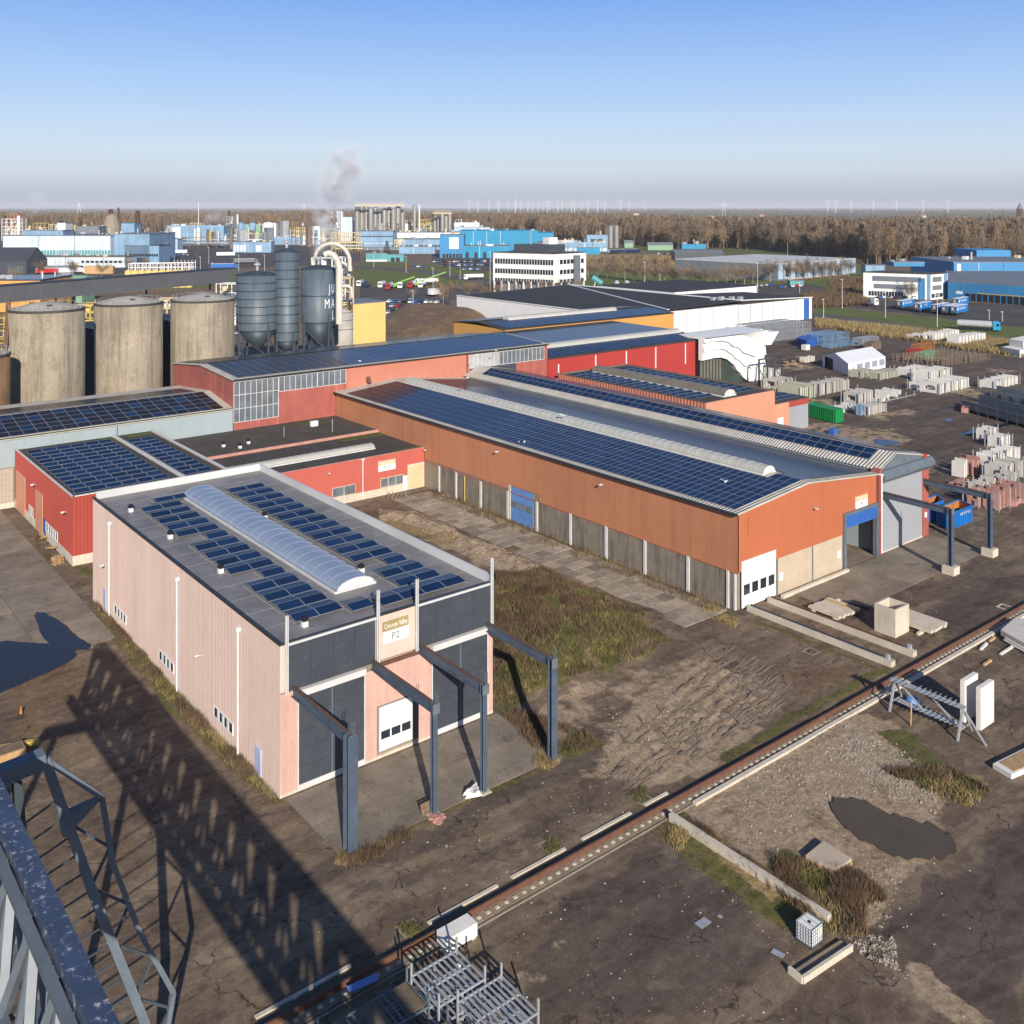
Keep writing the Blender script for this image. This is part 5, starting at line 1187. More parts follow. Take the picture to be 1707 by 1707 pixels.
# ============================================================ WORKS IN THE BACKGROUND
def band_on(par, P, Q, t0, t1, z0, z1, n, m, out, name='window', gap=.25):
    P = Vector((P[0], P[1], 0)); Q = Vector((Q[0], Q[1], 0)); d = Q-P; o = Vector((out[0], out[1], 0))
    for i in range(n):
        a = P+d*(t0+(t1-t0)*(i+gap/2)/n); b = P+d*(t0+(t1-t0)*(i+1-gap/2)/n)
        mb = MB(); mb.hexa([(a.x, a.y, z0), (b.x, b.y, z0), (b.x+o.x*.15, b.y+o.y*.15, z0), (a.x+o.x*.15, a.y+o.y*.15, z0), (a.x, a.y, z1), (b.x, b.y, z1), (b.x+o.x*.15, b.y+o.y*.15, z1), (a.x+o.x*.15, a.y+o.y*.15, z1)]); mb.build(name, m, par)
NF = (-FW[0], -FW[1])
def fb(lab, px0, px1, yb, yt, dep, wall, roof='shed_grey', name='factory_building', cat='factory building', wins=(), z0=0, pitch=0, parts=()):
    """factory block facing the camera: base line at pixel row yb, eaves at row yt"""
    a = Vector(G(px0, yb)); b = Vector(G(px1, yb)); d = CAMH*F_PX/(yb-HY); h = CAMH-(yt-HY)*d/F_PX; f = Vector(FW)*dep
    t = thing(name, lab, cat, ((a.x+b.x)/2, (a.y+b.y)/2, 0))
    mb = MB(); mb.prism([tuple(a), tuple(b), tuple(b+f), tuple(a+f)], z0, h); mb.build('wall', M[wall], t)
    e = Vector(RT)*.3; mb = MB()
    if pitch: 
        m0 = a+f*.5; m1 = b+f*.5; mb.poly([(*tuple(a-e), h), (*tuple(b+e), h), (*tuple(m1+e), h+pitch), (*tuple(m0-e), h+pitch)]); mb.poly([(*tuple(m0-e), h+pitch), (*tuple(m1+e), h+pitch), (*tuple(b+f+e), h), (*tuple(a+f-e), h)])
        mb.poly([(*tuple(a), h), (*tuple(m0), h+pitch), (*tuple(a+f), h)]); mb.poly([(*tuple(b), h), (*tuple(b+f), h), (*tuple(m1), h+pitch)])
    else: mb.prism([tuple(a-e), tuple(b+e), tuple(b+f+e), tuple(a+f-e)], h, h+.5)
    mb.build('roof', M[roof], t)
    for (t0, t1, w0, w1, n, m) in wins: band_on(t, a, b, t0, t1, h*w0, h*w1, n, M[m], NF)
    W_ = (b-a).length
    if not pitch and W_ > 14:
        rq = random.Random(px0*7+yb)
        for i in range(int(min(26, W_/6))):
            q = a.lerp(b, rq.uniform(.03, .97))+f*rq.uniform(.05, .9); s_ = rq.uniform(.6, 2.0); mb = MB()
            if rq.random() < .6: mb.box(q.x-s_, q.x+s_, q.y-s_*.7, q.y+s_*.7, h+.5, h+.5+s_*rq.uniform(.7, 1.5)); mb.build('roof_unit', M[rq.choice(['white_metal', 'galv', 'galv', 'steel_mid', 'beige'])], t)
            else: mb.tube([(q.x, q.y, h+.4), (q.x, q.y, h+rq.uniform(2, 5))], rq.uniform(.2, .5), 5); mb.build('flue', M[rq.choice(['galv', 'white_metal', 'beige'])], t)
        for k in range(1, int(W_/14)):
            q = a+(b-a).normalized()*14*k; mb = MB(); mb.beam((*(q+Vector(NF)*.1), z0), (*(q+Vector(NF)*.1), h), .3, .25); mb.build('wall_joint', M[rq.choice(['shed_grey', 'white_metal'])], t)
    return t, a, b, h
fb('long pale blue windowless factory hall at far left', 5, 184, 441, 393.5, 60, 'paleblue', 'shed_grey', wins=((.3, 1, .32, .5, 26, 'teal'),))
fb('weathered blue block joined to the pale blue hall', 184, 249, 440, 391, 60, 'skyblue')
fb('two-storey blue office block with a dark window band left of the silos', 208, 265, 440, 410, 25, 'skyblue', 'roof_dark', wins=((.02, .98, .42, .56, 14, 'dark_glass'), (.35, .6, 0, .35, 3, 'black')))
fb('low white annex with brown roof in front of the pale blue hall', 15, 208, 446, 429, 22, 'paleblue', 'brownsteel', wins=((.62, .98, .45, .68, 9, 'trim_dark'),))
fb('low dark loading dock with white openings at far left', 30, 130, 452, 445, 8, 'shed_grey', 'shed_grey', wins=((.05, .95, .3, .7, 12, 'white'),))
fb('dark pitched coal shed at the far left edge', -60, 44, 456, 436, 30, 'slate', 'slate', pitch=9)
fb('small grey container store in front of the dark shed', 12, 39, 456, 442, 8, 'greyblue_wall')
fb('ochre shed with a solar roof at the left behind the gallery', -60, 67, 520, 468, 30, 'ochre', 'solar')
fb('blue roof-top plant box on the pale blue hall', 38, 105, 440, 385, 20, 'skyblue', z0=17)
fb('white plant room above the yellow pipework', 95, 109, 432, 372, 14, 'white_metal')
fb('long grey store with green roof strip beyond the pipework', 125, 165, 415, 378, 20, 'shed_grey')
fb('bright blue hopper house behind the cone roof', 202, 224, 420, 373, 18, 'skyblue', 'brightblue')
fb('long blue canopy shed in the left middle distance', 278, 373, 405, 377, 40, 'skyblue', 'shed_blue', wins=((0, .35, 0, .35, 8, 'dark_glass'),))
fb('white low store beneath the blue canopy shed', 335, 372, 402, 384, 10, 'white')
fb('grey-green open shed right of the lattice flare', 395, 434, 402, 375, 25, 'green_pale', 'shed_blue', wins=((0, 1, .1, .4, 8, 'brownsteel'),))
fb('small grey-blue gatehouse with two dark doors', 256, 296, 418, 399, 16, 'shed_blue', 'teal', wins=((.35, .55, 0, .5, 1, 'black'), (.72, .9, 0, .5, 1, 'black')))
fb('long low blue shed with white tank annex', 388, 452, 421, 404, 14, 'skyblue', wins=((.02, .35, .1, .75, 4, 'paleblue'), (.6, .75, .1, .7, 3, 'white')))
fb('low blue block left of the slim steel silo', 456, 520, 408, 396, 20, 'skyblue', 'shed_blue')
fb('white storage block among blue sheds', 440, 460, 400, 372, 12, 'white')
fb('pale blue tall block behind the plume', 560, 571, 402, 352, 12, 'paleblue'); fb('pale blue mid-height block behind the plume', 571, 587, 402, 362, 20, 'paleblue')
fb('teal corrugated shed in front of the blue facade', 610, 645, 436, 423, 8, 'teal', wins=((0, 1, 0, .25, 14, 'white'),)); fb('longer teal shed ending in doors', 645, 673, 436, 425, 10, 'teal', wins=((.2, .8, 0, .6, 2, 'black'),))
fb('four-storey blue factory front with a broken window band', 595, 655, 415, 386, 40, 'skyblue', wins=((0, 1, .68, .76, 22, 'trim_dark'), (0, 1, .3, .34, 10, 'paleblue')))
fb('white continuing facade with thin dark windows', 655, 766, 412, 388, 40, 'white', 'shed_grey', wins=((0, 1, .55, .64, 34, 'trim_dark'),))
fb('blue wing with sloping dark roof before the white facade', 672, 735, 416, 399, 18, 'skyblue', 'trim_dark', wins=((.1, .98, .25, .45, 12, 'trim_dark'),))
fb('low blue workshop beside the tall sign block', 665, 725, 423, 412, 14, 'skyblue'); fb('low grey-blue workshop left of the sign block', 590, 665, 417, 413, 12, 'shed_grey')
t, a, b, h = fb('tall blue loading block with a white blank sign', 733, 773, 430, 392, 30, 'midblue', wins=((.1, .95, 0, .18, 6, 'black'),)); band_on(t, a, b, .33, .85, h*.40, h*.90, 1, M['white'], NF, 'sign_panel')
t, a, b, h = fb('low bright blue dock building with four dark bays', 773, 850, 430, 411, 25, 'brightblue', 'shed_grey'); 
for k in range(5): band_on(t, a, b, .03+.19*k, .12+.19*k, 0, h*.5, 1, M['black'], NF, 'dock_bay')
fb('huge bright blue hall behind the docks', 766, 897, 418, 385.5, 60, 'brightblue', 'brightblue'); fb('right end of the bright blue hall beside the stair tower', 897, 922, 417, 389, 50, 'brightblue', 'brightblue')
fb('white box store before the woods', 757, 799, 397, 371, 25, 'white'); fb('grey low roof beside the white box store', 757, 817, 400, 379, 20, 'shed_blue')
t, a, b, h = fb('white plant hall with dark glazed end below the silo cluster', 640, 726, 402, 373, 25, 'white', wins=((.5, .98, .45, .9, 5, 'trim_dark'),))
fb('blue square loop building before the woods', 978, 1013, 413, 392, 14, 'skyblue', wins=((.15, .8, .3, .7, 2, 'trim_dark'),)); fb('low pale blue shed group right of the office', 918, 1013, 420, 405, 12, 'skyblue', 'shed_blue', wins=((0, 1, .1, .4, 10, 'paleblue'),))
fb('small low blue kiosk under the loop building', 962, 1000, 424, 413, 6, 'brightblue'); fb('salmon-roofed low shed beyond the office', 930, 958, 412, 401, 10, 'paleblue', 'salmon')
fb('green pale shed at the edge of the woods', 1041, 1056, 413, 405, 8, 'green_pale', pitch=3); fb('long green arched store in the woods edge', 1080, 1122, 417, 409, 10, 'green_pale', pitch=3)
fb('bright blue twin kiosks above the dark shed', 1137, 1177, 428, 408, 8, 'brightblue', 'midblue', z0=7); fb('long dark vaulted shed left of the grey warehouse', 1125, 1206, 436, 421, 20, 'slate', 'shed_grey', pitch=2)
fb('tiny blue gate lodge beside the road', 1317, 1340, 476, 469, 5, 'teal'); fb('small blue-grey store behind the white office', 1443, 1475, 462, 443, 8, 'skyblue')
# corner buildings
def cb(lab, L, C, R, yt, wall, roof, name='factory_building', cat='warehouse', wl=(), wr=(), wallr=None, z0=0, rise=0.5):
    P3 = plan3(L, C, R); d = CAMH*F_PX/(C[1]-HY); h = CAMH-(yt-HY)*d/F_PX; t = thing(name, lab, cat, (P3[1][0], P3[1][1], 0))
    mb = MB(); mb.prism(P3, z0, h); 
    mb.build('wall', M[wall], t)
    mb = MB(); mb.prism(P3, h, h+rise); mb.build('roof', M[roof], t)
    for side, ws in ((0, wl), (1, wr)):
        a, b = Vector(P3[side]), Vector(P3[side+1]); o = (b-a).normalized(); o = (o.y, -o.x)
        for (t0, t1, w0, w1, n, m) in ws: band_on(t, a, b, t0, t1, h*w0, h*w1, n, M[m], o)
    return t, P3, h
t, P3, h = cb('large low warehouse, grey wall to the left and pale blue to the right', (1126, 457), (1296, 468), (1427, 456), 441, 'shed_grey', 'roof_palegrey', wr=((0, 1, 0.0, .08, 1, 'concrete_cream'), (0, 1, .08, .98, 14, 'shed_blue'), (.08, .16, .2, .7, 1, 'dark_glass')))
t, P3, h = cb('white four-storey office block on slender stilts with three dark window bands', (822, 487), (925, 492), (977, 487), 424, 'white', 'roof_dark', 'office_block', 'office block', z0=6.2,
    wl=((.03, .98, .86, .73, 22, 'dark_glass'), (.03, .98, .61, .49, 22, 'dark_glass'), (.03, .98, .37, .27, 22, 'dark_glass')), wr=((.14, .93, .86, .75, 7, 'dark_glass'), (.14, .93, .61, .5, 7, 'dark_glass'), (.14, .93, .37, .27, 7, 'dark_glass')))
a, b, c_ = [Vector(p) for p in P3[:3]]
for k in range(9): 
    q = a.lerp(b, .02+.12*k); mb = MB(); mb.beam((q.x, q.y, 0), (q.x, q.y, 6.2), .7, .7); mb.build('stilt', M['white'], t)
for k in range(4): 
    q = b.lerp(c_, .2+.24*k); mb = MB(); mb.beam((q.x, q.y, 0), (q.x, q.y, 6.2), .7, .7); mb.build('stilt', M['white'], t)
ce = (a+c_)/2; mb = MB(); mb.prism([tuple(ce+(Vector(p)-ce)*.86) for p in P3], 0, 6.2); mb.build('ground_floor', M['shed_grey'], t)
mb = MB(); mb.prism([tuple(ce+(Vector(p)-ce)*.55) for p in P3], h+.5, h+4.5); mb.build('roof_house', M['slate'], t)
q = b.lerp(c_, .66); mb = MB(); mb.beam((q.x, q.y-.6, 4), (q.x, q.y-.6, h-1), 4, 1.5); mb.build('stair_shaft', M['steel_mid'], t)
mb = MB(); mb.tube([(ce.x-6, ce.y, h+4), (ce.x-6, ce.y, h+12)], .3, 5); mb.build('mast', M['galv'], t)
mb = MB(); mb.box(ce.x+4, ce.x+10, ce.y-3, ce.y+2, h+4.4, h+8); mb.build('antenna_house', M['white_metal'], t)
t, P3, h = cb('white three-storey office with grey louvre bands and a blue stair fin', (1439, 495), (1552, 500), (1580, 497), 458, 'white', 'roof_dark', 'office_block', 'office block',
    wl=((.02, .98, .68, .88, 1, 'shed_grey'), (.08, .75, .38, .56, 1, 'shed_grey'), (.08, .6, .08, .26, 12, 'dark_glass'), (.8, .93, 0, .85, 1, 'midblue'), (.94, 1.0, 0, 1.02, 1, 'skyblue')), wr=((0, .7, .7, .9, 1, 'shed_grey'), (0, .7, .38, .56, 1, 'shed_grey'), (.72, 1, 0, 1.02, 1, 'skyblue'), (0, .7, .08, .24, 3, 'dark_glass')))
fb('blue penthouse on the white three-storey office', 1490, 1541, 480, 438, 12, 'midblue', z0=12)
t, P3, h = cb('long blue distribution warehouse with a yellow-edged dock canopy', (1575, 470), (1580, 499), (1800, 516), 470, 'midblue', 'shed_grey', wr=((.13, 1, .44, .49, 1, 'yellow_steel'), (.14, 1, 0, .42, 18, 'black'), (.06, .13, .36, .52, 1, 'white')))
fb('taller blue warehouse behind the dock warehouse', 1590, 1800, 478, 438, 60, 'midblue', 'shed_grey', wins=((.02, .06, .5, .95, 1, 'white'),)); fb('blue roof house on the tall blue warehouse', 1628, 1685, 465, 429, 30, 'midblue', 'midblue', z0=18)
# tanks, stacks, towers
def tank(px, yb, yt, w, m, lab, name='storage_tank', cat='tank', n=14, dome=.3, group=None):
    x, y = G(px, yb); d = CAMH*F_PX/(yb-HY); r = w/2*d/F_PX; h = CAMH-(yt-HY)*d/F_PX
    t = thing(name, lab, cat, (x, y, 0), group=group); mb = MB(); mb.lathe([(r, 0), (r, h), (r*.6, h+r*dome), (.05, h+r*dome*1.3)], x, y, n); mb.build('shell', M[m], t, smooth=False); return t
for px, yb, yt, w, l in ((184.5, 402, 349, 7.5, 'left thick dark brown chimney beside the cone roof'), (229.5, 402, 351, 7.5, 'right thick dark brown chimney standing alone'), (197.5, 400, 346, 3, 'slim dark stack just right of the left thick chimney'), (382, 398, 351, 3.6, 'dark-topped stack inside the grey lattice')): tank(px, yb, yt, w, 'stack_brown', l, 'chimney', 'chimney', dome=0.05)
tank(186, 402, 380, 30, 'concrete', 'concrete cone-roofed silo building', 'cone_silo', 'silo', 12, 1.3); tank(232, 400, 386, 18, 'beige', 'small beige dome left of the office', 'dome_tank', 'tank', 14, .6)
tank(269, 403, 387, 9, 'inox', 'shiny tank left of the canopy shed'); tank(99, 405, 376, 10, 'white', 'white capsule tank above the yellow pipework', dome=.6); tank(31, 402, 361, 5, 'white', 'tall white vessel at the far left', dome=.5)
for k, (px, w) in enumerate(((402, 12), (421, 12))): tank(px, 402, 373, w, 'skyblue', ['left of two blue tanks behind the green shed', 'right of two blue tanks behind the green shed'][k])
tank(396, 400, 358, 3, 'white', 'thin white column by the lattice flare'); tank(447, 403, 374, 20, 'white', 'fat white tank among the blue sheds'); tank(472, 402, 371, 4, 'inox', 'slim steel column left of the process towers')
r5 = random.Random(5)
def cluster(lab, px0, px1, yb, yt, n, w, m, frame=True):
    x0, y0 = G(px0, yb); d = CAMH*F_PX/(yb-HY); t = thing('silo_cluster', lab, 'silo cluster', (x0, y0, 0)); hh = CAMH-(yt-HY)*d/F_PX
    for k in range(n):
        px = px0+(px1-px0)*(k+.5)/n; r = w/2*d/F_PX; x, y = G(px, yb-r5.uniform(0, 1.2)); h = hh*r5.uniform(.86, .97); mb = MB(); mb.lathe([(r, 0), (r, h), (r*.3, h+r*.5)], x, y, 10); mb.build('silo', M[m], t)
        mb = MB(); mb.tube([(x+r, y, 0), (x+r, y, h+1)], .5, 4); mb.build('riser', M['brownsteel'], t)
    a = G(px0, yb); b = G(px1, yb); mb = MB()
    for z in (hh, hh*.98): mb.beam((*a, z), (*b, z), 3, .8)
    mb.beam((a[0], a[1], hh+2.4), (b[0], b[1], hh+2.4), .4, .4)
    for k in range(int(n*2)):
        q = Vector(a).lerp(Vector(b), k/(n*2)); mb.beam((q.x, q.y, hh), (q.x, q.y, hh+2.4), .3, .3)
    mb.build('top_walkway', M['beige'], t)
cluster('dense cluster of tall brown-grey silos right of the plume', 592, 675, 404, 342, 11, 8.5, 'inox'); cluster('smaller cluster of steel silos right of the slim stack', 722, 753, 404, 355, 5, 6.5, 'inox')
tank(691, 404, 342, 6, 'inox', 'slim shiny stack between the two silo clusters', 'chimney', 'chimney'); tank(699, 404, 342, 2.5, 'white', 'thin white pipe beside the slim shiny stack', 'chimney', 'chimney')
for px, l in ((1018, 'left of the two tall shiny silos by the woods'), (1027.5, 'right of the two tall shiny silos by the woods')): tank(px, 413, 377, 8, 'inox', l, dome=.4)
for px, l in ((1028, 'left small galvanised silo beyond the white hall'), (1045, 'right small galvanised silo beyond the white hall')):
    tank(px, 482, 471, 9, 'galv', l, dome=.7)
def tower(lab, px, yb, yt, wpx, lv, bay, m, seed):
    x, y = G(px, yb); d = CAMH*F_PX/(yb-HY); t = thing('process_tower', lab, 'process tower', (x, y, 0)); lattice(t, x, y, wpx*d/F_PX, 10, CAMH-(yt-HY)*d/F_PX, lv, M[m], bay=bay, th=.55, seed=seed, vm=[M['inox'], M['brownsteel'], M['beige'], M['white_metal'], M['yellow_wall']])
tower('grey-beige process tower left of the plume', 503, 408, 351, 34, 9, 5, 'brownsteel', 1); tower('grey process tower just behind the plume', 555, 405, 351, 20, 9, 3, 'brownsteel', 2)
tower('lattice flare tower with a dark stack', 383, 402, 361, 10, 7, 2, 'galv', 3); tower('beige pipe structure below the plume', 575, 418, 388, 46, 4, 7, 'beige', 4); tower('busy white process structure at the far left', 20, 402, 365, 34, 6, 4, 'white_metal', 6)
tower('yellow pipework on the pale blue hall roof', 68, 408, 372, 26, 5, 4, 'yellow_steel', 7); tower('white pipework behind the cone roof', 165, 404, 381, 24, 4, 4, 'white_metal', 8); tower('yellow and orange pipework over the white plant hall', 710, 403, 366, 30, 5, 6, 'yellow_steel', 9)
tower('pale pipework on the blue canopy shed', 325, 402, 372, 20, 3, 4, 'beige', 10); tower('red-roofed structure at the far left works', 20, 396, 356, 16, 4, 3, 'orange_paint', 11); tower('brown structure between silo clusters', 655, 404, 372, 20, 4, 3, 'brownsteel', 12); tower('beige vessels before the blue front', 665, 416, 400, 16, 3, 4, 'beige', 13)
tower('low beige vessels on the white hall roof', 675, 402, 367, 24, 3, 4, 'beige', 14); tower('pipework mast left of the canopy shed', 292, 404, 374, 10, 4, 2, 'white_metal', 15)
rk = random.Random(71)
for k, (x0_, x1_, yb0, yb1, n, yt0, yt1) in enumerate(((0, 250, 398, 404, 46, 374, 390), (255, 455, 396, 416, 60, 378, 396), (455, 600, 398, 414, 36, 368, 396), (600, 760, 402, 404, 30, 366, 384), (830, 1010, 412, 420, 22, 402, 412))):
    t = thing('process_plant', ['jumble of pipes and small tanks over the far left works', 'jumble of pipes and tanks left of the steel silos', 'jumble of pipes and vessels around the plume foot', 'jumble of vents and vessels over the white plant hall', 'low jumble of plant right of the bright blue hall'][k], 'plant', (*G((x0_+x1_)/2, yb1), 0))
    for i in range(n):
        px = rk.uniform(x0_, x1_); yb = rk.uniform(yb0, yb1); x, y = G(px, yb); d = CAMH*F_PX/(yb-HY); h = max(3, CAMH-(rk.uniform(yt0, yt1)-HY)*d/F_PX); w = rk.uniform(1.2, 4.5); mb = MB(); q = rk.random(); m_ = M[rk.choice(['white_metal', 'galv', 'beige', 'white_metal', 'inox', 'brownsteel', 'skyblue', 'yellow_steel', 'paleblue', 'shed_grey'])]
        if q < .35: mb.lathe([(w*.6, 0), (w*.6, h), (w*.2, h+w*.4)], x, y, 8); mb.build('vessel', m_, t)
        elif q < .6: mb.prism([(x-w, y-w), (x+w, y-w), (x+w, y+w), (x-w, y+w)], 0, h); mb.build('plant_box', m_, t)
        elif q < .8: L_ = rk.uniform(8, 30); mb.beam((x-RT[0]*L_/2, y-RT[1]*L_/2, h*.7), (x+RT[0]*L_/2, y+RT[1]*L_/2, h*.7), .8, .6); mb.beam((x, y, 0), (x, y, h*.7), .5, .5); mb.build('pipe', m_, t)
        else:
            for j in range(3): mb.beam((x+RT[0]*j*w, y+RT[1]*j*w, 0), (x+RT[0]*j*w, y+RT[1]*j*w, h), .35, .35)
            for z in (h*.33, h*.66, h): mb.beam((x, y, z), (x+RT[0]*2*w, y+RT[1]*2*w, z), .35, .35)
            mb.build('frame', m_, t)
# pipe racks
for k, (x0, x1, yb, yt, m, l) in enumerate(((262, 440, 408, 396, 'brownsteel', 'long brown pipe rack across the left works'), (300, 452, 414, 402, 'steel_mid', 'nearer grey pipe rack left of the steel silos'), (300, 440, 402, 391, 'lime_paint', 'bright green pipe line below the canopy shed'), (560, 605, 424, 404, 'beige', 'beige pipe bridge behind the duct arch'))):
    a, b = G(x0, yb), G(x1, yb); d = CAMH*F_PX/(yb-HY); h = CAMH-(yt-HY)*d/F_PX; t = thing('pipe_rack', l, 'pipe rack', (*a, 0)); n = 10
    for j, z in enumerate((h, h*.75, h*.5)):
        mb = MB(); mb.beam((*a, z), (*b, z), 2.5, .9); mb.build('pipe', M[m if j != 1 else 'galv'], t)
    mb = MB()
    for i in range(n+1):
        q = Vector(a).lerp(Vector(b), i/n); mb.beam((q.x, q.y, 0), (q.x, q.y, h), .7, .7)
    mb.build('trestle', M['brownsteel'], t)
# yellow tank row with white pipework
ty = thing('yellow_tank_row', 'row of cream-yellow fermenter tanks capped with white pipework', 'tank row', (*G(265, 478), 0))
for k in range(10):
    px = 214+11.2*k; x, y = G(px, 480-.15*k); mb = MB(); mb.lathe([(2.0, 0), (2.0, 9.2), (.8, 10)], x, y, 14); mb.build('tank', M['yellow_wall'], ty, smooth=False)
    mb = MB(); mb.tube([(x, y, 9.5), (x, y, 12.5), (x+1.5, y+.5, 12.8), (x+1.5, y+.5, 10)], .22, 4); mb.build('pipe', M['white_metal'], ty)
a, b = Vector(G(214, 480)), Vector(G(322, 478.5)); mb = MB()
for z in (11.2, 13.6): mb.beam((*a, z), (*b, z), .25, .25); mb.beam((*(a+Vector(FW)*4), z), (*(b+Vector(FW)*4), z), .25, .25)
for i in range(19):
    q = a.lerp(b, i/18); mb.beam((*q, 9), (*q, 13.6), .22, .22); q2 = q+Vector(FW)*4; mb.beam((*q2, 9), (*q2, 13.6 if i < 12 else 15), .22, .22)
mb.build('pipe_frame', M['white_metal'], ty)
t = thing('green_vaulted_shed', 'pale green vaulted shed behind the gallery', 'shed', (*G(102, 500), 0)); a, b = G(69, 505), G(137, 505); mb = MB(); f = Vector(FW)
mb2 = MB(); K = 8; pr = [(7*(1-math.cos(math.pi*i/K)), 3+5.5*math.sin(math.pi*i/K)) for i in range(K+1)]
for i in range(K):
    p0, p1 = pr[i], pr[i+1]; q = lambda base, u, z: (base[0]+f.x*u, base[1]+f.y*u, z+4); mb2.quad(q(a, *p0), q(b, *p0), q(b, *p1), q(a, *p1))
mb2.poly([q(b, u, z) for u, z in pr]+[(b[0]+f.x*14, b[1]+f.y*14, 0), (b[0], b[1], 0)]); mb2.poly([(a[0], a[1], 0), (b[0], b[1], 0), q(b, *pr[0]), q(a, *pr[0])]); mb2.build('shell', M['green_pale'], t)
# steam plume and smaller steams
def plume(name, lab, pts, dens, noise):
    t = thing(name, lab, 'steam', pts[0][0]); vm_ = volmat(name+'_vapour', (.93, .95, 1.0), dens, noise, aniso=-.1, puff=True); r = random.Random(6)
    sp = MB(); sp.lathe([(.02, -1), (.38, -.92), (.71, -.71), (.92, -.38), (1, 0), (.92, .38), (.71, .71), (.38, .92), (.02, 1)], 0, 0, 14); sm = sp.mesh('puff', vm_)
    for (p, ra), (q, rb) in zip(pts, pts[1:]):
        for k in range(3):
            c_ = Vector(p).lerp(Vector(q), k/3); rad = (ra+(rb-ra)*k/3)*1.15; piece('puff', sm, c_+Vector((r.uniform(-.3, .3), r.uniform(-.3, .3), r.uniform(-.3, .3)))*rad*.5, t, scale=(rad, rad, rad*1.15))
    return t
d = 300
plume('steam_plume', 'white steam plume rising from behind the lettered silo', [(camp(527, 432, d), 2.2), (camp(531, 412, d), 3.2), (camp(537, 385, d), 4.2), (camp(543, 355, d), 5), (camp(550, 325, d), 5.2), (camp(562, 298, d), 7), (camp(575, 278, d), 7.5), (camp(585, 262, d), 4)], .055, .2)
plume('steam_wisp', 'thin steam drifting up at the far left works', [(camp(38, 362, 1300), 4), (camp(50, 350, 1300), 9), (camp(62, 338, 1300), 14), (camp(60, 328, 1300), 6)], .010, .05)
plume('steam_wisp', 'low steam puff beside the lattice flare', [(camp(342, 378, 1250), 5), (camp(352, 368, 1250), 12), (camp(372, 366, 1250), 10), (camp(380, 366, 1250), 3)], .008, .05)
plume('steam_wisp', 'steam puff in front of the green vaulted shed', [(camp(92, 476, 460), 2), (camp(98, 466, 460), 4.5), (camp(108, 460, 460), 4.5), (camp(114, 455, 460), 1.5)], .04, .2)

# ============================================================ TREES
def bare_tree(seed, h, spread, ntw, tw=.07, trunk_m='bark', twig_m='twig', poplar=False, nl=14):
    r = random.Random(seed); root = thing('bare_tree', 'x', 'tree', (0, 0, 0))
    tr = MB(); zt = h*(.9 if poplar else .45); tr.tube([(0, 0, -.3), (r.uniform(-.2, .2), r.uniform(-.2, .2), zt*.5), (r.uniform(-.4, .4), r.uniform(-.4, .4), zt)], [h*.016, h*.012, h*.004], 5)
    tips = []
    for i in range(nl):
        a = r.uniform(0, 6.28); z0 = h*(r.uniform(.2, .85) if poplar else r.uniform(.18, .45)); L = h*(.16 if poplar else .5)*r.uniform(.7, 1.15); e = math.radians(r.uniform(55, 75) if poplar else r.uniform(28, 75))
        p = Vector((0, 0, z0)); pts = [p.copy()]
        for s in range(3):
            aa = a+r.uniform(-.4, .4); p = p+Vector((math.cos(aa)*math.cos(e)*spread, math.sin(aa)*math.cos(e)*spread, math.sin(e)))*(L/3); pts.append(p.copy())
        tr.tube(pts, [h*.006, h*.004, h*.003, h*.001], 3, cap=False); tips += pts[1:]
    tr.build('trunk', M[trunk_m], root)
    cr_ = MB()
    for i in range(ntw):
        p = r.choice(tips)+Vector((r.gauss(0, .055*h), r.gauss(0, .055*h), r.gauss(0, .05*h))); a = r.uniform(0, 6.28); e = r.uniform(.2, 1.45); L = h*r.uniform(.04, .10); d = Vector((math.cos(a)*math.cos(e), math.sin(a)*math.cos(e), math.sin(e)))*L
        s = Vector((-math.sin(a), math.cos(a), r.uniform(-.5, .5)))*tw; n = len(cr_.v); cr_.v += [p-s, p+s, p+d]; cr_.f.append((n, n+1, n+2)); cr_.m.append(0)
    cr_.build('crown', M[twig_m], root); return root
planes = [bare_tree(10+i, 13.5, 1.15, 1500, .09, 'bark_pale', ['twig', 'twig_warm', 'twig'][i]) for i in range(3)]
poplars = [bare_tree(30+i, 26, 1.05, 1700, .16, 'bark', ['twig', 'twig_warm', 'twig', 'twig_warm'][i], poplar=(i < 2), nl=18) for i in range(4)]
small = [bare_tree(50+i, 7, .7, 500, .05, 'bark', 'twig_warm') for i in range(2)]
rt = random.Random(77); used = set()
def put(protos, x, y, s, lab, grp, first):
    k = rt.randrange(len(protos)); p = protos[k]; sc3 = (s*rt.uniform(.85, 1.15), s*rt.uniform(.85, 1.15), s)
    if p.name not in used:
        used.add(p.name); p.location = (x, y, zat(x, y)); p.rotation_euler = (0, 0, rt.uniform(0, 6.28)); p.scale = sc3; p['label'] = lab; p['group'] = grp; return p
    o = dup(p, (x, y, zat(x, y)), rt.uniform(0, 6.28), lab, sc3); o['group'] = grp; return o
rowA = [(1107.6, 473.7), (1125.5, 474), (1143, 475.7), (1162, 477), (1180, 478.7), (1195.6, 477), (1210.7, 476.7), (1226, 475), (1241, 473.7), (1255, 472.7), (1284, 469.7), (1300, 467), (1316, 467), (1333, 466), (1352, 465.7), (1368, 464), (1384, 463), (1400, 462), (1414, 461)]
for i, (a, b) in enumerate(rowA): put(planes, *G(a, b), rt.uniform(.9, 1.15), 'bare roadside plane tree in the row before the grey and pale blue warehouse', 'bare trees before the warehouse', 0)
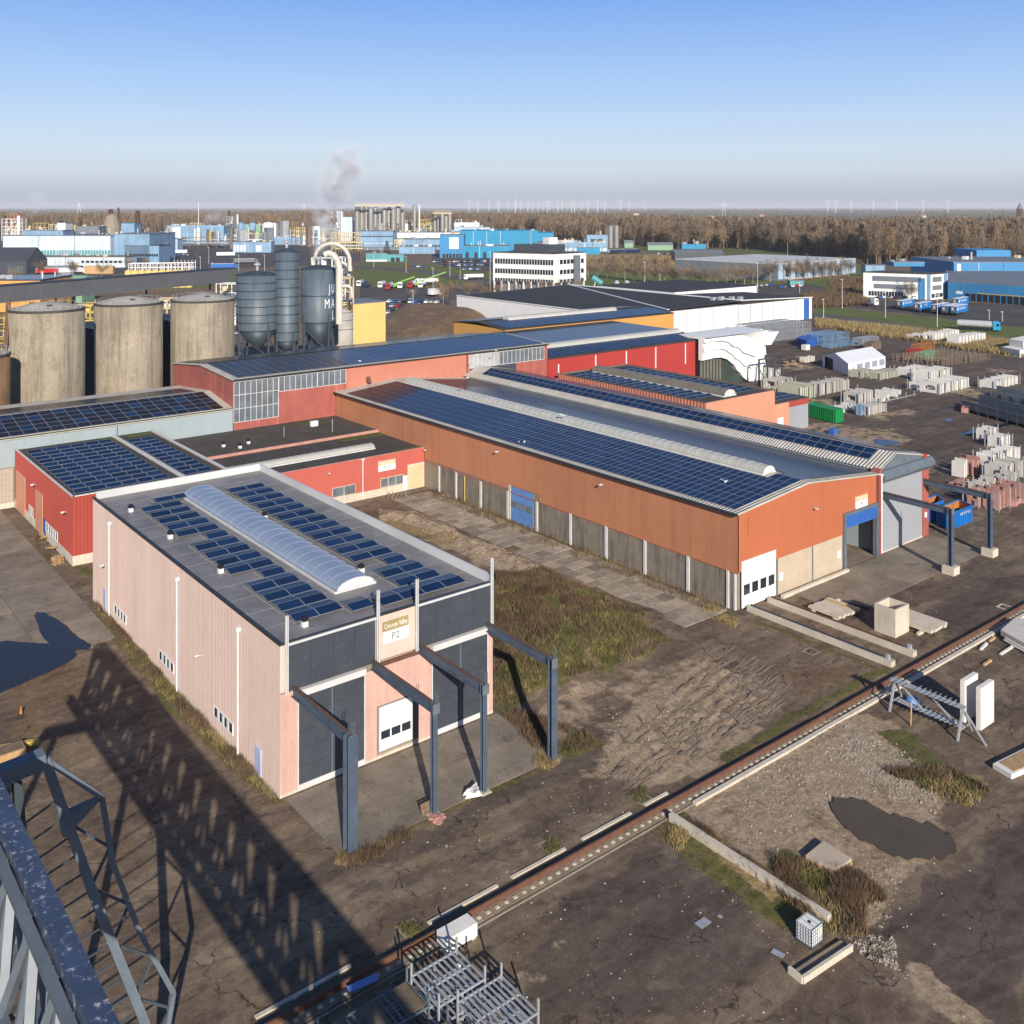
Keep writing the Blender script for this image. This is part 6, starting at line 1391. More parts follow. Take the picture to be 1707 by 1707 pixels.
for i, (a, b) in enumerate([(981, 462.6), (996, 464), (1012, 464), (1029, 464), (1041.7, 468), (1057.5, 468.7), (1069, 456), (1074, 471), (1090, 472), (960, 468), (905, 452), (922, 455), (1000, 450), (1020, 446), (1045, 448), (1065, 446), (1090, 450), (940, 447), (1110, 452), (960, 444)]): put(planes, *G(a, b), rt.uniform(.8, 1.05), 'bare tree on the green between the stilted office and the grey warehouse', 'bare trees on the office green', 0)
for i, (a, b) in enumerate([(836, 500), (858, 500), (880, 498), (900, 497), (918, 499), (935, 497), (950, 495), (965, 493)]): put(small, *G(a, b), 1.5, 'slim pollarded tree before the stilts of the white office', 'pollarded trees before the office', 0)
for (a, b, s, l) in ((739, 522, 1.0, 'tall bare tree at the corner of the white hall by the car park'), (1520, 500, .8, 'rounded bare tree before the white louvred office'), (68, 458, .8, 'left bare tree before the pale annex at far left'), (122, 457, .85, 'second bare tree before the pale annex at far left'), (170, 462, .8, 'bare tree beside the brown crates'), (215, 446, .6, 'small bare tree before the blue office'), (243, 446, .6, 'dark small bare tree right of the blue office front'), (24, 470, .7, 'yellowish bare tree by the dark pitched shed'), (688, 500, .5, 'small bare tree beside the parked tankers'), (800, 500, .8, 'bare tree left of the stilted office'), (780, 497, .7, 'bare tree by the green wagon'), (818, 498, .6, 'small bare tree nearest the left end of the stilted office')):
    put(planes, *G(a, b), s, l, 'single bare trees', 0)
# evergreens
def conifer(seed, h):
    r = random.Random(seed); root = thing('evergreen_tree', 'x', 'tree'); tr = MB(); tr.tube([(0, 0, 0), (0, 0, h*.9)], [h*.02, .02], 5); tr.build('trunk', M['bark'], root); c = MB()
    for i in range(900):
        z = h*(r.random()**1.2)*.95+.3; R = (h-z)*.33*math.sqrt(r.random()); a = r.uniform(0, 6.28); p = Vector((R*math.cos(a), R*math.sin(a), z)); d = Vector((math.cos(a), math.sin(a), -.3))*h*.07; s = Vector((-math.sin(a), math.cos(a), .3))*h*.02; n = len(c.v); c.v += [p-s, p+s, p+d]; c.f.append((n, n+1, n+2)); c.m.append(0)
    c.build('crown', M['evergreen'], root); return root
ev = conifer(3, 12); l0 = [(590, 417, 1.5, 'dark evergreen at the left of the blue factory front'), (645, 424, 1.1, 'dark pointed evergreen before the teal shed'), (1640, 418, 1.8, 'dark evergreen clump standing out of the woods at right'), (1652, 420, 1.6, 'second dark evergreen in the woods at right')]
for k, (a, b, s, l) in enumerate(l0):
    x, y = G(a, b); o = ev if k == 0 else dup(ev, (x, y, 0)); o.location = (x, y, 0); o.scale = (s, s, s); o['label'] = l
# woods: the front rows tree by tree, the mass behind as one
front = [(-40, 390), (60, 396), (250, 395), (450, 396), (600, 392), (760, 392), (830, 397), (900, 403), (1000, 410), (1050, 409), (1130, 417), (1220, 414), (1300, 420), (1380, 430), (1450, 443), (1530, 443), (1610, 440), (1720, 437)]
def fy(px):
    for (a, b), (c_, d_) in zip(front, front[1:]):
        if a <= px <= c_: return b+(d_-b)*(px-a)/(c_-a)
    return 395
LM = lambda px: ['pale silo clusters', 'bright blue hall', 'stilted white office', 'shiny twin silos', 'green arched store', 'grey flat warehouse', 'warehouse right end', 'white louvred office', 'blue dock warehouse'][sum(px > t for t in (760, 930, 1000, 1075, 1130, 1290, 1430, 1580))]
for i in range(170):
    px = 640+(1720-640)*((i+.5)/170)+rt.uniform(-3, 3); yb = fy(px)-rt.uniform(0, 5) if px > 760 else 391
    put(poplars, *G(px, yb), rt.uniform(.85, 1.2)*(1.0 if px > 1300 else 1.15), 'tall bare tree at the edge of the woods behind the '+LM(px), 'bare trees in the woods behind the '+LM(px), 0)
LL = lambda px: ['far left pipework', 'cone-roofed silo', 'lone brown chimney', 'blue canopy shed', 'plume and towers'][sum(px > t for t in (140, 215, 270, 440))]
for i in range(70):
    px = -20+(620)*((i+.5)/70)+rt.uniform(-3, 3); put(poplars, *G(px, fy(px)-6-rt.uniform(0, 3)), rt.uniform(.95, 1.15), 'bare poplar in the plantation behind the '+LL(px), 'bare poplars behind the '+LL(px), 0)
pts = []
for i in range(9500):
    px = rt.uniform(-120, 1820); yb = fy(min(max(px, -40), 1720)); d0 = CAMH*F_PX/(yb-HY); dd = d0+20+abs(rt.gauss(0, 1))*(240 if px > 1130 else 520 if px > 760 else 430)
    if px < 60 and dd > d0+200: dd += 500
    if 420 < px < 600 and rt.random() < .55: dd = d0+1500+rt.random()*900
    X = (px-CX)/F_PX*dd; s = rt.uniform(.45, 1.12)
    pts.append((CA*X+SA*dd, -SA*X+CA*dd, 0, s))
for i in range(11000):
    dd = 1700+rt.random()**1.6*14000; px = rt.uniform(-200, 1900); X = (px-CX)/F_PX*dd
    if fbm(np.array([CA*X+SA*dd]), np.array([-SA*X+CA*dd]), .0009, 5)[0] > .56: pts.append((CA*X+SA*dd, -SA*X+CA*dd, 0, rt.uniform(.5, .9)))
wm = bpy.data.meshes.new('woodland'); wm.from_pydata([p[:3] for p in pts], [], []); at_ = wm.attributes.new('s', 'FLOAT', 'POINT'); at_.data.foreach_set('value', [p[3] for p in pts])
wood = bpy.data.objects.new('woodland', wm); COL.objects.link(wood); tag(wood, 'brown leafless woods filling the background up to the horizon', 'woodland'); wood['kind'] = 'stuff'
hid = bpy.data.collections.new('tree_kinds')
for i in range(3):
    r = random.Random(90+i); mb = MB(); mb.tube([(0, 0, 0), (0, 0, 26)], [.45, .12], 3, cap=False); h = 31
    for j in range(6): 
        a = r.uniform(0, 6.28); mb.tube([(0, 0, r.uniform(5, 16)), (math.cos(a)*4, math.sin(a)*4, r.uniform(20, 29))], [.25, .06], 3, cap=False)
    for j in range(620):
        z = 8+21*r.random()**.7; R = 5.2*math.sqrt(r.random())*math.sin(min(1, (z-5)/26)*3.0+.15); a = r.uniform(0, 6.28); p = Vector((R*math.cos(a), R*math.sin(a), z)); d = Vector((math.cos(a)*.6, math.sin(a)*.6, 1.5))*r.uniform(.8, 1.7); s = Vector((-math.sin(a), math.cos(a), 0))*.20; n = len(mb.v); mb.v += [p-s, p+s, p+d]; mb.f.append((n, n+1, n+2)); mb.m.append(0)
    o = bpy.data.objects.new('wood_tree', mb.mesh('wood_tree', M[['twig', 'twig_warm', 'twig'][i]])); hid.objects.link(o)
ng = bpy.data.node_groups.new('plant_woods', 'GeometryNodeTree'); ng.interface.new_socket('Geometry', in_out='INPUT', socket_type='NodeSocketGeometry'); ng.interface.new_socket('Geometry', in_out='OUTPUT', socket_type='NodeSocketGeometry')
gi = ng.nodes.new('NodeGroupInput'); go_ = ng.nodes.new('NodeGroupOutput'); ci = ng.nodes.new('GeometryNodeCollectionInfo'); ci.inputs[0].default_value = hid; ci.inputs[1].default_value = True; ci.inputs[2].default_value = True
ip = ng.nodes.new('GeometryNodeInstanceOnPoints'); ip.inputs['Pick Instance'].default_value = True; na = ng.nodes.new('GeometryNodeInputNamedAttribute'); na.data_type = 'FLOAT'; na.inputs[0].default_value = 's'
rv = ng.nodes.new('FunctionNodeRandomValue'); rv.data_type = 'FLOAT_VECTOR'; rv.inputs[0].default_value = (0, 0, 0); rv.inputs[1].default_value = (0, 0, 6.28)
ng.links.new(gi.outputs[0], ip.inputs['Points']); ng.links.new(ci.outputs[0], ip.inputs['Instance']); ng.links.new(rv.outputs[0], ip.inputs['Rotation']); ng.links.new(na.outputs[0], ip.inputs['Scale']); ng.links.new(ip.outputs[0], go_.inputs[0])
md = wood.modifiers.new('plant', 'NODES'); md.node_group = ng

# ============================================================ HORIZON
wt = thing('wind_turbine', 'x', 'wind turbine'); mb = MB(); mb.tube([(0, 0, 0), (0, 0, 95)], [2.6, 1.4], 6); mb.build('tower', M['white'], wt); mb = MB(); mb.box(-2, 2, -4, 6, 94, 98); mb.build('nacelle', M['white'], wt)
bm_ = MB(); bm_.hexa([(-.9, -.4, 0), (.9, -.4, 0), (.9, .4, 0), (-.9, .4, 0), (-.4, -.2, 42), (.4, -.2, 42), (.4, .2, 42), (-.4, .2, 42)]); bl = bm_.mesh('blade', M['white'])
for k in range(3): piece('blade', bl, (0, -5, 96), wt, rot=(0, math.radians(120*k+20), 0))
wl_ = [(782, 8.6), (797, 8.2), (815, 8.6), (831, 9), (847, 10), (859, 8), (868, 9.5), (880, 9.2), (888, 9.3), (897, 9.5), (912, 8.4), (916, 9), (930, 8.6), (937, 9), (953, 8.4), (958, 9.4), (970, 9.6), (980, 8.3), (996, 8.6), (1008, 8.7), (1034, 8.1), (1048, 9.8), (1075, 9.9), (1380, 8.8), (1393, 8.2), (1419, 8.3), (1456, 8.3), (1494, 8.2), (1539, 7.8), (1580, 8.1), (860, 11), (905, 11), (945, 11.5)]
for k, (px, dk_) in enumerate(wl_):
    d = dk_*1000; X = (px-CX)/F_PX*d; o = wt if k == 0 else dup(wt, (0, 0, 0)); o.location = (CA*X+SA*d, -SA*X+CA*d, 0); o.rotation_euler = (0, 0, -A+rt.uniform(-.6, .6)); o['label'] = 'tiny white wind turbine on the hazy horizon'; o['group'] = 'wind turbines on the horizon'
for px, d, l in ((132, 6500, 'faint lattice pylon on the horizon at the left'), (331, 1500, 'slender white mast above the left woods'), (507, 7000, 'faint lattice pylon on the horizon behind the plume'), (1207, 5000, 'faint lattice pylon above the right woods')):
    X = (px-CX)/F_PX*d; x, y = CA*X+SA*d, -SA*X+CA*d; t = thing('mast', l, 'mast', (x, y, 0)); mb = MB(); hh = 75 if d > 2000 else 52
    if d > 2000: mb.tube([(x-12, y, 0), (x, y, hh)], 1, 3); mb.tube([(x+12, y, 0), (x, y, hh)], 1, 3); mb.beam((x-18, y+14, hh*.75), (x+18, y-14, hh*.75), 1.2, 1.2)
    else: mb.tube([(x, y, 0), (x, y, hh)], [.9, .3], 5)
    mb.build('shaft', M['white_metal'], t)
for k, (px, dd, w) in enumerate(((445, 2600, 14), (452, 2700, 10), (470, 2650, 18), (489, 2600, 14), (500, 2700, 12), (678, 3000, 30), (720, 3000, 40), (1060, 5000, 40), (1270, 4000, 24), (1185, 3500, 18), (45, 2600, 16), (20, 2500, 14), (1540, 4200, 20))):
    X = (px-CX)/F_PX*dd; x, y = CA*X+SA*dd, -SA*X+CA*dd; t = thing('distant_house', 'distant pale house with a red roof beyond the woods', 'house', (x, y, 0), group='distant houses'); mb = MB(); mb.box(x-w/2, x+w/2, y-6, y+6, 0, 9); mb.build('wall', M['white'], t); mb = MB(); mb.xprism([(y-7, 9), (y+7, 9), (y, 14)], x-w/2-1, x+w/2+1); mb.build('roof', M['salmon'], t)
X = (1700-CX)/F_PX*2600; x, y = CA*X+SA*2600, -SA*X+CA*2600; t = thing('church_tower', 'dark brick church tower on the far right horizon', 'church tower', (x, y, 0)); mb = MB(); mb.box(x-6, x+6, y-6, y+6, 0, 40); mb.build('tower', M['rust'], t); mb = MB(); mb.lathe([(8, 40), (0.1, 58)], x, y, 4); mb.build('spire', M['slate'], t)
# ============================================================ CRANE AND FOREGROUND
cn = thing('gantry_crane', 'tall blue-grey lattice gantry crane with a bird-spotted top chord at the left foreground', 'gantry crane', (8, 50, 0))
YF, YN = 58.8, -34.0
mb = MB(); mb.beam((8.35, YN, 21.75), (8.35, YF, 21.75), .72, .5); mb.build('top_chord', mat('bird_spotted_steel', (.05, .07, .12), .35, .15, 1, spots=.8, spotcol=(.6, .6, .62), spotscale=3.6, metal=.1), cn)
mb = MB(); mb.ibeam((7.75, YN, 21.5), (7.75, YF, 21.5), .3, .3); mb.build('chord_flange', M['steel_mid'], cn)
mb = MB(); mb.ibeam((7.3, YN, 17.3), (7.3, YF, 17.3), .5, .5); mb.build('lower_chord', M['steel_mid'], cn); mb = MB(); mb.ibeam((8.5, YN, 17.3), (8.5, YF, 17.3), .5, .5); mb.build('lower_chord', M['steel_mid'], cn)
y = YN
while y < YF-.5:
    for (xt, xl, of) in ((8.1, 7.4, 0), (8.35, 8.5, 1.65)):
        y += of; mb = MB(); mb.beam((xt, y, 21.4), (xl, y, 17.4), .2, .2); mb.build('lattice_post', M['steel_mid'], cn)
        for dy in (0, 1.65):
            mb = MB()
            if dy == 0: mb.beam((xt, y, 21.4), (xl, y+1.65, 17.5), .30, .30)
            else: mb.beam((xt, y+3.3, 21.4), (xl, y+1.65, 17.5), .30, .30)
            mb.build('lattice_bar', M['steel_mid'], cn)
        y -= of
    mb = MB(); mb.beam((7.3, y+1.65, 17.3), (8.5, y+1.65, 17.3), .15, .15); mb.build('cross_bar', M['steel_mid'], cn); y += 3.3
for s in (1, -1):
    fx = lambda x: x if s > 0 else 14.0-x
    for yy in (50.0, -28.0):
        V = lambda x, z, dy=0: (fx(x), yy+dy, z)
        mb = MB(); mb.beam(V(7.6, 18.7), V(11.8, 19.0), .8, .7); mb.build('portal_beam', M['steel_mid'], cn)
        for i in range(5):
            ch = [(11.8, 19), (14.1, 11.3), (16.4, 4.3), (17.0, .7)]
            if i < 3: mb = MB(); mb.beam(V(*ch[i]), V(*ch[i+1]), .45, .42); mb.build('leg_chord', M['steel_mid'], cn)
        oc_ = [(11.8, 19), (14.4, 16.2), (14.9, 12.8), (16.2, 8.8), (17.9, 4.9), (17.1, .7)]
        for p, q in zip(oc_, oc_[1:]):
            mb = MB(); mb.beam(V(*p), V(*q), .24, .24); mb.build('outer_chord', M['steel_mid'], cn)
        def onleg(z): 
            for (a, za), (b, zb) in zip(ch, ch[1:]):
                if zb <= z <= za: return a+(b-a)*(za-z)/(za-zb)
            return ch[-1][0]
        def onout(z):
            for (a, za), (b, zb) in zip(oc_[1:], oc_[2:]):
                if zb <= z <= za: return a+(b-a)*(za-z)/(za-zb)
            return oc_[-1][0]
        zz = [15.6, 13.6, 12.0, 10.4, 8.8, 7.2, 5.6, 4.2, 2.6]
        for i, z in enumerate(zz[:-1]):
            mb = MB()
            if i % 2 == 0: mb.beam(V(onleg(z), z), V(onout(zz[i+1]), zz[i+1]), .12, .12)
            else: mb.beam(V(onout(z), z), V(onleg(zz[i+1]), zz[i+1]), .12, .12)
            mb.build('leg_brace', M['steel_dark'], cn)
        mb = MB(); mb.hexa([V(14.4, 16.1), V(12.6, 15.0, -.3), V(12.6, 15.0, .3), V(14.4, 16.1, .1), V(14.4, 16.3), V(12.4, 16.0, -.3), V(12.4, 16.0, .3), V(14.4, 16.3, .1)]); mb.build('gusset', M['steel_mid'], cn)
        for dx in (-3.6,):
            mb = MB(); mb.ibeam(V(10.6, 18.4, 0), V(12.0, 1.0, 0), .4, .4); mb.build('inner_leg', M['steel_dark'], cn)
            for z in range(1, 17):
                mb = MB(); a = 12.0-1.4*(z-1)/17.4; mb.beam(V(a, z+.2), V(onleg(z+.5), z+.9), .07, .07); mb.build('leg_rung', M['steel_dark'], cn)
        mb = MB(); mb.box(fx(11.2)-.4, fx(17.8)+.4, yy-.45, yy+.45, .45, 1.05) if s > 0 else mb.box(fx(17.8)-.4, fx(11.2)+.4, yy-.45, yy+.45, .45, 1.05); mb.build('bogie', M['steel_dark'], cn)
# rail track
rtk = thing('crane_track', 'rusty ground-level crane rail on a concrete strip running across the yard', 'crane track', (60, 50, 0))
mb = MB(); mb.box(-60, 190, 50.22, 50.30, .05, .38); mb.box(-60, 190, 50.19, 50.33, .38, .44); mb.build('rail', mat('rust_rail', (.13, .06, .038), .7, .2, 2), rtk)
mb = MB(); mb.box(-60, 190, 49.5, 50.75, -.1, .04); mb.build('sleeper_strip', M['sand'], rtk)
pm = MB(); pm.box(-.13, .13, -.11, .11, 0, .07); pmm = pm.mesh('rail_pad', M['concrete_pale'])
for i in range(150): piece('rail_pad', pmm, (18+.74*i, 49.85, .05), rtk)
x = 57.0; rr = random.Random(4)
while x < 130:
    L_ = rr.uniform(5, 8); mb = MB(); mb.box(x, x+L_-.06, 49.0, 49.38, 0, .22+rr.uniform(0, .04)); mb.build('kerb', M['plinth'], rtk); x += L_
for a, b in ((23, 29), (34.5, 40), (41.2, 46), (47.6, 52.5), (54, 56.5)):
    mb = MB(); mb.box(a, b, 51.35, 51.6, 0, .1); mb.build('kerb', M['plinth'], rtk)
mb = MB(); mb.box(-60, 190, 50.45, 51.25, -.1, .045); mb.build('shadow_strip', M['earth'], rtk)  # dark strip laid behind the rail, painting in its shadow band
mb = MB(); mb.box(18, 57, 49.2, 49.33, 0, .08); mb.build('kerb', M['concrete'], rtk)
# drains beside the track
for k, (a, b) in enumerate(((683, 1548), (916, 1410), (1068, 1330), (1352, 1086), (1675, 1012))):
    x, y = G(a, b); t = thing('drain_pit', ['weedy square drain beside the track near the shadow', 'weedy square drain beside the track in the middle', 'weedy square drain where the long wall meets the track', 'square dark drain cover in the brown mud', 'small square kerbed pit beside the track at right'][k], 'drain', (x, y, 0)); mb = MB()
    for (u0, u1, v0, v1) in ((-.8, .8, .6, .8), (-.8, .8, -.8, -.6), (-.8, -.6, -.6, .6), (.6, .8, -.6, .6)): mb.box(x+u0*.85, x+u1*.85, y+v0*.85, y+v1*.85, 0, .035)
    mb.build('kerb', M['concrete' if k < 4 else 'plinth'], t); mb = MB(); mb.lathe([(.28, 0), (.28, .09), (.0, .12)], x, y, 10); mb.build('lid', M['rust'], t)
# twin rail beams from the white hall door
for k, (xx, y0, l) in enumerate(((89.3, 51.8, 'nearer concrete rail beam leading to the white hall door'), (93.0, 51.6, 'farther concrete rail beam leading to the white hall door'))):
    t = thing('rail_beam', l, 'rail beam', (xx, 60, 0)); n = 4; st = (69.2-y0)/n
    for i in range(n): mb = MB(); mb.box(xx-.38, xx+.38, y0+st*i+.01, y0+st*(i+1)-.01, -.05, .52+.015*(i % 2)); mb.build('beam_block', M['concrete_pale'], t)
    mb = MB(); mb.ibeam((xx+.1, y0+1.2, .62), (xx+.1, 69, .62), .14, .16, .03); mb.build('rail', M['rust'] if k else M['steel_dark'], t)
    mb = MB(); mb.box(xx-.05, xx+.35, y0+.5, y0+.8, .53, .95); mb.build('end_stop', M['galv'], t)
mb = MB(); mb.box(94.9, 108.2, 68.6, 69.0, 0, .4); t = tag(mb.build('concrete_kerb_block', M['concrete_pale'], loc=(101, 68.8, 0)), 'long pale concrete kerb lying along the cream wall of the orange hall', 'concrete block')
t.location = (101, 68.8, 0)
# long low wall and short L wall
t = thing('low_wall', 'long low concrete wall running from the track toward the white tank cage', 'wall', (54.2, 42, 0))
y = 49.0
for i, L_ in enumerate((3.1, 3.3, 3.4, 3.5)): mb = MB(); mb.box(53.95, 54.35, y-L_+.03, y, 0, .62-.03*(i % 2)); mb.build('wall_block', M['concrete_pale'], t); y -= L_
a = Vector(G(1338, 1640)); b = Vector(G(1420, 1585)); t = thing('short_wall', 'short broken concrete footing at the end of the low wall', 'wall', (*a, 0)); mb = MB(); d = (b-a).normalized(); n_ = Vector((-d.y, d.x)); mb.beam((*a, .22), (*b, .22), .2, .4); mb.build('kerb', M['plinth'], t); mb = MB(); q = a+n_*1.0; mb.beam((*a, .2), (*q, .2), .2, .38); mb.build('end_kerb', M['plinth'], t)
mb = MB(); mb.prism([tuple(a), tuple(b), tuple(b+n_*.8), tuple(a+n_*.8)], 0, .2); mb.build('fill', M['sand'], t)
# solid objects
def boxy(name, lab, cat, x0, x1, y0, y1, z0, z1, m, rz=0, loc=None):
    cx_, cy_ = (x0+x1)/2, (y0+y1)/2; mb = MB(); mb.box(x0-cx_, x1-cx_, y0-cy_, y1-cy_, z0, z1); bv = .0
    o = bpy.data.objects.new(name, mb.mesh(name, M[m])); COL.objects.link(o); o.location = (cx_, cy_, 0); o.rotation_euler = (0, 0, rz); ORG[o.name] = Vector((cx_, cy_, 0)); return tag(o, lab, cat)
t = thing('concrete_block', 'big white-grey rectangular concrete block beside the crane track', 'concrete block', (35, 48.9, 0)); mb = MB(); mb.box(33.9, 36.2, 48.6, 49.65, .12, .95); mb.build('block', M['white_block'], t); mb = MB(); mb.box(34.0, 34.3, 48.6, 49.6, 0, .12); mb.box(35.8, 36.1, 48.6, 49.6, 0, .12); mb.build('skid', M['plinth'], t)
# IBC tank
ib = thing('caged_tank', 'white cube water tank in a steel cage at the end of the low wall', 'tank', (51.9, 35.7, 0)); X_, Y_ = 51.35, 35.1
mb = MB(); mb.box(X_+.04, X_+1.14, Y_+.04, Y_+1.1, .16, 1.16)
mb.build('bottle', M['white'], ib); mb = MB(); mb.box(X_, X_+1.2, Y_, Y_+1.15, .1, .16); mb.box(X_, X_+1.2, Y_, Y_+.1, 0, .1); mb.box(X_, X_+1.2, Y_+1.05, Y_+1.15, 0, .1); mb.build('pallet', M['steel_dark'], ib)
mb = MB()
for i in range(7):
    u = X_+1.18*i/6; 
    for yy in (Y_, Y_+1.14): mb.beam((u, yy, .15), (u, yy, 1.2), .028, .028)
    v = Y_+1.14*i/6
    for xx in (X_, X_+1.18): mb.beam((xx, v, .15), (xx, v, 1.2), .028, .028)
for i in range(6):
    z = .2+1.0*i/5
    for yy in (Y_, Y_+1.14): mb.beam((X_, yy, z), (X_+1.18, yy, z), .028, .028)
    for xx in (X_, X_+1.18): mb.beam((xx, Y_, z), (xx, Y_+1.14, z), .028, .028)
for u in (.4, .8): mb.beam((X_+u, Y_, 1.2), (X_+u, Y_+1.14, 1.2), .04, .03)
mb.build('cage', M['galv'], ib); mb = MB(); mb.lathe([(.1, 1.16), (.1, 1.2), (.0, 1.21)], X_+.6, Y_+.57, 10); mb.build('lid', M['black'], ib)
mb = MB(); mb.box(X_+.62, X_+1.0, Y_-.02, Y_-.005, .62, 1.0); mb.build('label_plate', M['white'], ib); mb = MB(); mb.box(X_+.72, X_+.86, Y_-.026, Y_-.02, .68, .94); mb.build('label_mark', M['yellow_steel'], ib)
# slab pile by the puddle
t = thing('slab_pile', 'two stacked tan concrete slabs lying beside the brown puddle', 'slab pile', (*G(1380, 1430), 0))
q4 = [G(1342, 1430, .3), G(1391, 1455, .3), G(1421, 1436, .3), G(1373, 1405, .3)]; cc = (sum(p[0] for p in q4)/4, sum(p[1] for p in q4)/4)
for k, (z0, z1, m) in enumerate(((.05, .25, 'wood'), (.28, .5, 'concrete_cream'))): mb = MB(); mb.prism([(cc[0]+(p[0]-cc[0])*(1.0-.03*k), cc[1]+(p[1]-cc[1])*(1.0-.03*k)) for p in q4], z0, z1); mb.build('slab', M[m], t)
# hollow concrete box
t = thing('concrete_shaft', 'tall hollow square concrete shaft standing open-topped by the crane track', 'concrete shaft', (96.7, 56.4, 0))
for (a0, a1, b0, b1) in ((95.4, 98.1, 55.1, 55.3), (95.4, 98.1, 57.3, 57.5), (95.4, 95.6, 55.3, 57.3), (97.9, 98.1, 55.3, 57.3)): mb = MB(); mb.box(a0, a1, b0, b1, 0, 2.9); mb.build('side', M['concrete_pale'], t)
# beam stacks
def beams(lab, x0, x1, y0, y1, n, z, m, yellow=None, dx=0, grp='concrete beams by the crane track'):
    w = (x1-x0)/n; r = random.Random(lab)
    for i in range(n):
        mb = MB(); mb.box(-w*.44, w*.44, -(y1-y0)/2, (y1-y0)/2, 0, .28); o = bpy.data.objects.new('concrete_beam', mb.mesh('concrete_beam', M['yellow_steel'] if i == yellow else M[m])); COL.objects.link(o)
        o.location = (x0+w*(i+.5)+dx*i, (y0+y1)/2+r.uniform(-.15, .15), z+r.uniform(0, .02)); o.rotation_euler = (0, 0, r.uniform(-.015, .015)); o['group'] = grp; tag(o, lab if i != yellow else 'yellow-topped beam in the small beam stack before the hall', 'beam'); 
beams('pale concrete beam in the small stack nearer the orange hall', 94.3, 98.2, 60.9, 64.8, 8, .3, 'concrete_pale', 6)
beams('pale concrete beam in the stack behind the open shaft', 98.6, 102.2, 52.9, 57.2, 6, .3, 'concrete_pale', None)
for k, (a0, a1, b0, l) in enumerate(((93.6, 98.9, 61.6, 'near bearer log under the small beam stack'), (93.6, 99.4, 64.3, 'far bearer log under the small beam stack'), (97.9, 102.6, 54.0, 'bearer under the beams behind the open shaft'))): boxy('bearer', l, 'concrete bearer', a0, a1, b0-.15, b0+.15, 0, .29, 'concrete_pale')
boxy('dark_beam', 'dark weathered beam lying right of the small beam stack', 'beam', 99.4, 99.9, 61, 63.5, 0, .3, 'steel_dark', .2)
# upright white slabs
for k, (x0, x1, yy, l) in enumerate(((84.1, 86.5, 40.7, 'front upright white concrete slab behind the steel trestle'), (84.3, 86.7, 42.2, 'rear upright white concrete slab behind the steel trestle'))): boxy('concrete_slab', l, 'concrete slab', x0, x1, yy, yy+.4, .08, 3.7, 'white_block')
# trestle frame
tf = thing('steel_trestle', 'long galvanised steel trestle with rows of pins and A-frame ends', 'steel frame', (82.1, 44, 0)); xx = 82.0
for yy, nm in ((47.4, 'a'), (41.2, 'b')):
    mb = MB(); mb.beam((xx-.9, yy, 0), (xx, yy, 2.55), .16, .16); mb.beam((xx+1.6, yy, 0), (xx, yy, 2.55), .12, .12); mb.beam((xx-.6, yy, .8), (xx+1.0, yy, .8), .1, .1); mb.beam((xx, yy, 2.5), (xx+.2, yy+(1.8 if nm == 'a' else -1.9), 0), .12, .12); mb.build('end_frame', M['galv'], tf)
mb = MB(); mb.box(xx-.3, xx+.3, 41, 47.8, 2.5, 2.62); mb.build('top_plate', M['galv'], tf); mb = MB(); mb.box(xx-.1, xx+.5, 41.2, 47.2, .75, .86); mb.build('lower_plate', M['galv'], tf)
for (ya, yb2) in ((47, 44.8), (44.2, 41.8)): mb = MB(); mb.beam((xx, ya, 2.5), (xx+.1, yb2, .85), .12, .12); mb.build('diagonal', M['galv'], tf)
for i in range(13):
    yy = 41.6+.45*i+(.5 if i > 8 else 0); mb = MB(); mb.beam((xx-.7, yy, 2.68), (xx+.6, yy, 2.68), .04, .04); mb.build('pin', M['galv'], tf)
    if i < 9: mb = MB(); mb.beam((xx-.6, yy, .95), (xx+.7, yy, .95), .04, .04); mb.build('pin', M['galv'], tf)
mb = MB(); mb.beam((xx-1.6, 45.0, 0), (xx-1.5, 45.0, 2.0), .14, .05); o = mb.build('plank', M['wood'], loc=(xx-1.6, 45, 0)); tag(o, 'orange-brown wooden post leaning upright against the trestle', 'plank')
o = bpy.data.objects.new('blue_bundle', None); bpy.data.objects.remove(o)
mb = MB(); mb.lathe([(.0, 0), (.55, .1), (.7, .5), (.5, 1.0), (0, 1.15)], 83.2, 46.4, 9); o = mb.build('wrapped_bundle', M['blue_door'], loc=(83.2, 46.4, 0)); tag(o, 'blue and white wrapped bundle behind the trestle', 'bundle')
# right edge slab pieces
def prism_px(name, lab, cat, px, z0, z1, m, group=None):
    P3 = [G(a, b, z1) for a, b in px]; c0 = (sum(p[0] for p in P3)/len(P3), sum(p[1] for p in P3)/len(P3)); mb = MB(); mb.prism(P3, z0, z1); o = mb.build(name, M[m], loc=(c0[0], c0[1], 0)); tag(o, lab, cat); return o
t = thing('precast_element', 'pale precast concrete element with slots at the right edge beside the track', 'precast element', (*G(1700, 1070), 0))
q = [G(1668, 1050, .9), G(1740, 1090, .9), G(1800, 1060, .9), G(1694, 1028, .9)]; mb = MB(); mb.prism(q, .35, .9); mb.build('slab', M['panel_grey'], t)
a, b = Vector(q[0]), Vector(q[1]); d = (b-a).normalized(); n_ = Vector((d.y, -d.x))
for k in (.12, .3): mb = MB(); mb.beam((*(a+n_*k+d*.8), .5-k*.9), (*(b+n_*k), .5-k*.9), .18, .12); mb.build('step_edge', M['white_block'], t)
t = thing('timber_form', 'low pale frame with a timber deck at the right edge', 'formwork', (*G(1700, 1270), 0)); q = [G(1655, 1272, .5), G(1686, 1290, .5), G(1790, 1245, .5), G(1745, 1228, .5)]; mb = MB(); mb.prism(q, .05, .45); mb.build('frame', M['white_block'], t); cc = (sum(p[0] for p in q)/4, sum(p[1] for p in q)/4)
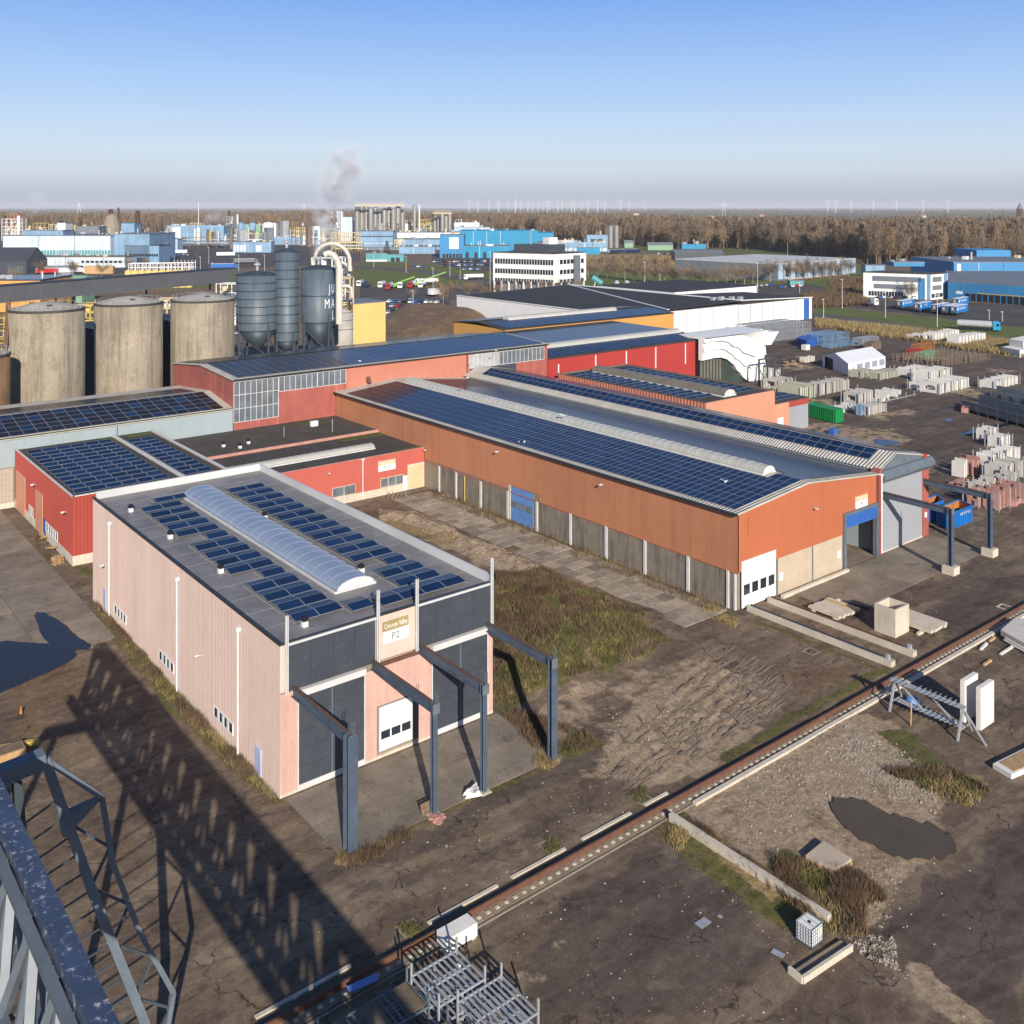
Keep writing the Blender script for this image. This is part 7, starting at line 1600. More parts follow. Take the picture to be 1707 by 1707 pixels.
mb = MB(); mb.prism([(cc[0]+(p[0]-cc[0])*.86, cc[1]+(p[1]-cc[1])*.8) for p in q], .45, .5); mb.build('deck', M['wood'], t)
for k, (a, b, c_, d) in enumerate(((1635, 1084, 1645, 1074), (1650, 1070, 1658, 1064), (1668, 1092, 1690, 1078), (1640, 1110, 1652, 1102))): 
    p, q = G(a, b), G(c_, d); mb = MB(); mb.beam((*p, .1), (*q, .1), .22, .2); o = mb.build('short_batten', M['white_block' if k % 2 == 0 else 'wood'], loc=(*p, 0)); tag(o, ['white short batten left of the right edge', 'upper white short batten by the kerb', 'brown long batten by the right edge', 'thin batten below the white ones'][k], 'batten')
# in front of the pink hall: pallet, sack, bricks
def pallet(lab, loc, rot=(0, 0, 0), m='wood', group=None):
    t = thing('wood_pallet', lab, 'pallet', loc, 0, group); t.rotation_euler = rot
    if 'pal' not in PAL:
        a = MB(); a.box(-.6, .6, -.05, .05, .12, .145); PAL['pal'] = {k: a.mesh('deck_board', M[k]) for k in ('wood', 'wood_dark')}; b = MB(); b.box(-.05, .05, -.4, .4, 0, .12); PAL['r'] = {k: b.mesh('runner', M[k]) for k in ('wood', 'wood_dark')}
    for j in range(6):
        o = bpy.data.objects.new('deck_board', PAL['pal'][m]); COL.objects.link(o); o.parent = t; o.location = (0, -.35+.14*j, 0)
    for i in (-.55, 0, .55):
        o = bpy.data.objects.new('runner', PAL['r'][m]); COL.objects.link(o); o.parent = t; o.location = (i, 0, 0)
    return t
PAL = {}
pallet('grey wooden pallet leaning on the second steel post', (40.75, 60.95, .45), (math.radians(75), 0, math.radians(5)), 'wood_dark')
t = thing('crumpled_sack', 'crumpled white bulk sack at the foot of the third steel post', 'sack', (44.6, 60.5, 0)); mb = MB(); r = random.Random(3)
P_ = [(r.uniform(-.75, .75), r.uniform(-.55, .55), r.uniform(.0, .75)) for i in range(26)]
for i in range(34): a, b, c_ = r.sample(P_, 3); mb.poly([(44.6+a[0], 60.4+a[1], a[2]), (44.6+b[0], 60.4+b[1], b[2]), (44.6+c_[0], 60.4+c_[1], c_[2])])
mb.build('cloth', M['white'], t)
r = random.Random(8); p = G(727, 1368)
for i in range(9): o = boxy('brick', 'loose red brick in the heap beside the second steel post', 'brick', p[0]+r.uniform(-.5, .5), p[0]+r.uniform(-.5, .5)+.35, p[1]+r.uniform(-.4, .4), p[1]+r.uniform(-.4, .4)+.2, 0, r.uniform(.1, .25), 'pinkish', r.uniform(0, 3)); o['group'] = 'loose red bricks'
# pallets by the small red building
r = random.Random(12)
for k, (a, b, z, l) in enumerate(((96, 940, 0, 'lowest wooden pallet at the corner of the small red building'), (97, 938, .16, 'second wooden pallet up at the corner of the small red building'), (96, 937, .32, 'third wooden pallet up at the corner of the small red building'), (95, 936, .48, 'topmost pallet at the corner of the small red building'), (86, 920, .5, 'tilted pallet leaning in the brown weeds by the red wall'), (70, 897, .3, 'yellow pallet thrown by the blue side door'), (73, 902, .45, 'second thrown pallet below the small white windows'))):
    x, y = G(a, b); pallet(l, (x, y, z), (r.uniform(-.5, .5) if k > 3 else 0, r.uniform(-.5, .5) if k > 3 else 0, r.uniform(0, 3) if k > 3 else .3), 'wood')
# far left small things
x, y = G(35, 1190); t = thing('traffic_cone', 'small orange traffic cone on the dark yard at far left', 'cone', (x, y, 0)); mb = MB(); mb.box(x-.22, x+.22, y-.22, y+.22, 0, .04); mb.build('base', M['black'], t); mb = MB(); mb.lathe([(.16, .04), (.03, .7)], x, y, 12); mb.build('body', M['orange_paint'], t)
t = thing('timber_crate', 'open wooden crate lying behind the crane at far left', 'crate', (*G(15, 1262), 0)); x, y = G(15, 1262); mb = MB(); mb.box(x-1.1, x+1.1, y-.8, y+.8, 0, .7); mb.build('side_board', M['wood'], t); mb = MB(); mb.box(x-1.0, x+1.0, y-.7, y+.7, .7, .74); mb.build('lid', M['wood_dark'], t)
x, y = G(25, 1247); o = boxy('yellow_beam', 'yellow steel lifting beam next to the wooden crate', 'lifting beam', x-1.6, x+1.8, y-.2, y+.2, 0, .4, 'yellow_steel', -.3)
for k, (a, b, w, h) in enumerate(((1172, 1539, .9, .6), (1297, 1590, .4, .75), (1200, 1528, .25, .25), (1545, 1322-130, .5, .3))):
    x, y = G(a, b); o = boxy('sheet_plate', ['light grey sheet lying flat on the dark asphalt', 'second light grey sheet lying nearer the caged tank', 'tiny grey scrap beside the first sheet', 'grey plate on the ground before the trestle'][k], 'metal sheet', x-w/2, x+w/2, y-h/2, y+h/2, .02, .05, 'galv', .2*k)
# steel racks at the bottom edge
def rack(lab, x0, x1, y0, y1, z, m='steel_mid', nb=12, ply=False, upr=True):
    t = thing('steel_rack', lab, 'steel rack', ((x0+x1)/2, (y0+y1)/2, 0)); mb = MB()
    for zz in (z, .35, z*.5):
        for yy in (y0, (y0+y1)/2, y1): mb.beam((x0, yy, zz), (x1, yy, zz), .09, .09)
        for xx in (x0, x1): mb.beam((xx, y0, zz), (xx, y1, zz), .09, .09)
    for xx in (x0, (x0+x1)/2, x1):
        for yy in (y0, y1): mb.beam((xx, yy, 0), (xx, yy, z+(.75 if upr and xx != (x0+x1)/2 else 0)), .1, .1)
    mb.build('frame', M[m], t); bm__ = MB(); bm__.box(-.045, .045, y0-(y0+y1)/2, y1-(y0+y1)/2, -.04, .04); bmm = bm__.mesh('cross_bar', M[m])
    for i in range(1, nb): piece('cross_bar', bmm, (x0+(x1-x0)*i/nb, (y0+y1)/2, z+.02), t); piece('cross_bar', bmm, (x0+(x1-x0)*(i+.4)/nb, (y0+y1)/2, z*.5), t)
    if ply:
        for k in range(3): mb = MB(); w = (x1-x0)/7; mb.box(x0+w*(.4+2.6*k), x0+w*(1.6+2.6*k), y0+.1, y1-.1, z+.07, z+.12); mb.build('plywood_sheet', M['ply'], t)
    return t
rack('left low steel rack with three plywood sheets at the bottom edge', 24.3, 29.8, 44.4, 46.6, 1.7, ply=True, nb=14); rack('near low steel rack with plywood at the bottom edge', 25.4, 30.2, 40.6, 43.2, 1.5, ply=True, nb=12)
rack('upper slatted steel rack right of the plywood racks', 29.9, 33.0, 43.6, 46.3, 2.1, 'galv', 9); rack('lower slatted steel rack nearest the bottom edge', 31.0, 34.0, 40.2, 43.4, 1.9, 'galv', 9); rack('dark slatted rack at the very bottom left of the slatted racks', 28.6, 30.8, 38.0, 41.5, 1.5, 'steel_mid', 7)
boxy('marker_post', 'small black and white marker by the slatted racks', 'marker post', 33.3, 33.45, 46.5, 46.65, 0, 1.0, 'white')
mb = MB(); a = G(580, 1665); mb.beam((*a, .5), (a[0]+1.8, a[1]-.2, .5), .5, .06); o = mb.build('blue_strap', M['blue_door'], loc=(*a, 0)); tag(o, 'crumpled blue sling lying on the rail', 'sling')
# trestles at the low red building
for k in range(5):
    x, y = G(648+7*k, 832); t = thing('stand', 'brown and white steel stand before the low red building', 'stand', (x, y, 0), group='steel stands before the low red building'); mb = MB(); mb.beam((x-.3, y-.4, 0), (x, y, 1.1), .08, .08); mb.beam((x+.3, y-.4, 0), (x, y, 1.1), .08, .08); mb.beam((x, y+.5, 0), (x, y, 1.1), .08, .08); mb.build('leg_set', M['stake'], t)
# rubble, litter, grass, straw (uncountable)
from mathutils.noise import noise as mathutils_noise
def scatter(name, lab, cat, zones, fn, m, seed=1, kind='stuff'):
    r = random.Random(seed); mb = MB()
    for px, n in zones:
        P3 = [G(*p) for p in px]; x0, x1 = min(p[0] for p in P3), max(p[0] for p in P3); y0, y1 = min(p[1] for p in P3), max(p[1] for p in P3); k = 0; tr_ = 0
        while k < n and tr_ < n*30:
            tr_ += 1; x, y = r.uniform(x0, x1), r.uniform(y0, y1); ins = False
            for i in range(len(P3)):
                (ax, ay), (bx_, by_) = P3[i], P3[i-1]
                if (ay > y) != (by_ > y) and x < (bx_-ax)*(y-ay)/(by_-ay)+ax: ins = not ins
            if ins and fn.__name__ == 'f' and seed in (21, 22, 23) and mathutils_noise((x*.35, y*.35, seed)) < r.uniform(-.25, .15): ins = False
            if ins and not (33 < x < 53.6 and 69 < y < 118): fn(mb, r, x, y, zat(x, y)); k += 1
    o = mb.build(name, M[m], kind=kind); tag(o, lab, cat); return o
def stone(s0, s1):
    def f(mb, r, x, y, z):
        s = r.uniform(s0, s1)*(1 if r.random() < .9 else 2.2); n = len(mb.v); a = r.uniform(0, 6.28)
        for i in range(4): mb.v.append((x+s*math.cos(a+i*1.57)*r.uniform(.6, 1), y+s*math.sin(a+i*1.57)*r.uniform(.6, 1), z-.02))
        mb.v.append((x+r.uniform(-.3, .3)*s, y+r.uniform(-.3, .3)*s, z+s*r.uniform(.4, .9)))
        for i in range(4): mb.f.append((n+i, n+(i+1) % 4, n+4)); mb.m.append(0)
    return f
def tuft(h0, h1, w, nb):
    def f(mb, r, x, y, z):
        for j in range(nb):
            a = r.uniform(0, 6.28); h = r.uniform(h0, h1); l = r.uniform(.1, .6)*h; xx, yy = x+r.gauss(0, .12), y+r.gauss(0, .12); n = len(mb.v); sx, sy = math.sin(a)*w, math.cos(a)*w
            mb.v += [(xx-sx, yy-sy, z-.03), (xx+sx, yy+sy, z-.03), (xx+math.cos(a)*l, yy+math.sin(a)*l, z+h)]; mb.f.append((n, n+1, n+2)); mb.m.append(0)
    return f
mound = [(826, 965), (900, 955), (990, 990), (1070, 1030), (1115, 1070), (1070, 1100), (970, 1130), (900, 1150), (845, 1190), (826, 1180)]
strip_l = [(156, 1003), (165, 1000), (300, 1165), (466, 1325), (458, 1338), (380, 1272), (240, 1122)]
wallside = [(1130, 1375), (1170, 1385), (1300, 1480), (1440, 1500), (1440, 1560), (1390, 1555), (1260, 1460)]
green2 = [(1500, 1280), (1560, 1280), (1650, 1310), (1620, 1345), (1540, 1320)]
ridge_e = [(1290, 1435), (1440, 1460), (1480, 1500), (1400, 1520), (1300, 1470)]
fscarp = [(722, 815), (850, 868), (1225, 1020), (1225, 1035), (1000, 945), (840, 880), (720, 830)]
colf = [(840, 1195), (900, 1260), (1000, 1250), (980, 1225), (880, 1190)]
scatter('grass', 'green and olive grass tufts on the mound and along the walls', 'grass', [([(660, 1545), (685, 1530), (710, 1548), (685, 1565)], 160), ([(895, 1410), (915, 1395), (938, 1412), (915, 1428)], 160), ([(1045, 1328), (1070, 1315), (1095, 1330), (1070, 1345)], 120), (mound, 9000), (strip_l, 2200), (wallside, 900), (green2, 900), (ridge_e, 700), (colf, 500)], tuft(.08, .32, .03, 4), 'grassblade', 21)
scatter('dry_weeds', 'brown dry weeds over the mound and wall foot', 'weeds', [([(826, 965), (900, 960), (985, 1000), (975, 1060), (900, 1080), (835, 1100)], 3600), (mound, 2200), (wallside, 2600), (strip_l, 1200), (ridge_e, 1000), (fscarp, 900), ([(60, 895), (100, 935), (90, 945), (60, 915)], 300), ([(1480, 1290), (1600, 1290), (1650, 1320), (1500, 1300)], 400), ([(635, 1395), (560, 1440), (590, 1450), (720, 1385)], 300), (colf, 700)], tuft(.25, .75, .03, 4), 'brownblade', 22)
scatter('straw_tufts', 'yellow straw tufts along walls and posts', 'dry grass', [([(1180, 1010), (1232, 1030), (1225, 1045), (1170, 1025)], 350), (fscarp, 500), (strip_l, 700), ([(905, 1250), (935, 1265), (920, 1285), (890, 1275)], 260), (green2, 300), (wallside, 300), (mound, 900), ([(570, 1420), (640, 1405), (600, 1440), (560, 1440)], 200), ([(1125, 1380), (1150, 1390), (1130, 1420), (1110, 1400)], 200)], tuft(.18, .5, .03, 4), 'strawblade', 23)
pebz = [(1250, 1250), (1420, 1190), (1560, 1290), (1560, 1360), (1440, 1330), (1380, 1340), (1300, 1420), (1230, 1400)]
scatter('rubble', 'pale rubble and stones strewn over the waste ground', 'rubble', [([(1400, 1220), (1450, 1225), (1570, 1300), (1560, 1340), (1500, 1330), (1400, 1260)], 3800), (pebz, 4200), ([(1410, 1560), (1490, 1565), (1500, 1620), (1440, 1600)], 900), ([(650, 855), (720, 875), (960, 960), (950, 985), (840, 950), (740, 905)], 2600), ([(1010, 1190), (1150, 1160), (1150, 1240), (1000, 1260)], 600), ([(1400, 1450), (1500, 1450), (1480, 1560), (1400, 1560)], 700)], stone(.02, .085), 'rubble', 24)
scatter('grit', 'brown clods and grit over the yard', 'grit', [([(560, 1440), (1100, 1230), (1130, 1330), (700, 1540)], 1500), ([(860, 1480), (1300, 1450), (1350, 1700), (800, 1700)], 900), ([(990, 1290), (1160, 1090), (1320, 1160), (1060, 1330)], 1800), ([(100, 1100), (460, 1350), (640, 1590), (250, 1700), (80, 1500)], 900)], stone(.015, .05), 'sand', 25)
scatter('litter', 'small white scraps of litter on the dark yard', 'litter', [([(860, 1480), (1300, 1450), (1350, 1700), (800, 1700)], 22), ([(480, 1440), (1100, 1230), (1130, 1330), (700, 1540)], 26), ([(1250, 1250), (1600, 1300), (1650, 1700), (1400, 1700)], 40), ([(1240, 1030), (1700, 900), (1700, 1300), (1500, 1200)], 18)], lambda mb, r, x, y, z: mb.box(x-r.uniform(.01, .07), x+.04, y-r.uniform(.01, .06), y+.03, z, z+.03), 'litter', 26)
strawv = [(1360, 534), (1500, 547), (1707, 573), (1707, 597), (1600, 582), (1420, 553), (1360, 545)]
scatter('reed_verge', 'pale straw reeds between the yard fence and the road', 'reeds', [(strawv, 5200), ([(905, 426), (1100, 426), (1180, 432), (1130, 446), (920, 440)], 2500)], tuft(.8, 1.9, .14, 4), 'strawblade', 27)
scatter('scrub', 'brown leafless scrub near the road and woods edge', 'scrub', [([(1335, 495), (1400, 480), (1440, 490), (1445, 510), (1350, 515)], 900), ([(1380, 470), (1440, 462), (1440, 480), (1390, 485)], 400), ([(900, 430), (1110, 440), (1110, 452), (900, 452)], 900)], tuft(1.2, 3.2, .18, 5), 'brownblade', 28)
def furrow(mb, r, x, y, z):
    a = math.atan2(rd.y, rd.x)+r.uniform(-.12, .12)+(.9 if r.random() < .12 else 0); L_ = r.uniform(1.2, 4.5); n = 7; w = r.uniform(.12, .26); h = r.uniform(.03, .09); cv = r.uniform(-.03, .03); px_, py_ = x, y; k = len(mb.v)
    for i in range(n):
        nx_, ny_ = -math.sin(a), math.cos(a); e = math.sin(math.pi*i/(n-1)); zz = zat(px_, py_); j = r.uniform(-.05, .05)
        mb.v += [(px_+nx_*(w+j), py_+ny_*(w+j), zz-.03), (px_+nx_*j, py_+ny_*j, zz+h*e*r.uniform(.6, 1.1)), (px_-nx_*(w-j), py_-ny_*(w-j), zz-.03)]; px_ += math.cos(a)*L_/n; py_ += math.sin(a)*L_/n; a += cv
    for i in range(n-1):
        for q in (0, 1): mb.f.append((k+3*i+q, k+3*i+q+1, k+3*i+q+4, k+3*i+q+3)); mb.m.append(0)
M['rut'] = mat('rut', (.16, .122, .09), .95, .25, 1.2, fine=.25)
scatter('tyre_ruts', 'raised muddy ridges left by heavy tyres in the middle of the yard', 'tyre ruts', [([(995, 1295), (1010, 1262), (1140, 1140), (1165, 1080), (1240, 1100), (1310, 1170), (1280, 1195), (1210, 1245), (1060, 1320)], 170), ([(1165, 1085), (1240, 1100), (1310, 1165), (1250, 1150)], 50)], furrow, 'rut', 33)
# gulls
def gull(p, lab, fly=False):
    t = thing('gull', lab, 'bird', p, rnd.uniform(0, 6), 'white gulls about the hall roofs'); mb = MB(); s = 1.5; ORG[t.name] = Vector((0, 0, 0))
    mb.tube([(-.2*s, 0, .12*s), (0, 0, .16*s), (.16*s, 0, .2*s), (.24*s, 0, .19*s)], [.02*s, .075*s, .05*s, .015*s], 6); mb.build('body', M['white'], t)
    if fly: mb = MB(); mb.poly([(-.06*s, 0, .17*s), (.08*s, 0, .17*s), (.0, .5*s, .3*s), (-.1*s, .45*s, .3*s)]); mb.poly([(-.06*s, 0, .17*s), (.08*s, 0, .17*s), (.0, -.5*s, .3*s), (-.1*s, -.45*s, .3*s)]); mb.build('wings', M['white'], t)
for a, b, z in ((936, 693, 13.3), (941, 694, 13.3), (865, 738, 11.2), (874, 738, 11.2), (780, 631, 16.4), (600, 603, 15.7), (795, 592, 16), (827, 585, 16)): gull((*G(a, b, z), z-.1), 'white gull resting on a dark solar roof')
gull((*G(1210, 806, 13), 13), 'white gull flying low over the orange hall roof', True)
for a, b, dd in ((1461, 395, 500), (1481, 396, 500), (1484, 401, 500)): gull(camp(a, b, dd), 'white bird flying before the woods', True)
# ============================================================ STORAGE YARD, VEHICLES, STREET FURNITURE
def skip(name, lab, cat, L, C, R, z, m, open_top=True, z0=.15, inner='orange_paint', ribs=11):
    P3 = plan3(L, C, R, z); t = thing(name, lab, cat, (P3[1][0], P3[1][1], 0)); V_ = [Vector(p) for p in P3]; c0 = sum(V_, Vector((0, 0)))/4
    if open_top:
        I_ = [c0+(v-c0)*.965 for v in V_]
        for i in range(4):
            j = (i+1) % 4; mb = MB(); mb.hexa([(*V_[i], z0), (*V_[j], z0), (*I_[j], z0), (*I_[i], z0), (*V_[i], z), (*V_[j], z), (*I_[j], z), (*I_[i], z)]); mb.build('side_wall', M[m], t)
            k_ = [c0+(v-c0)*.955 for v in V_]; mb = MB(); mb.quad((*k_[i], z0+.2), (*k_[j], z0+.2), (*k_[j], z-.05), (*k_[i], z-.05)); mb.build('inner_side', M[inner], t)
        mb = MB(); mb.poly([(*v, z0+.2) for v in I_]); mb.build('floor', M['rust'], t)
    else:
        mb = MB(); mb.prism([tuple(v) for v in V_], z0, z); mb.build('body', M[m], t)
    for i in (0, 1):
        a, b = V_[i], V_[i+1]; o = (b-a).normalized(); o = Vector((o.y, -o.x)); n = max(3, round((b-a).length/.62))
        for k in range(1, n): q = a.lerp(b, k/n)+o*.05; mb = MB(); mb.beam((*q, z0), (*q, z-.02), .12, .12); mb.build('rib', M[m], t)
    for i in range(4): mb = MB(); mb.beam((*V_[i], z), (*V_[(i+1) % 4], z), .16, .14); mb.build('top_rim', M[m], t)
    return t, V_
t, V_ = skip('open_skip', 'blue open container with orange-brown inside and white lettering, nearest the steel posts', 'skip', (1561, 847), (1583, 857), (1621, 842.6), 2.4, 'blue_cont')
a, b = V_[1], V_[2]; d = (b-a).normalized(); n_ = Vector((d.y, -d.x)); ang = math.atan2(d.y, d.x)
for i, ch in enumerate('HEUVEL'): q = a+d*(2.9+.5*i)+n_*.14; text_part(ch, .42, (q.x, q.y, 1.85), t, M['white'], rot=(math.pi/2, 0, ang))
t, V_ = skip('open_skip', 'second blue open container half hidden behind the nearest post', 'skip', (1535, 835), (1545, 845), (1573, 834), 2.4, 'blue_cont')
a, b = V_[1], V_[2]; d = (b-a).normalized(); n_ = Vector((d.y, -d.x)); ang = math.atan2(d.y, d.x)
for i, ch in enumerate('VEL'): q = a+d*(1.5+.5*i)+n_*.14; text_part(ch, .42, (q.x, q.y, 1.85), t, M['white'], rot=(math.pi/2, 0, ang))
skip('green_container', 'bright green ribbed roll-off container by the small orange hall', 'container', (1343, 673), (1393, 685), (1406, 682), 2.7, 'green_cont', open_top=False)
skip('blue_container', 'blue closed container with white marks among the racks', 'container', (1328, 563), (1345, 568), (1369, 559), 2.6, 'blue_deep', open_top=False)
boxy('white_crate', 'small white crate before the blue closed container', 'crate', *[v for v in (G(1343, 583)[0]-1, G(1343, 583)[0]+1, G(1343, 583)[1]-.9, G(1343, 583)[1]+.9)], 0, 1.6, 'white_block')
# tent
tt = thing('marquee', 'white frame tent with grey windows and one open dark bay', 'tent', (235, 149.5, 0)); tp = plan3((1371, 611), (1414, 625.7), (1476, 613)); L0, C0, R0, B0 = [Vector(p) for p in tp]
he, ha = 3.1, 4.9; mL = (L0+C0)/2; mR = (B0+R0)/2
nb = 5; dl = (R0-C0)/nb
for i in range(nb):
    a = C0+dl*i; b = C0+dl*(i+1); m0 = mL+dl*i; m1 = mL+dl*(i+1); l0 = L0+dl*i; l1 = L0+dl*(i+1)
    mb = MB(); mb.quad((*a, he), (*b, he), (*m1, ha), (*m0, ha)); mb.build('roof_panel', M['tent'], tt); mb = MB(); mb.quad((*m0, ha), (*m1, ha), (*l1, he), (*l0, he)); mb.build('roof_panel', M['tent'], tt)
    mb = MB(); mb.quad((*a, 0), (*b, 0), (*b, he), (*a, he)); mb.build('side_panel', M['tent'], tt); mb = MB(); mb.quad((*l0, 0), (*l1, 0), (*l1, he), (*l0, he)); mb.build('side_panel', M['tent'], tt)
    if i > 0: o = (dl.normalized()); o = Vector((o.y, -o.x))*.06; mb = MB(); p, q = a.lerp(b, .15)+o, a.lerp(b, .85)+o; mb.quad((*p, .9), (*q, .9), (*q, 2.6), (*p, 2.6)); mb.build('window', M['tent_window'], tt)
mb = MB(); mb.poly([(*C0, he), (*mL, ha), (*L0, he)]); mb.build('gable', M['tent'], tt); mb = MB(); mb.poly([(*R0, 0), (*R0, he), (*mR, ha), (*B0, he), (*B0, 0)]); mb.build('gable', M['tent'], tt)
e = C0-L0
for (u0, u1, m) in ((0, .1, 'tent'), (.1, .42, 'black'), (.42, .68, 'tent'), (.68, 1, 'tent')):  # black sheet stands in for the dark inside the open bay
    p, q = L0+e*u0, L0+e*u1; o = dl.normalized()*(.6 if m == 'black' else (.0 if u0 < .5 else .02)); mb = MB(); mb.quad((*(p+o), 0), (*(q+o), 0), (*(q+o), he), (*(p+o), he)); mb.build('front_bay_sheet', M[m], tt)
# rows of upright precast panels
ry = random.Random(31)
PM = {}
def row(lab, grp, A, n, w, h, dx, m, t_=.28, y_jit=.3, win=0, pins=True, z0=.15, dyf=0):
    x, y = G(*A)
    for i in range(n):
        key = (m, round(w, 1), round(h, 1), t_, win)
        if key not in PM:
            mb = MB()
            if not win: mb.box(-t_/2, t_/2, -w/2, w/2, 0, h)
            else: mb.box(-t_/2, t_/2, -w/2, -w/2+w*.25, 0, h); mb.box(-t_/2, t_/2, w/2-w*.25, w/2, 0, h); mb.box(-t_/2, t_/2, -w/2+w*.25, w/2-w*.25, 0, h*.3); mb.box(-t_/2, t_/2, -w/2+w*.25, w/2-w*.25, h*.8, h)
            PM[key] = mb.mesh('precast_panel', M[m])
        o = bpy.data.objects.new('precast_unit', PM[key]); COL.objects.link(o); o.location = (x+dx*i+ry.uniform(-.05, .05), y+w/2+dyf*i+ry.uniform(-y_jit, y_jit), z0); o.rotation_euler = (0, ry.uniform(-.03, .03), 0); o.scale = (1, ry.uniform(.9, 1.0), ry.uniform(.88, 1.04)); tag(o, lab, 'precast unit', grp)
    if pins:
        t = thing('stanchion_rack', 'steel stanchions around: '+lab.replace('upright ', '').replace(' in the farther half of', ' in'), 'panel rack', (x, y, 0)); mb = MB(); mb.box(x-.5, x+dx*n+.3, y+.5, y+.7, 0, .15); mb.box(x-.5, x+dx*n+.3, y+w-.7, y+w-.5, 0, .15); mb.build('base_rail', M['galv'], t)
        for i in range(0, n+1, 2 if n < 9 else 3):
            for yy in (y-.15, y+w+.15): mb = MB(); xx = x+dx*i-dx/2; mb.box(xx-.07, xx+.07, yy-.07, yy+.07, 0, h+ry.uniform(.2, .9)); mb.build('stanchion', M['galv'], t)
row('upright beige panel in the long row behind the green container', 'beige panels behind the green container', (1334, 668), 11, 6.5, 3.0, .62, 'panel_green'); row('upright beige panel in the farther half of the row left of the white tent', 'beige panels left of the white tent', (1368, 660), 14, 4, 2.6, .95, 'panel_grey')
row('upright grey panel beside the wavy entrance portal', 'grey panels beside the portal', (1300, 652), 8, 5, 2.4, .8, 'panel_grey', win=1); row('low white box panel near the wood pile', 'low panels near the wood pile', (1284, 632), 5, 4, 2.2, 1.1, 'white_block')
row('low white slab before the wood pile and tent', 'low slabs before the tent', (1345, 606), 4, 2.2, 1.6, 1.2, 'white_block', pins=False)
row('upright pale green panel right of the tent', 'pale green panels right of the tent', (1437, 631), 6, 3.5, 1.8, 1.1, 'panel_green'); row('upright pale green panel second row right of the tent', 'pale green panels second row', (1470, 634), 9, 3.5, 1.7, 1.2, 'panel_green')
row('upright white panel in the left group of the central white rows', 'white panels left central group', (1523, 631), 9, 5, 2.2, 1.1, 'white_block'); row('upright white panel in the upper central white row', 'white panels upper central row', (1552, 638), 13, 5, 2.5, .9, 'white_block', win=0)
row('upright white panel in the front central white row', 'white panels front central row', (1568, 658), 14, 5.5, 2.4, 1.1, 'white_block', win=1); row('upright white panel at the left front of the central rows', 'white panels left front', (1541, 652), 5, 4, 1.9, 1.2, 'white_block')
row('upright white panel in the lone row right of the central rows', 'white panels in the right lone row', (1660, 650), 12, 4, 2.0, 1.1, 'white_block'); 
row('grey steel-framed panel in the dense grey racks above the blue clamps', 'grey racked panels', (1432, 676), 10, 4.2, 2.6, .75, 'panel_grey', win=1); row('low white curved piece in the rows below the tent', 'low white pieces below the tent', (1400, 690), 8, 3.5, .9, 1.1, 'white_block', y_jit=.8); row('low white wedge in the field right of the grey racks', 'low white wedges', (1470, 672), 13, 5, .7, 1.2, 'white_block', y_jit=1.0, dyf=.25)
row('grey panel at the front of the cluster with blue clamps', 'grey panels with blue clamps', (1448, 694), 9, 3, 2.0, .8, 'panel_grey'); row('blue clamp frame before the grey panels', 'blue clamp frames', (1436, 694), 2, 1.4, 2.2, 1.2, 'skyblue', pins=False)
row('thick white L-shaped block by the reed verge at top right', 'white blocks by the reed verge', (1560, 572), 9, 4.5, 3.1, 1.9, 'white_block', t_=.7, win=1, pins=False); row('white block in the right half of the verge row', 'white blocks right verge row', (1600, 578), 9, 4.5, 3.2, 2.2, 'white_block', t_=1.0, pins=False)
row('fallen white block at the left end of the verge row', 'fallen white blocks at the verge', (1535, 567), 3, 4.5, 1.6, 2.6, 'white_block', t_=2.2, pins=False)
prism_px('white_long_block', 'long white stepped block at the right edge by the verge', 'concrete block', [(1670, 578), (1700, 584), (1760, 576), (1720, 570)], 0, 2.2, 'white_block'); prism_px('white_block_top', 'upper white block on the long stepped block at the right edge', 'concrete block', [(1682, 565), (1706, 569), (1730, 564), (1706, 560)], 2.25, 4.2, 'white_block')
# pink and grey panel field at the right edge
row('small white panel in the front group at the right edge', 'white panels right edge front group', (1648, 735), 5, 2.6, 2.0, 1.0, 'white_block'); row('white grooved panel in the middle of the right edge group', 'white grooved panels', (1668, 748), 6, 2.6, 1.9, .8, 'white_block')
row('tall white panel in the back row above the pink stacks', 'tall white panels above pink stacks', (1655, 790), 12, 3, 3.0, .85, 'white_block'); row('tall grey panel right of the tall white ones', 'tall grey panels right edge', (1672, 808), 10, 3, 2.8, .8, 'panel_grey')
row('grey leaning panel in the pink field', 'grey panels in the pink field', (1640, 835), 8, 2.6, 2.4, 1.5, 'panel_grey'); row('pink leaning panel in the nearest row of the pink field', 'pink panels nearest row', (1668, 852), 6, 2.6, 2.6, 1.7, 'pinkish'); row('brown framed panel in the pink field front', 'brown panels pink front', (1632, 846), 9, 2.0, 2.2, 1.2, 'pinkish', win=1)
row('white leaning slab left of the pink stacks', 'leaning slabs left of pink stacks', (1606, 798), 2, 2.2, 2.8, .9, 'white_block', pins=False); row('pink leaning slab beside the white leaning ones', 'pink leaning slabs', (1624, 795), 4, 2.4, 2.8, .6, 'pinkish', pins=False)
for k in range(14):
    x, y = G(1590+8.5*k, 812+4*(k % 4)+k*1.7); o = boxy('pink_slab_stack', 'low stack of flat pink slabs in the pink field', 'slab stack', x-.5, x+3.8, y-.6, y+.6, .1, .8, 'pinkish', .12*(k % 3)); o['group'] = 'flat pink slab stacks'
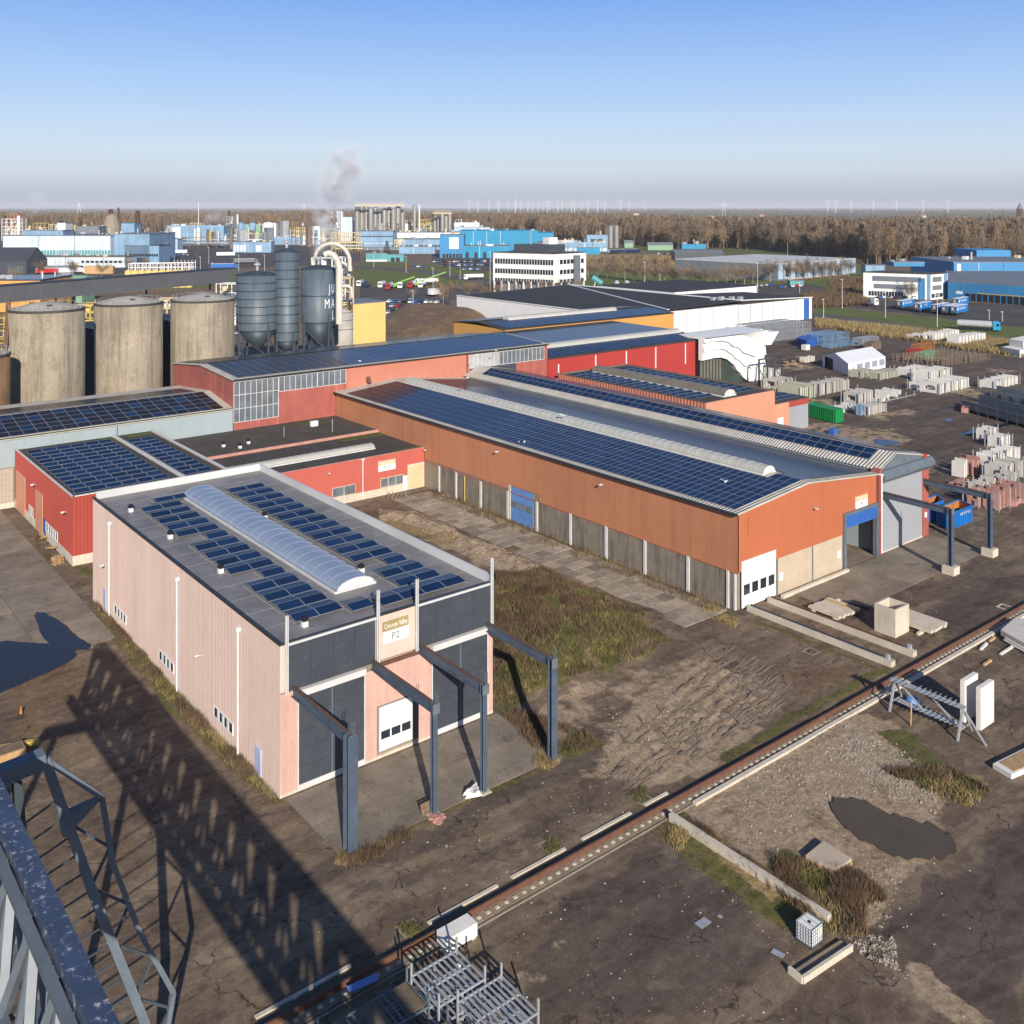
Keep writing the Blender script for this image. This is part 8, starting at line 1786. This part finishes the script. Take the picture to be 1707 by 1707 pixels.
# stake field, wood pile, frames
x0, y0 = G(1567, 612); k = 0
for i in range(17):
    for j in range(5):
        if ry.random() < .12: continue
        t = thing('stake_frame', 'brown steel stake frame in the dense field right of the coloured racks', 'stake frame', (x0+1.45*i, y0+3.2*j-1.2*i*.15, 0), ry.uniform(-.15, .15), 'brown stake frames'); ORG[t.name] = Vector((0, 0, 0))
        if 'st' not in PM: mb = MB(); mb.box(-.09, .09, -.09, .09, 0, 2.3); mb.box(-.09, .09, 1.3, 1.48, 0, 2.1); mb.box(-.05, .05, -.09, 1.48, .1, .2); mb.box(-.05, .05, .0, 1.4, 1.1, 1.2); PM['st'] = mb.mesh('stake_pair', M['stake'])
        o = bpy.data.objects.new('stake_pair', PM['st']); COL.objects.link(o); o.parent = t
def framegrid(lab, L, n, m, w=1.6, h=3.2, dx=1.0, rows=2, grp=None):
    x, y = G(*L)
    for i in range(n):
        for j in range(rows):
            t = thing('steel_stillage', lab, 'stillage', (x+dx*i, y+j*4.5, 0), ry.uniform(-.03, .03), grp); ORG[t.name] = Vector((0, 0, 0)); key = ('fg', m, w, h)
            if key not in PM:
                mb = MB()
                for yy in (0, 3.2):
                    for xx in (0, w*.5): mb.beam((xx, yy, 0), (xx, yy, h), .14, .14)
                for z in (.3, h*.5, h): mb.beam((0, 0, z), (0, 3.2, z), .12, .12); mb.beam((w*.5, 0, z), (w*.5, 3.2, z), .12, .12)
                mb.beam((0, 0, .3), (0, 3.2, h), .08, .08); PM[key] = mb.mesh('frame', M[m])
            o = bpy.data.objects.new('frame', PM[key]); COL.objects.link(o); o.parent = t
framegrid('grey galvanised stillage in the tall rows before the white hall', (1276, 572), 17, 'galv', 1.2, 5.2, 1.55, 3, 'grey stillages before the white hall'); framegrid('light blue stillage in the stacked group', (1373, 578), 8, 'skyblue', 2.2, 3.6, 1.9, 2, 'light blue stillages'); framegrid('low light blue stillage in front of the stacked group', (1385, 582), 9, 'skyblue', 2.2, 1.3, 2.6, 1, 'low blue stillages')
framegrid('grey stillage right of the light blue ones', (1437, 578), 7, 'galv', 1.4, 2.6, 1.5, 1, 'grey stillages right of blue'); framegrid('orange and red stillage behind the stake field', (1536, 592), 5, 'orange_paint', 1.8, 3.0, 1.7, 1, 'orange stillages'); framegrid('red stillage left of the orange ones', (1527, 598), 3, 'red_paint', 1.6, 2.4, 1.6, 1, 'red stillages'); framegrid('green-grey stillage before the orange ones', (1543, 602), 5, 'green_pale', 1.6, 2.2, 1.7, 1, 'green stillages')
row('brown wrapped timber pack right of the grey stillages', 'brown timber packs', (1455, 585), 5, 3, 2.4, 1.2, 'brownsteel', pins=False, t_=.9); row('white panel before the blue racks near the white hall corner', 'white panels by the hall corner', (1215, 555), 3, 3, 1.4, 1.4, 'skyblue', pins=False)
for k in range(16):
    a, b = 1296+ry.uniform(-2, 46), 611+ry.uniform(-9, 4); x, y = G(a, b); pallet('wooden pallet in the scattered pile before the white tent', (x, y, ry.uniform(0, 1.6)), (ry.uniform(-.2, .2), ry.uniform(-.2, .2), ry.uniform(0, 3)), 'wood', 'pallets before the tent'); 
for k in range(6):
    a, b = 1515+ry.uniform(-4, 24), 597+ry.uniform(-3, 3); x, y = G(a, b); boxy('timber_pack', 'short timber pack left of the red stillages', 'timber pack', x-1.5, x+1.5, y-.6, y+.6, 0, ry.uniform(.4, 1.1), 'wood', ry.uniform(-.4, .4))['group'] = 'timber packs'
for k in range(5): x, y = G(1598+ry.uniform(0, 20), 687-ry.uniform(0, 8)); boxy('timber_pack', 'timber and slab pack beside the dark steel bridge', 'timber pack', x-1.4, x+1.8, y-.7, y+.7, 0, ry.uniform(.5, 1.4), 'pinkish', .4)['group'] = 'packs by the bridge'
# dark steel bridge troughs
def trough(lab, A_, B_, w, h, z0):
    a, b = Vector(G(*A_)), Vector(G(*B_)); d = (b-a).normalized(); n_ = Vector((-d.y, d.x)); t = thing('steel_bridge', lab, 'steel bridge', (*a, 0)); L_ = (b-a).length
    mb = MB(); mb.prism([tuple(a), tuple(b), tuple(b+n_*w), tuple(a+n_*w)], z0, z0+.4); mb.build('deck', M['steel_mid'], t)
    for o, hh in ((0, h*.6), (w, h)): mb = MB(); mb.beam((*(a+n_*o), z0+hh/2+.2), (*(b+n_*o), z0+hh/2+.2), .2, hh); mb.build('side_girder', M['steel_mid'], t)
    n = int(L_/2.6)
    for i in range(n+1): q = a.lerp(b, i/n)-n_*.5; mb = MB(); mb.beam((*q, 0), (*q, h*1.1+z0), .16, .16); mb.build('post', M['steel_dark'], t)
    mb = MB(); mb.beam((*(a-n_*.5), z0+h*1.1), (*(b-n_*.5), z0+h*1.1), .12, .12); mb.beam((*(a-n_*.5), z0+h*.6), (*(b-n_*.5), z0+h*.6), .1, .1); mb.build('handrail', M['steel_dark'], t)
trough('long dark blue-grey steel bridge section at the right edge', (1604, 684), (1790, 735), 4.5, 2.6, .5); trough('second dark steel bridge section behind the first', (1640, 672), (1800, 704), 4.5, 2.6, .9)
# lamp posts, fence, bollards
def lamp(px, yb, yt, lab, arm=1.2):
    x, y = G(px, yb); d = CAMH*F_PX/(yb-HY); h = CAMH-(yt-HY)*d/F_PX; t = thing('lamp_post', lab, 'lamp post', (x, y, 0)); mb = MB(); mb.tube([(x, y, 0), (x, y, h)], [.14, .09], 6); mb.build('pole', M['trim_light'], t); mb = MB(); mb.box(x-arm, x+.2, y-.2, y+.2, h, h+.15); mb.build('lantern', M['white_metal'], t)
for a in ((1373, 530, 499, 'lamp post left of the white tractor'), (1404, 514, 466, 'tall lamp post by the road scrub'), (1476, 530, 488, 'lamp post on the green verge before the white office'), (1562.5, 545, 492, 'tall lamp post in front of the blue trailers'), (1571.5, 524, 495, 'lamp post just right of the tall one by the trailers'), (1649, 533, 517, 'thin pole above the tank truck'), (1671, 536, 520, 'thin pole above the blue truck cab'), (722, 481, 447, 'lamp post by the tankers lot'), (688.5, 517, 485, 'lamp post in the middle of the car park'), (817, 487, 420, 'tall pole left of the stilted office'), (677, 455, 428, 'lamp post on the middle green'), (750, 461, 436, 'lamp post at the staff car park'), (767, 466, 440, 'second lamp post at the staff car park'), (623, 446, 420, 'lamp post before the teal shed'), (1075, 472, 437, 'lamp post on the office green'), (1100, 474, 457, 'small lamp post behind the dark roof'), (1263, 492, 440, 'lamp post before the visitor cars'), (1333, 488, 472, 'thin post beside the visitor cars'), (1313, 430, 405, 'mast before the woods'), (291, 421, 405, 'post left of the white trailers'), (348, 440, 412, 'post by the blue truck'), (334, 455, 428, 'post with a red square sign'), (398, 452, 425, 'flag post by the steel silos'), (441, 455, 425, 'second flag post by the steel silos')): lamp(*a)
for a, b, l, m in ((1344, 712, 'yellow bollard at the corner of the grey door', 'yellow_steel'), (1323, 712, 'short yellow bollard before the grey door', 'yellow_steel')):
    x, y = G(a, b); t = thing('bollard', l, 'bollard', (x, y, 0)); mb = MB(); mb.tube([(x, y, 0), (x, y, 1.6)], .14, 8); mb.build('post', M[m], t)
fp = [G(1360, 536), G(1440, 546), G(1520, 556), G(1600, 571), G(1720, 595)]; t = thing('yard_fence', 'thin grey wire fence between the storage yard and the reeds', 'fence', (*fp[0], 0))
for p, q in zip(fp, fp[1:]):
    p, q = Vector(p), Vector(q); n = int((q-p).length/3.2); mb = MB()
    for z in (.5, 1.2, 1.9): mb.beam((*p, z), (*q, z), .04, .04)
    mb.build('wire', M['galv'], t); pm_ = MB(); pm_.box(-.06, .06, -.06, .06, 0, 2.1); pm2 = pm_.mesh('fence_post', M['galv'])
    for i in range(n): v = p.lerp(q, i/n); piece('fence_post', pm2, (v.x, v.y, 0), t)
boxy('blue_bin', 'small blue bin lying beyond the second hall roof', 'bin', G(1389, 723)[0]-.8, G(1389, 723)[0]+.8, G(1389, 723)[1]-.6, G(1389, 723)[1]+.6, 0, 1.0, 'blue_deep')
# vehicles
VM = {}
def paint(c):
    k = 'paint_%s' % c
    if k not in M: M[k] = mat(k, {'white': (.75, .75, .75), 'black': (.02, .02, .022), 'silver': (.4, .41, .43), 'grey': (.14, .15, .16), 'navy': (.015, .03, .09), 'blue': (.02, .12, .40), 'red': (.42, .02, .02), 'green': (.05, .30, .06), 'lime': (.3, .6, .05), 'cyan': (.02, .32, .6)}[c], .28, .04, 1, spec=.6)
    return M[k]
wmb = MB(); wmb.tube([(0, -.11, 0), (0, .11, 0)], .33, 12); wheel_me = wmb.mesh('wheel', M['rubber']); wmb = MB(); wmb.tube([(0, -.15, 0), (0, .15, 0)], .5, 12); bigwheel = wmb.mesh('wheel', M['rubber'])
def car(c, loc, ang, lab, grp, van=False):
    key = ('car', c, van)
    if key not in VM:
        t = thing('parked_car', lab, 'car', (0, 0, 0)); ORG[t.name] = Vector((0, 0, 0)); h = 1.45 if not van else 2.0
        b = MB(); pr = [(-2.15, .3), (2.1, .3), (2.2, .55), (2.1, .82), (1.2, .95), (-1.9, 1.0), (-2.2, .8)]; b.yprism(pr, -.88, .88); b.build('body', paint(c), t)
        g = MB(); k0 = (1.15, .95) if not van else (1.6, .95); g.yprism([(k0[0], .95), (.35 if not van else 1.2, h-.06), (-1.3 if not van else -2.0, h-.06), (-1.85 if not van else -2.15, 1.0)], -.78, .78); g.build('windows', M['dark_glass'], t)
        r_ = MB(); r_.yprism([(.35 if not van else 1.2, h-.06), (.3 if not van else 1.1, h), (-1.25 if not van else -2.0, h), (-1.3 if not van else -2.05, h-.06)], -.74, .74); r_.build('roof', paint(c), t)
        for x, y in ((1.35, .8), (1.35, -.8), (-1.35, .8), (-1.35, -.8)): piece('wheel', wheel_me, (x, y, .33), t)
        VM[key] = t; t.location = loc; t.rotation_euler = (0, 0, ang); t['label'] = lab
        if grp: t['group'] = grp
        return t
    o = dup(VM[key], loc, ang, lab); o['group'] = grp; return o
cols = ['navy', 'white', 'black', 'silver', 'blue', 'grey', 'white', 'black', 'silver', 'navy', 'red']
rc_ = random.Random(55)
def lot(px0, px1, y0, y1, n, lab, grp, ang=0):
    ang = .9+ang*.6
    for i in range(n):
        c = rc_.choice(cols); a = px0+(px1-px0)*(i+.5)/n; x, y = G(a, y0+(y1-y0)*(i+.5)/n+rc_.uniform(-.3, .3)); car(c, (x, y, .08), ang+rc_.uniform(-.05, .05), f'{c} car parked {lab}', grp+', '+c, van=rc_.random() < .15)
for k, (x0, x1, y0, y1, n) in enumerate(((645, 742, 504, 506, 11), (650, 745, 512, 514, 11), (650, 706, 520, 521, 6), (716, 748, 519, 520, 3))): lot(x0, x1, y0, y1, n, ['in the upper row behind the yellow building', 'in the second row behind the yellow building', 'in the third row behind the yellow building', 'in the short row near the white hall corner'][k], 'car park behind the yellow building row %s' % 'abcd'[k], -.3)
car('white', (*G(648, 524), .08), .4, 'white car alone on the road before the brown mound', 'cars near mound')
for k, (x0, x1, y0, y1, n) in enumerate(((722, 845, 438, 436, 22), (735, 845, 444, 442, 20), (765, 800, 450, 450, 6), (680, 716, 444, 447, 5))): lot(x0, x1, y0, y1, n, ['in the far row of the staff car park', 'in the middle row of the staff car park', 'in the near row of the staff car park', 'left of the staff car park'][k], 'staff car park row %s' % 'abcd'[k], -.6)
lot(1217, 1290, 481, 476, 9, 'in the left row before the grey warehouse', 'visitor cars left', -.5); lot(1300, 1338, 481, 477, 6, 'in the right row before the grey warehouse', 'visitor cars right', -.5); lot(1095, 1120, 424, 425, 5, 'by the green arched store', 'cars by the arched store'); lot(290, 330, 425, 426, 6, 'on the works forecourt left of the gallery', 'forecourt cars', .3); lot(352, 376, 441, 443, 5, 'beside the dark blue truck on the left road', 'cars on left road', .3); lot(1460, 1530, 497, 499, 5, 'before the white louvred office', 'cars at the office', -.3)
def truck(kind, c, px, yb, ang, lab, trailer='white', cab=True, L_=11.5, text=None, grp=None):
    x, y = G(px, yb); t = thing('truck' if cab else 'box_trailer', lab, 'truck' if cab else 'trailer', (x, y, .08), ang, grp); ORG[t.name] = Vector((0, 0, 0))
    if kind == 'box':
        b = MB(); b.box(0, L_, -1.27, 1.27, 1.15, 3.95); b.build('box_body', M['blue_trailer'] if trailer == 'trailer_blue' else paint(trailer), t); r_ = MB(); r_.box(-.03, L_+.03, -1.3, 1.3, 3.95, 4.05); r_.build('roof', M['white'], t)
        d = MB(); d.box(-.06, 0, -1.22, 1.22, 1.15, 3.9); d.build('rear_door', M['slate'] if trailer == 'trailer_blue' else M['white_metal'], t)
    elif kind == 'tank':
        b = MB(); b.tube([(-.1, 0, 2.35), (0, 0, 2.35), (L_, 0, 2.35), (L_+.1, 0, 2.35)], [.9, 1.15, 1.15, .9], 14); b.build('tank_body', paint(trailer), t, smooth=False)
        for i in range(6): r_ = MB(); r_.tube([(L_*i/5.0*.98+.05, 0, 2.35), (L_*i/5.0*.98+.12, 0, 2.35)], 1.2, 14); r_.build('tank_ring', M['galv'], t)
        r_ = MB(); r_.box(.5, L_-.5, -.25, .25, 3.5, 3.62); r_.build('walkway', M['galv'], t)
    elif kind == 'flat': b = MB(); b.box(0, L_, -1.25, 1.25, 1.1, 1.35); b.build('bed', M['steel_dark'], t)
    f = MB(); f.box(.2, L_+(1.5 if cab else 0), -.5, .5, .75, 1.1); f.build('chassis', M['black'], t)
    for xx in (1.2, 2.5, 3.8): 
        for yy in (-1.0, 1.0): piece('wheel', bigwheel, (xx, yy, .5), t)
    if cab:
        cb_ = MB(); x0 = L_+.5; cb_.yprism([(x0, .6), (x0+2.3, .6), (x0+2.35, 1.8), (x0+2.1, 3.0), (x0+1.4, 3.5), (x0, 3.6)], -1.22, 1.22); cb_.build('cab', paint(c), t); w_ = MB(); w_.hexa([(x0+2.32, -1.05, 1.95), (x0+2.4, -1.05, 1.95), (x0+2.4, 1.05, 1.95), (x0+2.32, 1.05, 1.95), (x0+2.1, -1.05, 2.85), (x0+2.18, -1.05, 2.85), (x0+2.18, 1.05, 2.85), (x0+2.1, 1.05, 2.85)]); w_.build('windscreen', M['dark_glass'], t)
        for yy in (-1.24, 1.24): s_ = MB(); s_.box(x0+1.0, x0+1.9, yy-.02, yy+.02, 1.9, 2.8); s_.build('side_window', M['dark_glass'], t)
        for xx in (L_-.6, x0+1.3):
            for yy in (-1.0, 1.0): piece('wheel', bigwheel, (xx, yy, .5), t)
    else:
        s_ = MB(); s_.box(L_-2.2, L_-2.0, -1.0, -.8, 0, 1.1); s_.box(L_-2.2, L_-2.0, .8, 1.0, 0, 1.1); s_.build('landing_leg', M['steel_mid'], t)
    return t
M['blue_trailer'] = mat('trailer_blue', (.01, .16, .48), .45, .05, 1)
# road truck with silver tank
truck('tank', 'cyan', 1596, 549, math.atan2(G(1665, 553)[1]-G(1596, 549)[1], G(1665, 553)[0]-G(1596, 549)[0]), 'silver tank truck with a bright blue cab driving along the verge', 'silver')
dirt = math.atan2(G(1700, 512)[1]-G(1560, 531)[1], G(1700, 512)[0]-G(1560, 531)[0])
for k, (px, yb) in enumerate(((1499, 517), (1528, 521.5), (1558, 524), (1574, 526), (1589, 527), (1592, 513))):
    d0 = math.radians(8); t = truck('box', 'white', px, yb, d0, ['leftmost blue curtain trailer in the parked row', 'second blue curtain trailer with a red-edged back', 'third blue curtain trailer from the left', 'fourth blue curtain trailer squeezed between two others', 'nearest blue curtain trailer at the right of the row', 'blue curtain trailer standing behind the row'][k], 'trailer_blue', cab=False, L_=13.6, grp='blue curtain trailers')
    text_part('KINGSET LOGISTICS' if k != 1 else 'KINGSET', 1.0, (7.0, -1.31, 2.8), t, M['white'], rot=(math.pi/2, 0, 0), font_scale_x=.62); e_ = MB(); e_.poly([(1.0, -1.31, 2.3), (2.2, -1.31, 2.0), (1.9, -1.31, 2.8), (2.2, -1.31, 3.5), (1.0, -1.31, 3.3), (.7, -1.31, 2.8)]); e_.build('emblem', M['white'], t)
    text_part('K', 1.6, (-.1, 0, 2.7), t, M['white'], rot=(math.pi/2, 0, -math.pi/2)); 
truck('flat', 'white', 1443, 511, -.3, 'white terminal tractor without trailer on the road', L_=3.5)
tk = [(575, 487, 'white', 'silver', 'tank', 'white truck with pale blue side at the duct elbow'), (674, 489, 'white', 'silver', 'tank', 'white tanker truck, first in the tanker lot row'), (698, 490, 'red', 'silver', 'tank', 'red tanker truck, second in the tanker lot row'), (706, 487, 'white', 'white', 'tank', 'white short truck in the middle of the tanker row'), (726, 486, 'red', 'white', 'tank', 'bright red-cabbed tanker with a white tank'), (745, 485, 'white', 'white', 'tank', 'white-cabbed tanker with a red-striped tank')]
for k, (px, yb, c, tr_, kd, l) in enumerate(((634, 484, 'white', 'silver', 'tank', 'white-cabbed silver tanker at the left of the tanker row'), (647, 487, 'red', 'silver', 'tank', 'red-cabbed silver tanker next to it in the tanker row'), (667, 485, 'white', 'black', 'flat', 'white truck with empty flat bed in the tanker row'), (684, 484, 'red', 'white', 'tank', 'bright red truck with a white tank in the tanker row'), (701, 484, 'white', 'white', 'tank', 'white truck with white tank at the right of the tanker row'), (598, 482, 'white', 'grey', 'tank', 'white truck at the left behind the duct'), (610, 483, 'navy', 'grey', 'flat', 'dark blue flat truck before the green field'))):
    x, y = G(px, yb-8); p2_ = G(px-8, yb); truck(kd, c, px+6, yb-6, math.atan2(p2_[1]-G(px+6, yb-6)[1], p2_[0]-G(px+6, yb-6)[0]), l, tr_, L_=9)
truck('tank', 'white', 730, 474, math.radians(160), 'white tanker parked along the edge of the tanker lot', 'white', L_=11); truck('tank', 'white', 805, 466, math.radians(165), 'white tanker passing on the road left of the office', 'white', L_=10); truck('box', 'white', 716, 495, 0.1, 'white van-like box truck at the right of the lot', 'white', L_=6)
truck('box', 'white', 286, 424, -.2, 'white box trailer on the works forecourt', 'white', L_=14, cab=False); truck('box', 'white', 361, 428, -.4, 'white box trailer on the green at left', 'white', L_=16, cab=False); truck('box', 'grey', 390, 440, -.3, 'dark curtain trailer with open rear at left', 'grey', L_=16); truck('box', 'blue', 352, 449, -.4, 'teal box truck on the left road', 'blue', L_=16); truck('box', 'red', 60, 458, -.1, 'red container truck at far left', 'red', L_=12); truck('box', 'white', 98, 457, -.1, 'white container truck at far left', 'white', L_=14)
truck('box', 'navy', 1015, 423, -.15, 'long dark blue truck on the road before the woods', 'navy', L_=34)
for k in range(5): x, y = G(148+9*k, 456); boxy('brown_crate', 'tall brown crate in the row at the left works', 'crate', x-2.3, x+2.3, y-2, y+2, 0, 5.2, 'wood', -.6)['group'] = 'brown crates at the left works'
# excavator and lift with lime arms
for k, (px, yb, l) in enumerate(((655, 480, 'lime green boom lift with a short arm'), (690, 478, 'lime green boom lift with a long raised arm'))):
    x, y = G(px, yb); t = thing('boom_lift', l, 'boom lift', (x, y, 0)); mb = MB(); mb.box(x-2, x+2, y-1.2, y+1.2, .6, 2.2); mb.build('base', M['lime_paint'], t); mb = MB(); r_ = Vector(RT); e = 12+6*k; mb.beam((x, y, 2), (x+r_.x*e, y+r_.y*e, 2+e*.35), .6, .6); mb.build('boom', M['lime_paint'], t)
    for xx in (-1.4, 1.4): mb = MB(); mb.tube([(x+xx, y-1.3, .6), (x+xx, y+1.3, .6)], .6, 10); mb.build('axle_wheels', M['rubber'], t)
t = thing('tipping_hopper', 'teal and white tilted drum hopper beyond the black roof', 'hopper', (*G(995, 487), 0)); x, y = G(995, 487); mb = MB(); mb.beam((x-3, y, 0), (x-1, y, 6), .3, .3); mb.beam((x+2, y, 0), (x+1, y, 5), .3, .3); mb.build('stand', M['white_metal'], t); r_ = Vector(RT); mb = MB(); mb.tube([(x-2.5*r_.x, y-2.5*r_.y, 8), (x+2.5*r_.x, y+2.5*r_.y, 4.5)], 1.6, 10); mb.build('drum', M['teal'], t)
# ============================================================ HAZE
hz = MB(); hz.box(-36000, 36000, -420, 38000, -2.5, 150); o = hz.build('haze', volmat('haze_air', (.90, .93, 1.0), 0.00005)); o['kind'] = 'stuff'; o['label'] = 'thin pale winter haze over the whole plain'; o['category'] = 'haze'
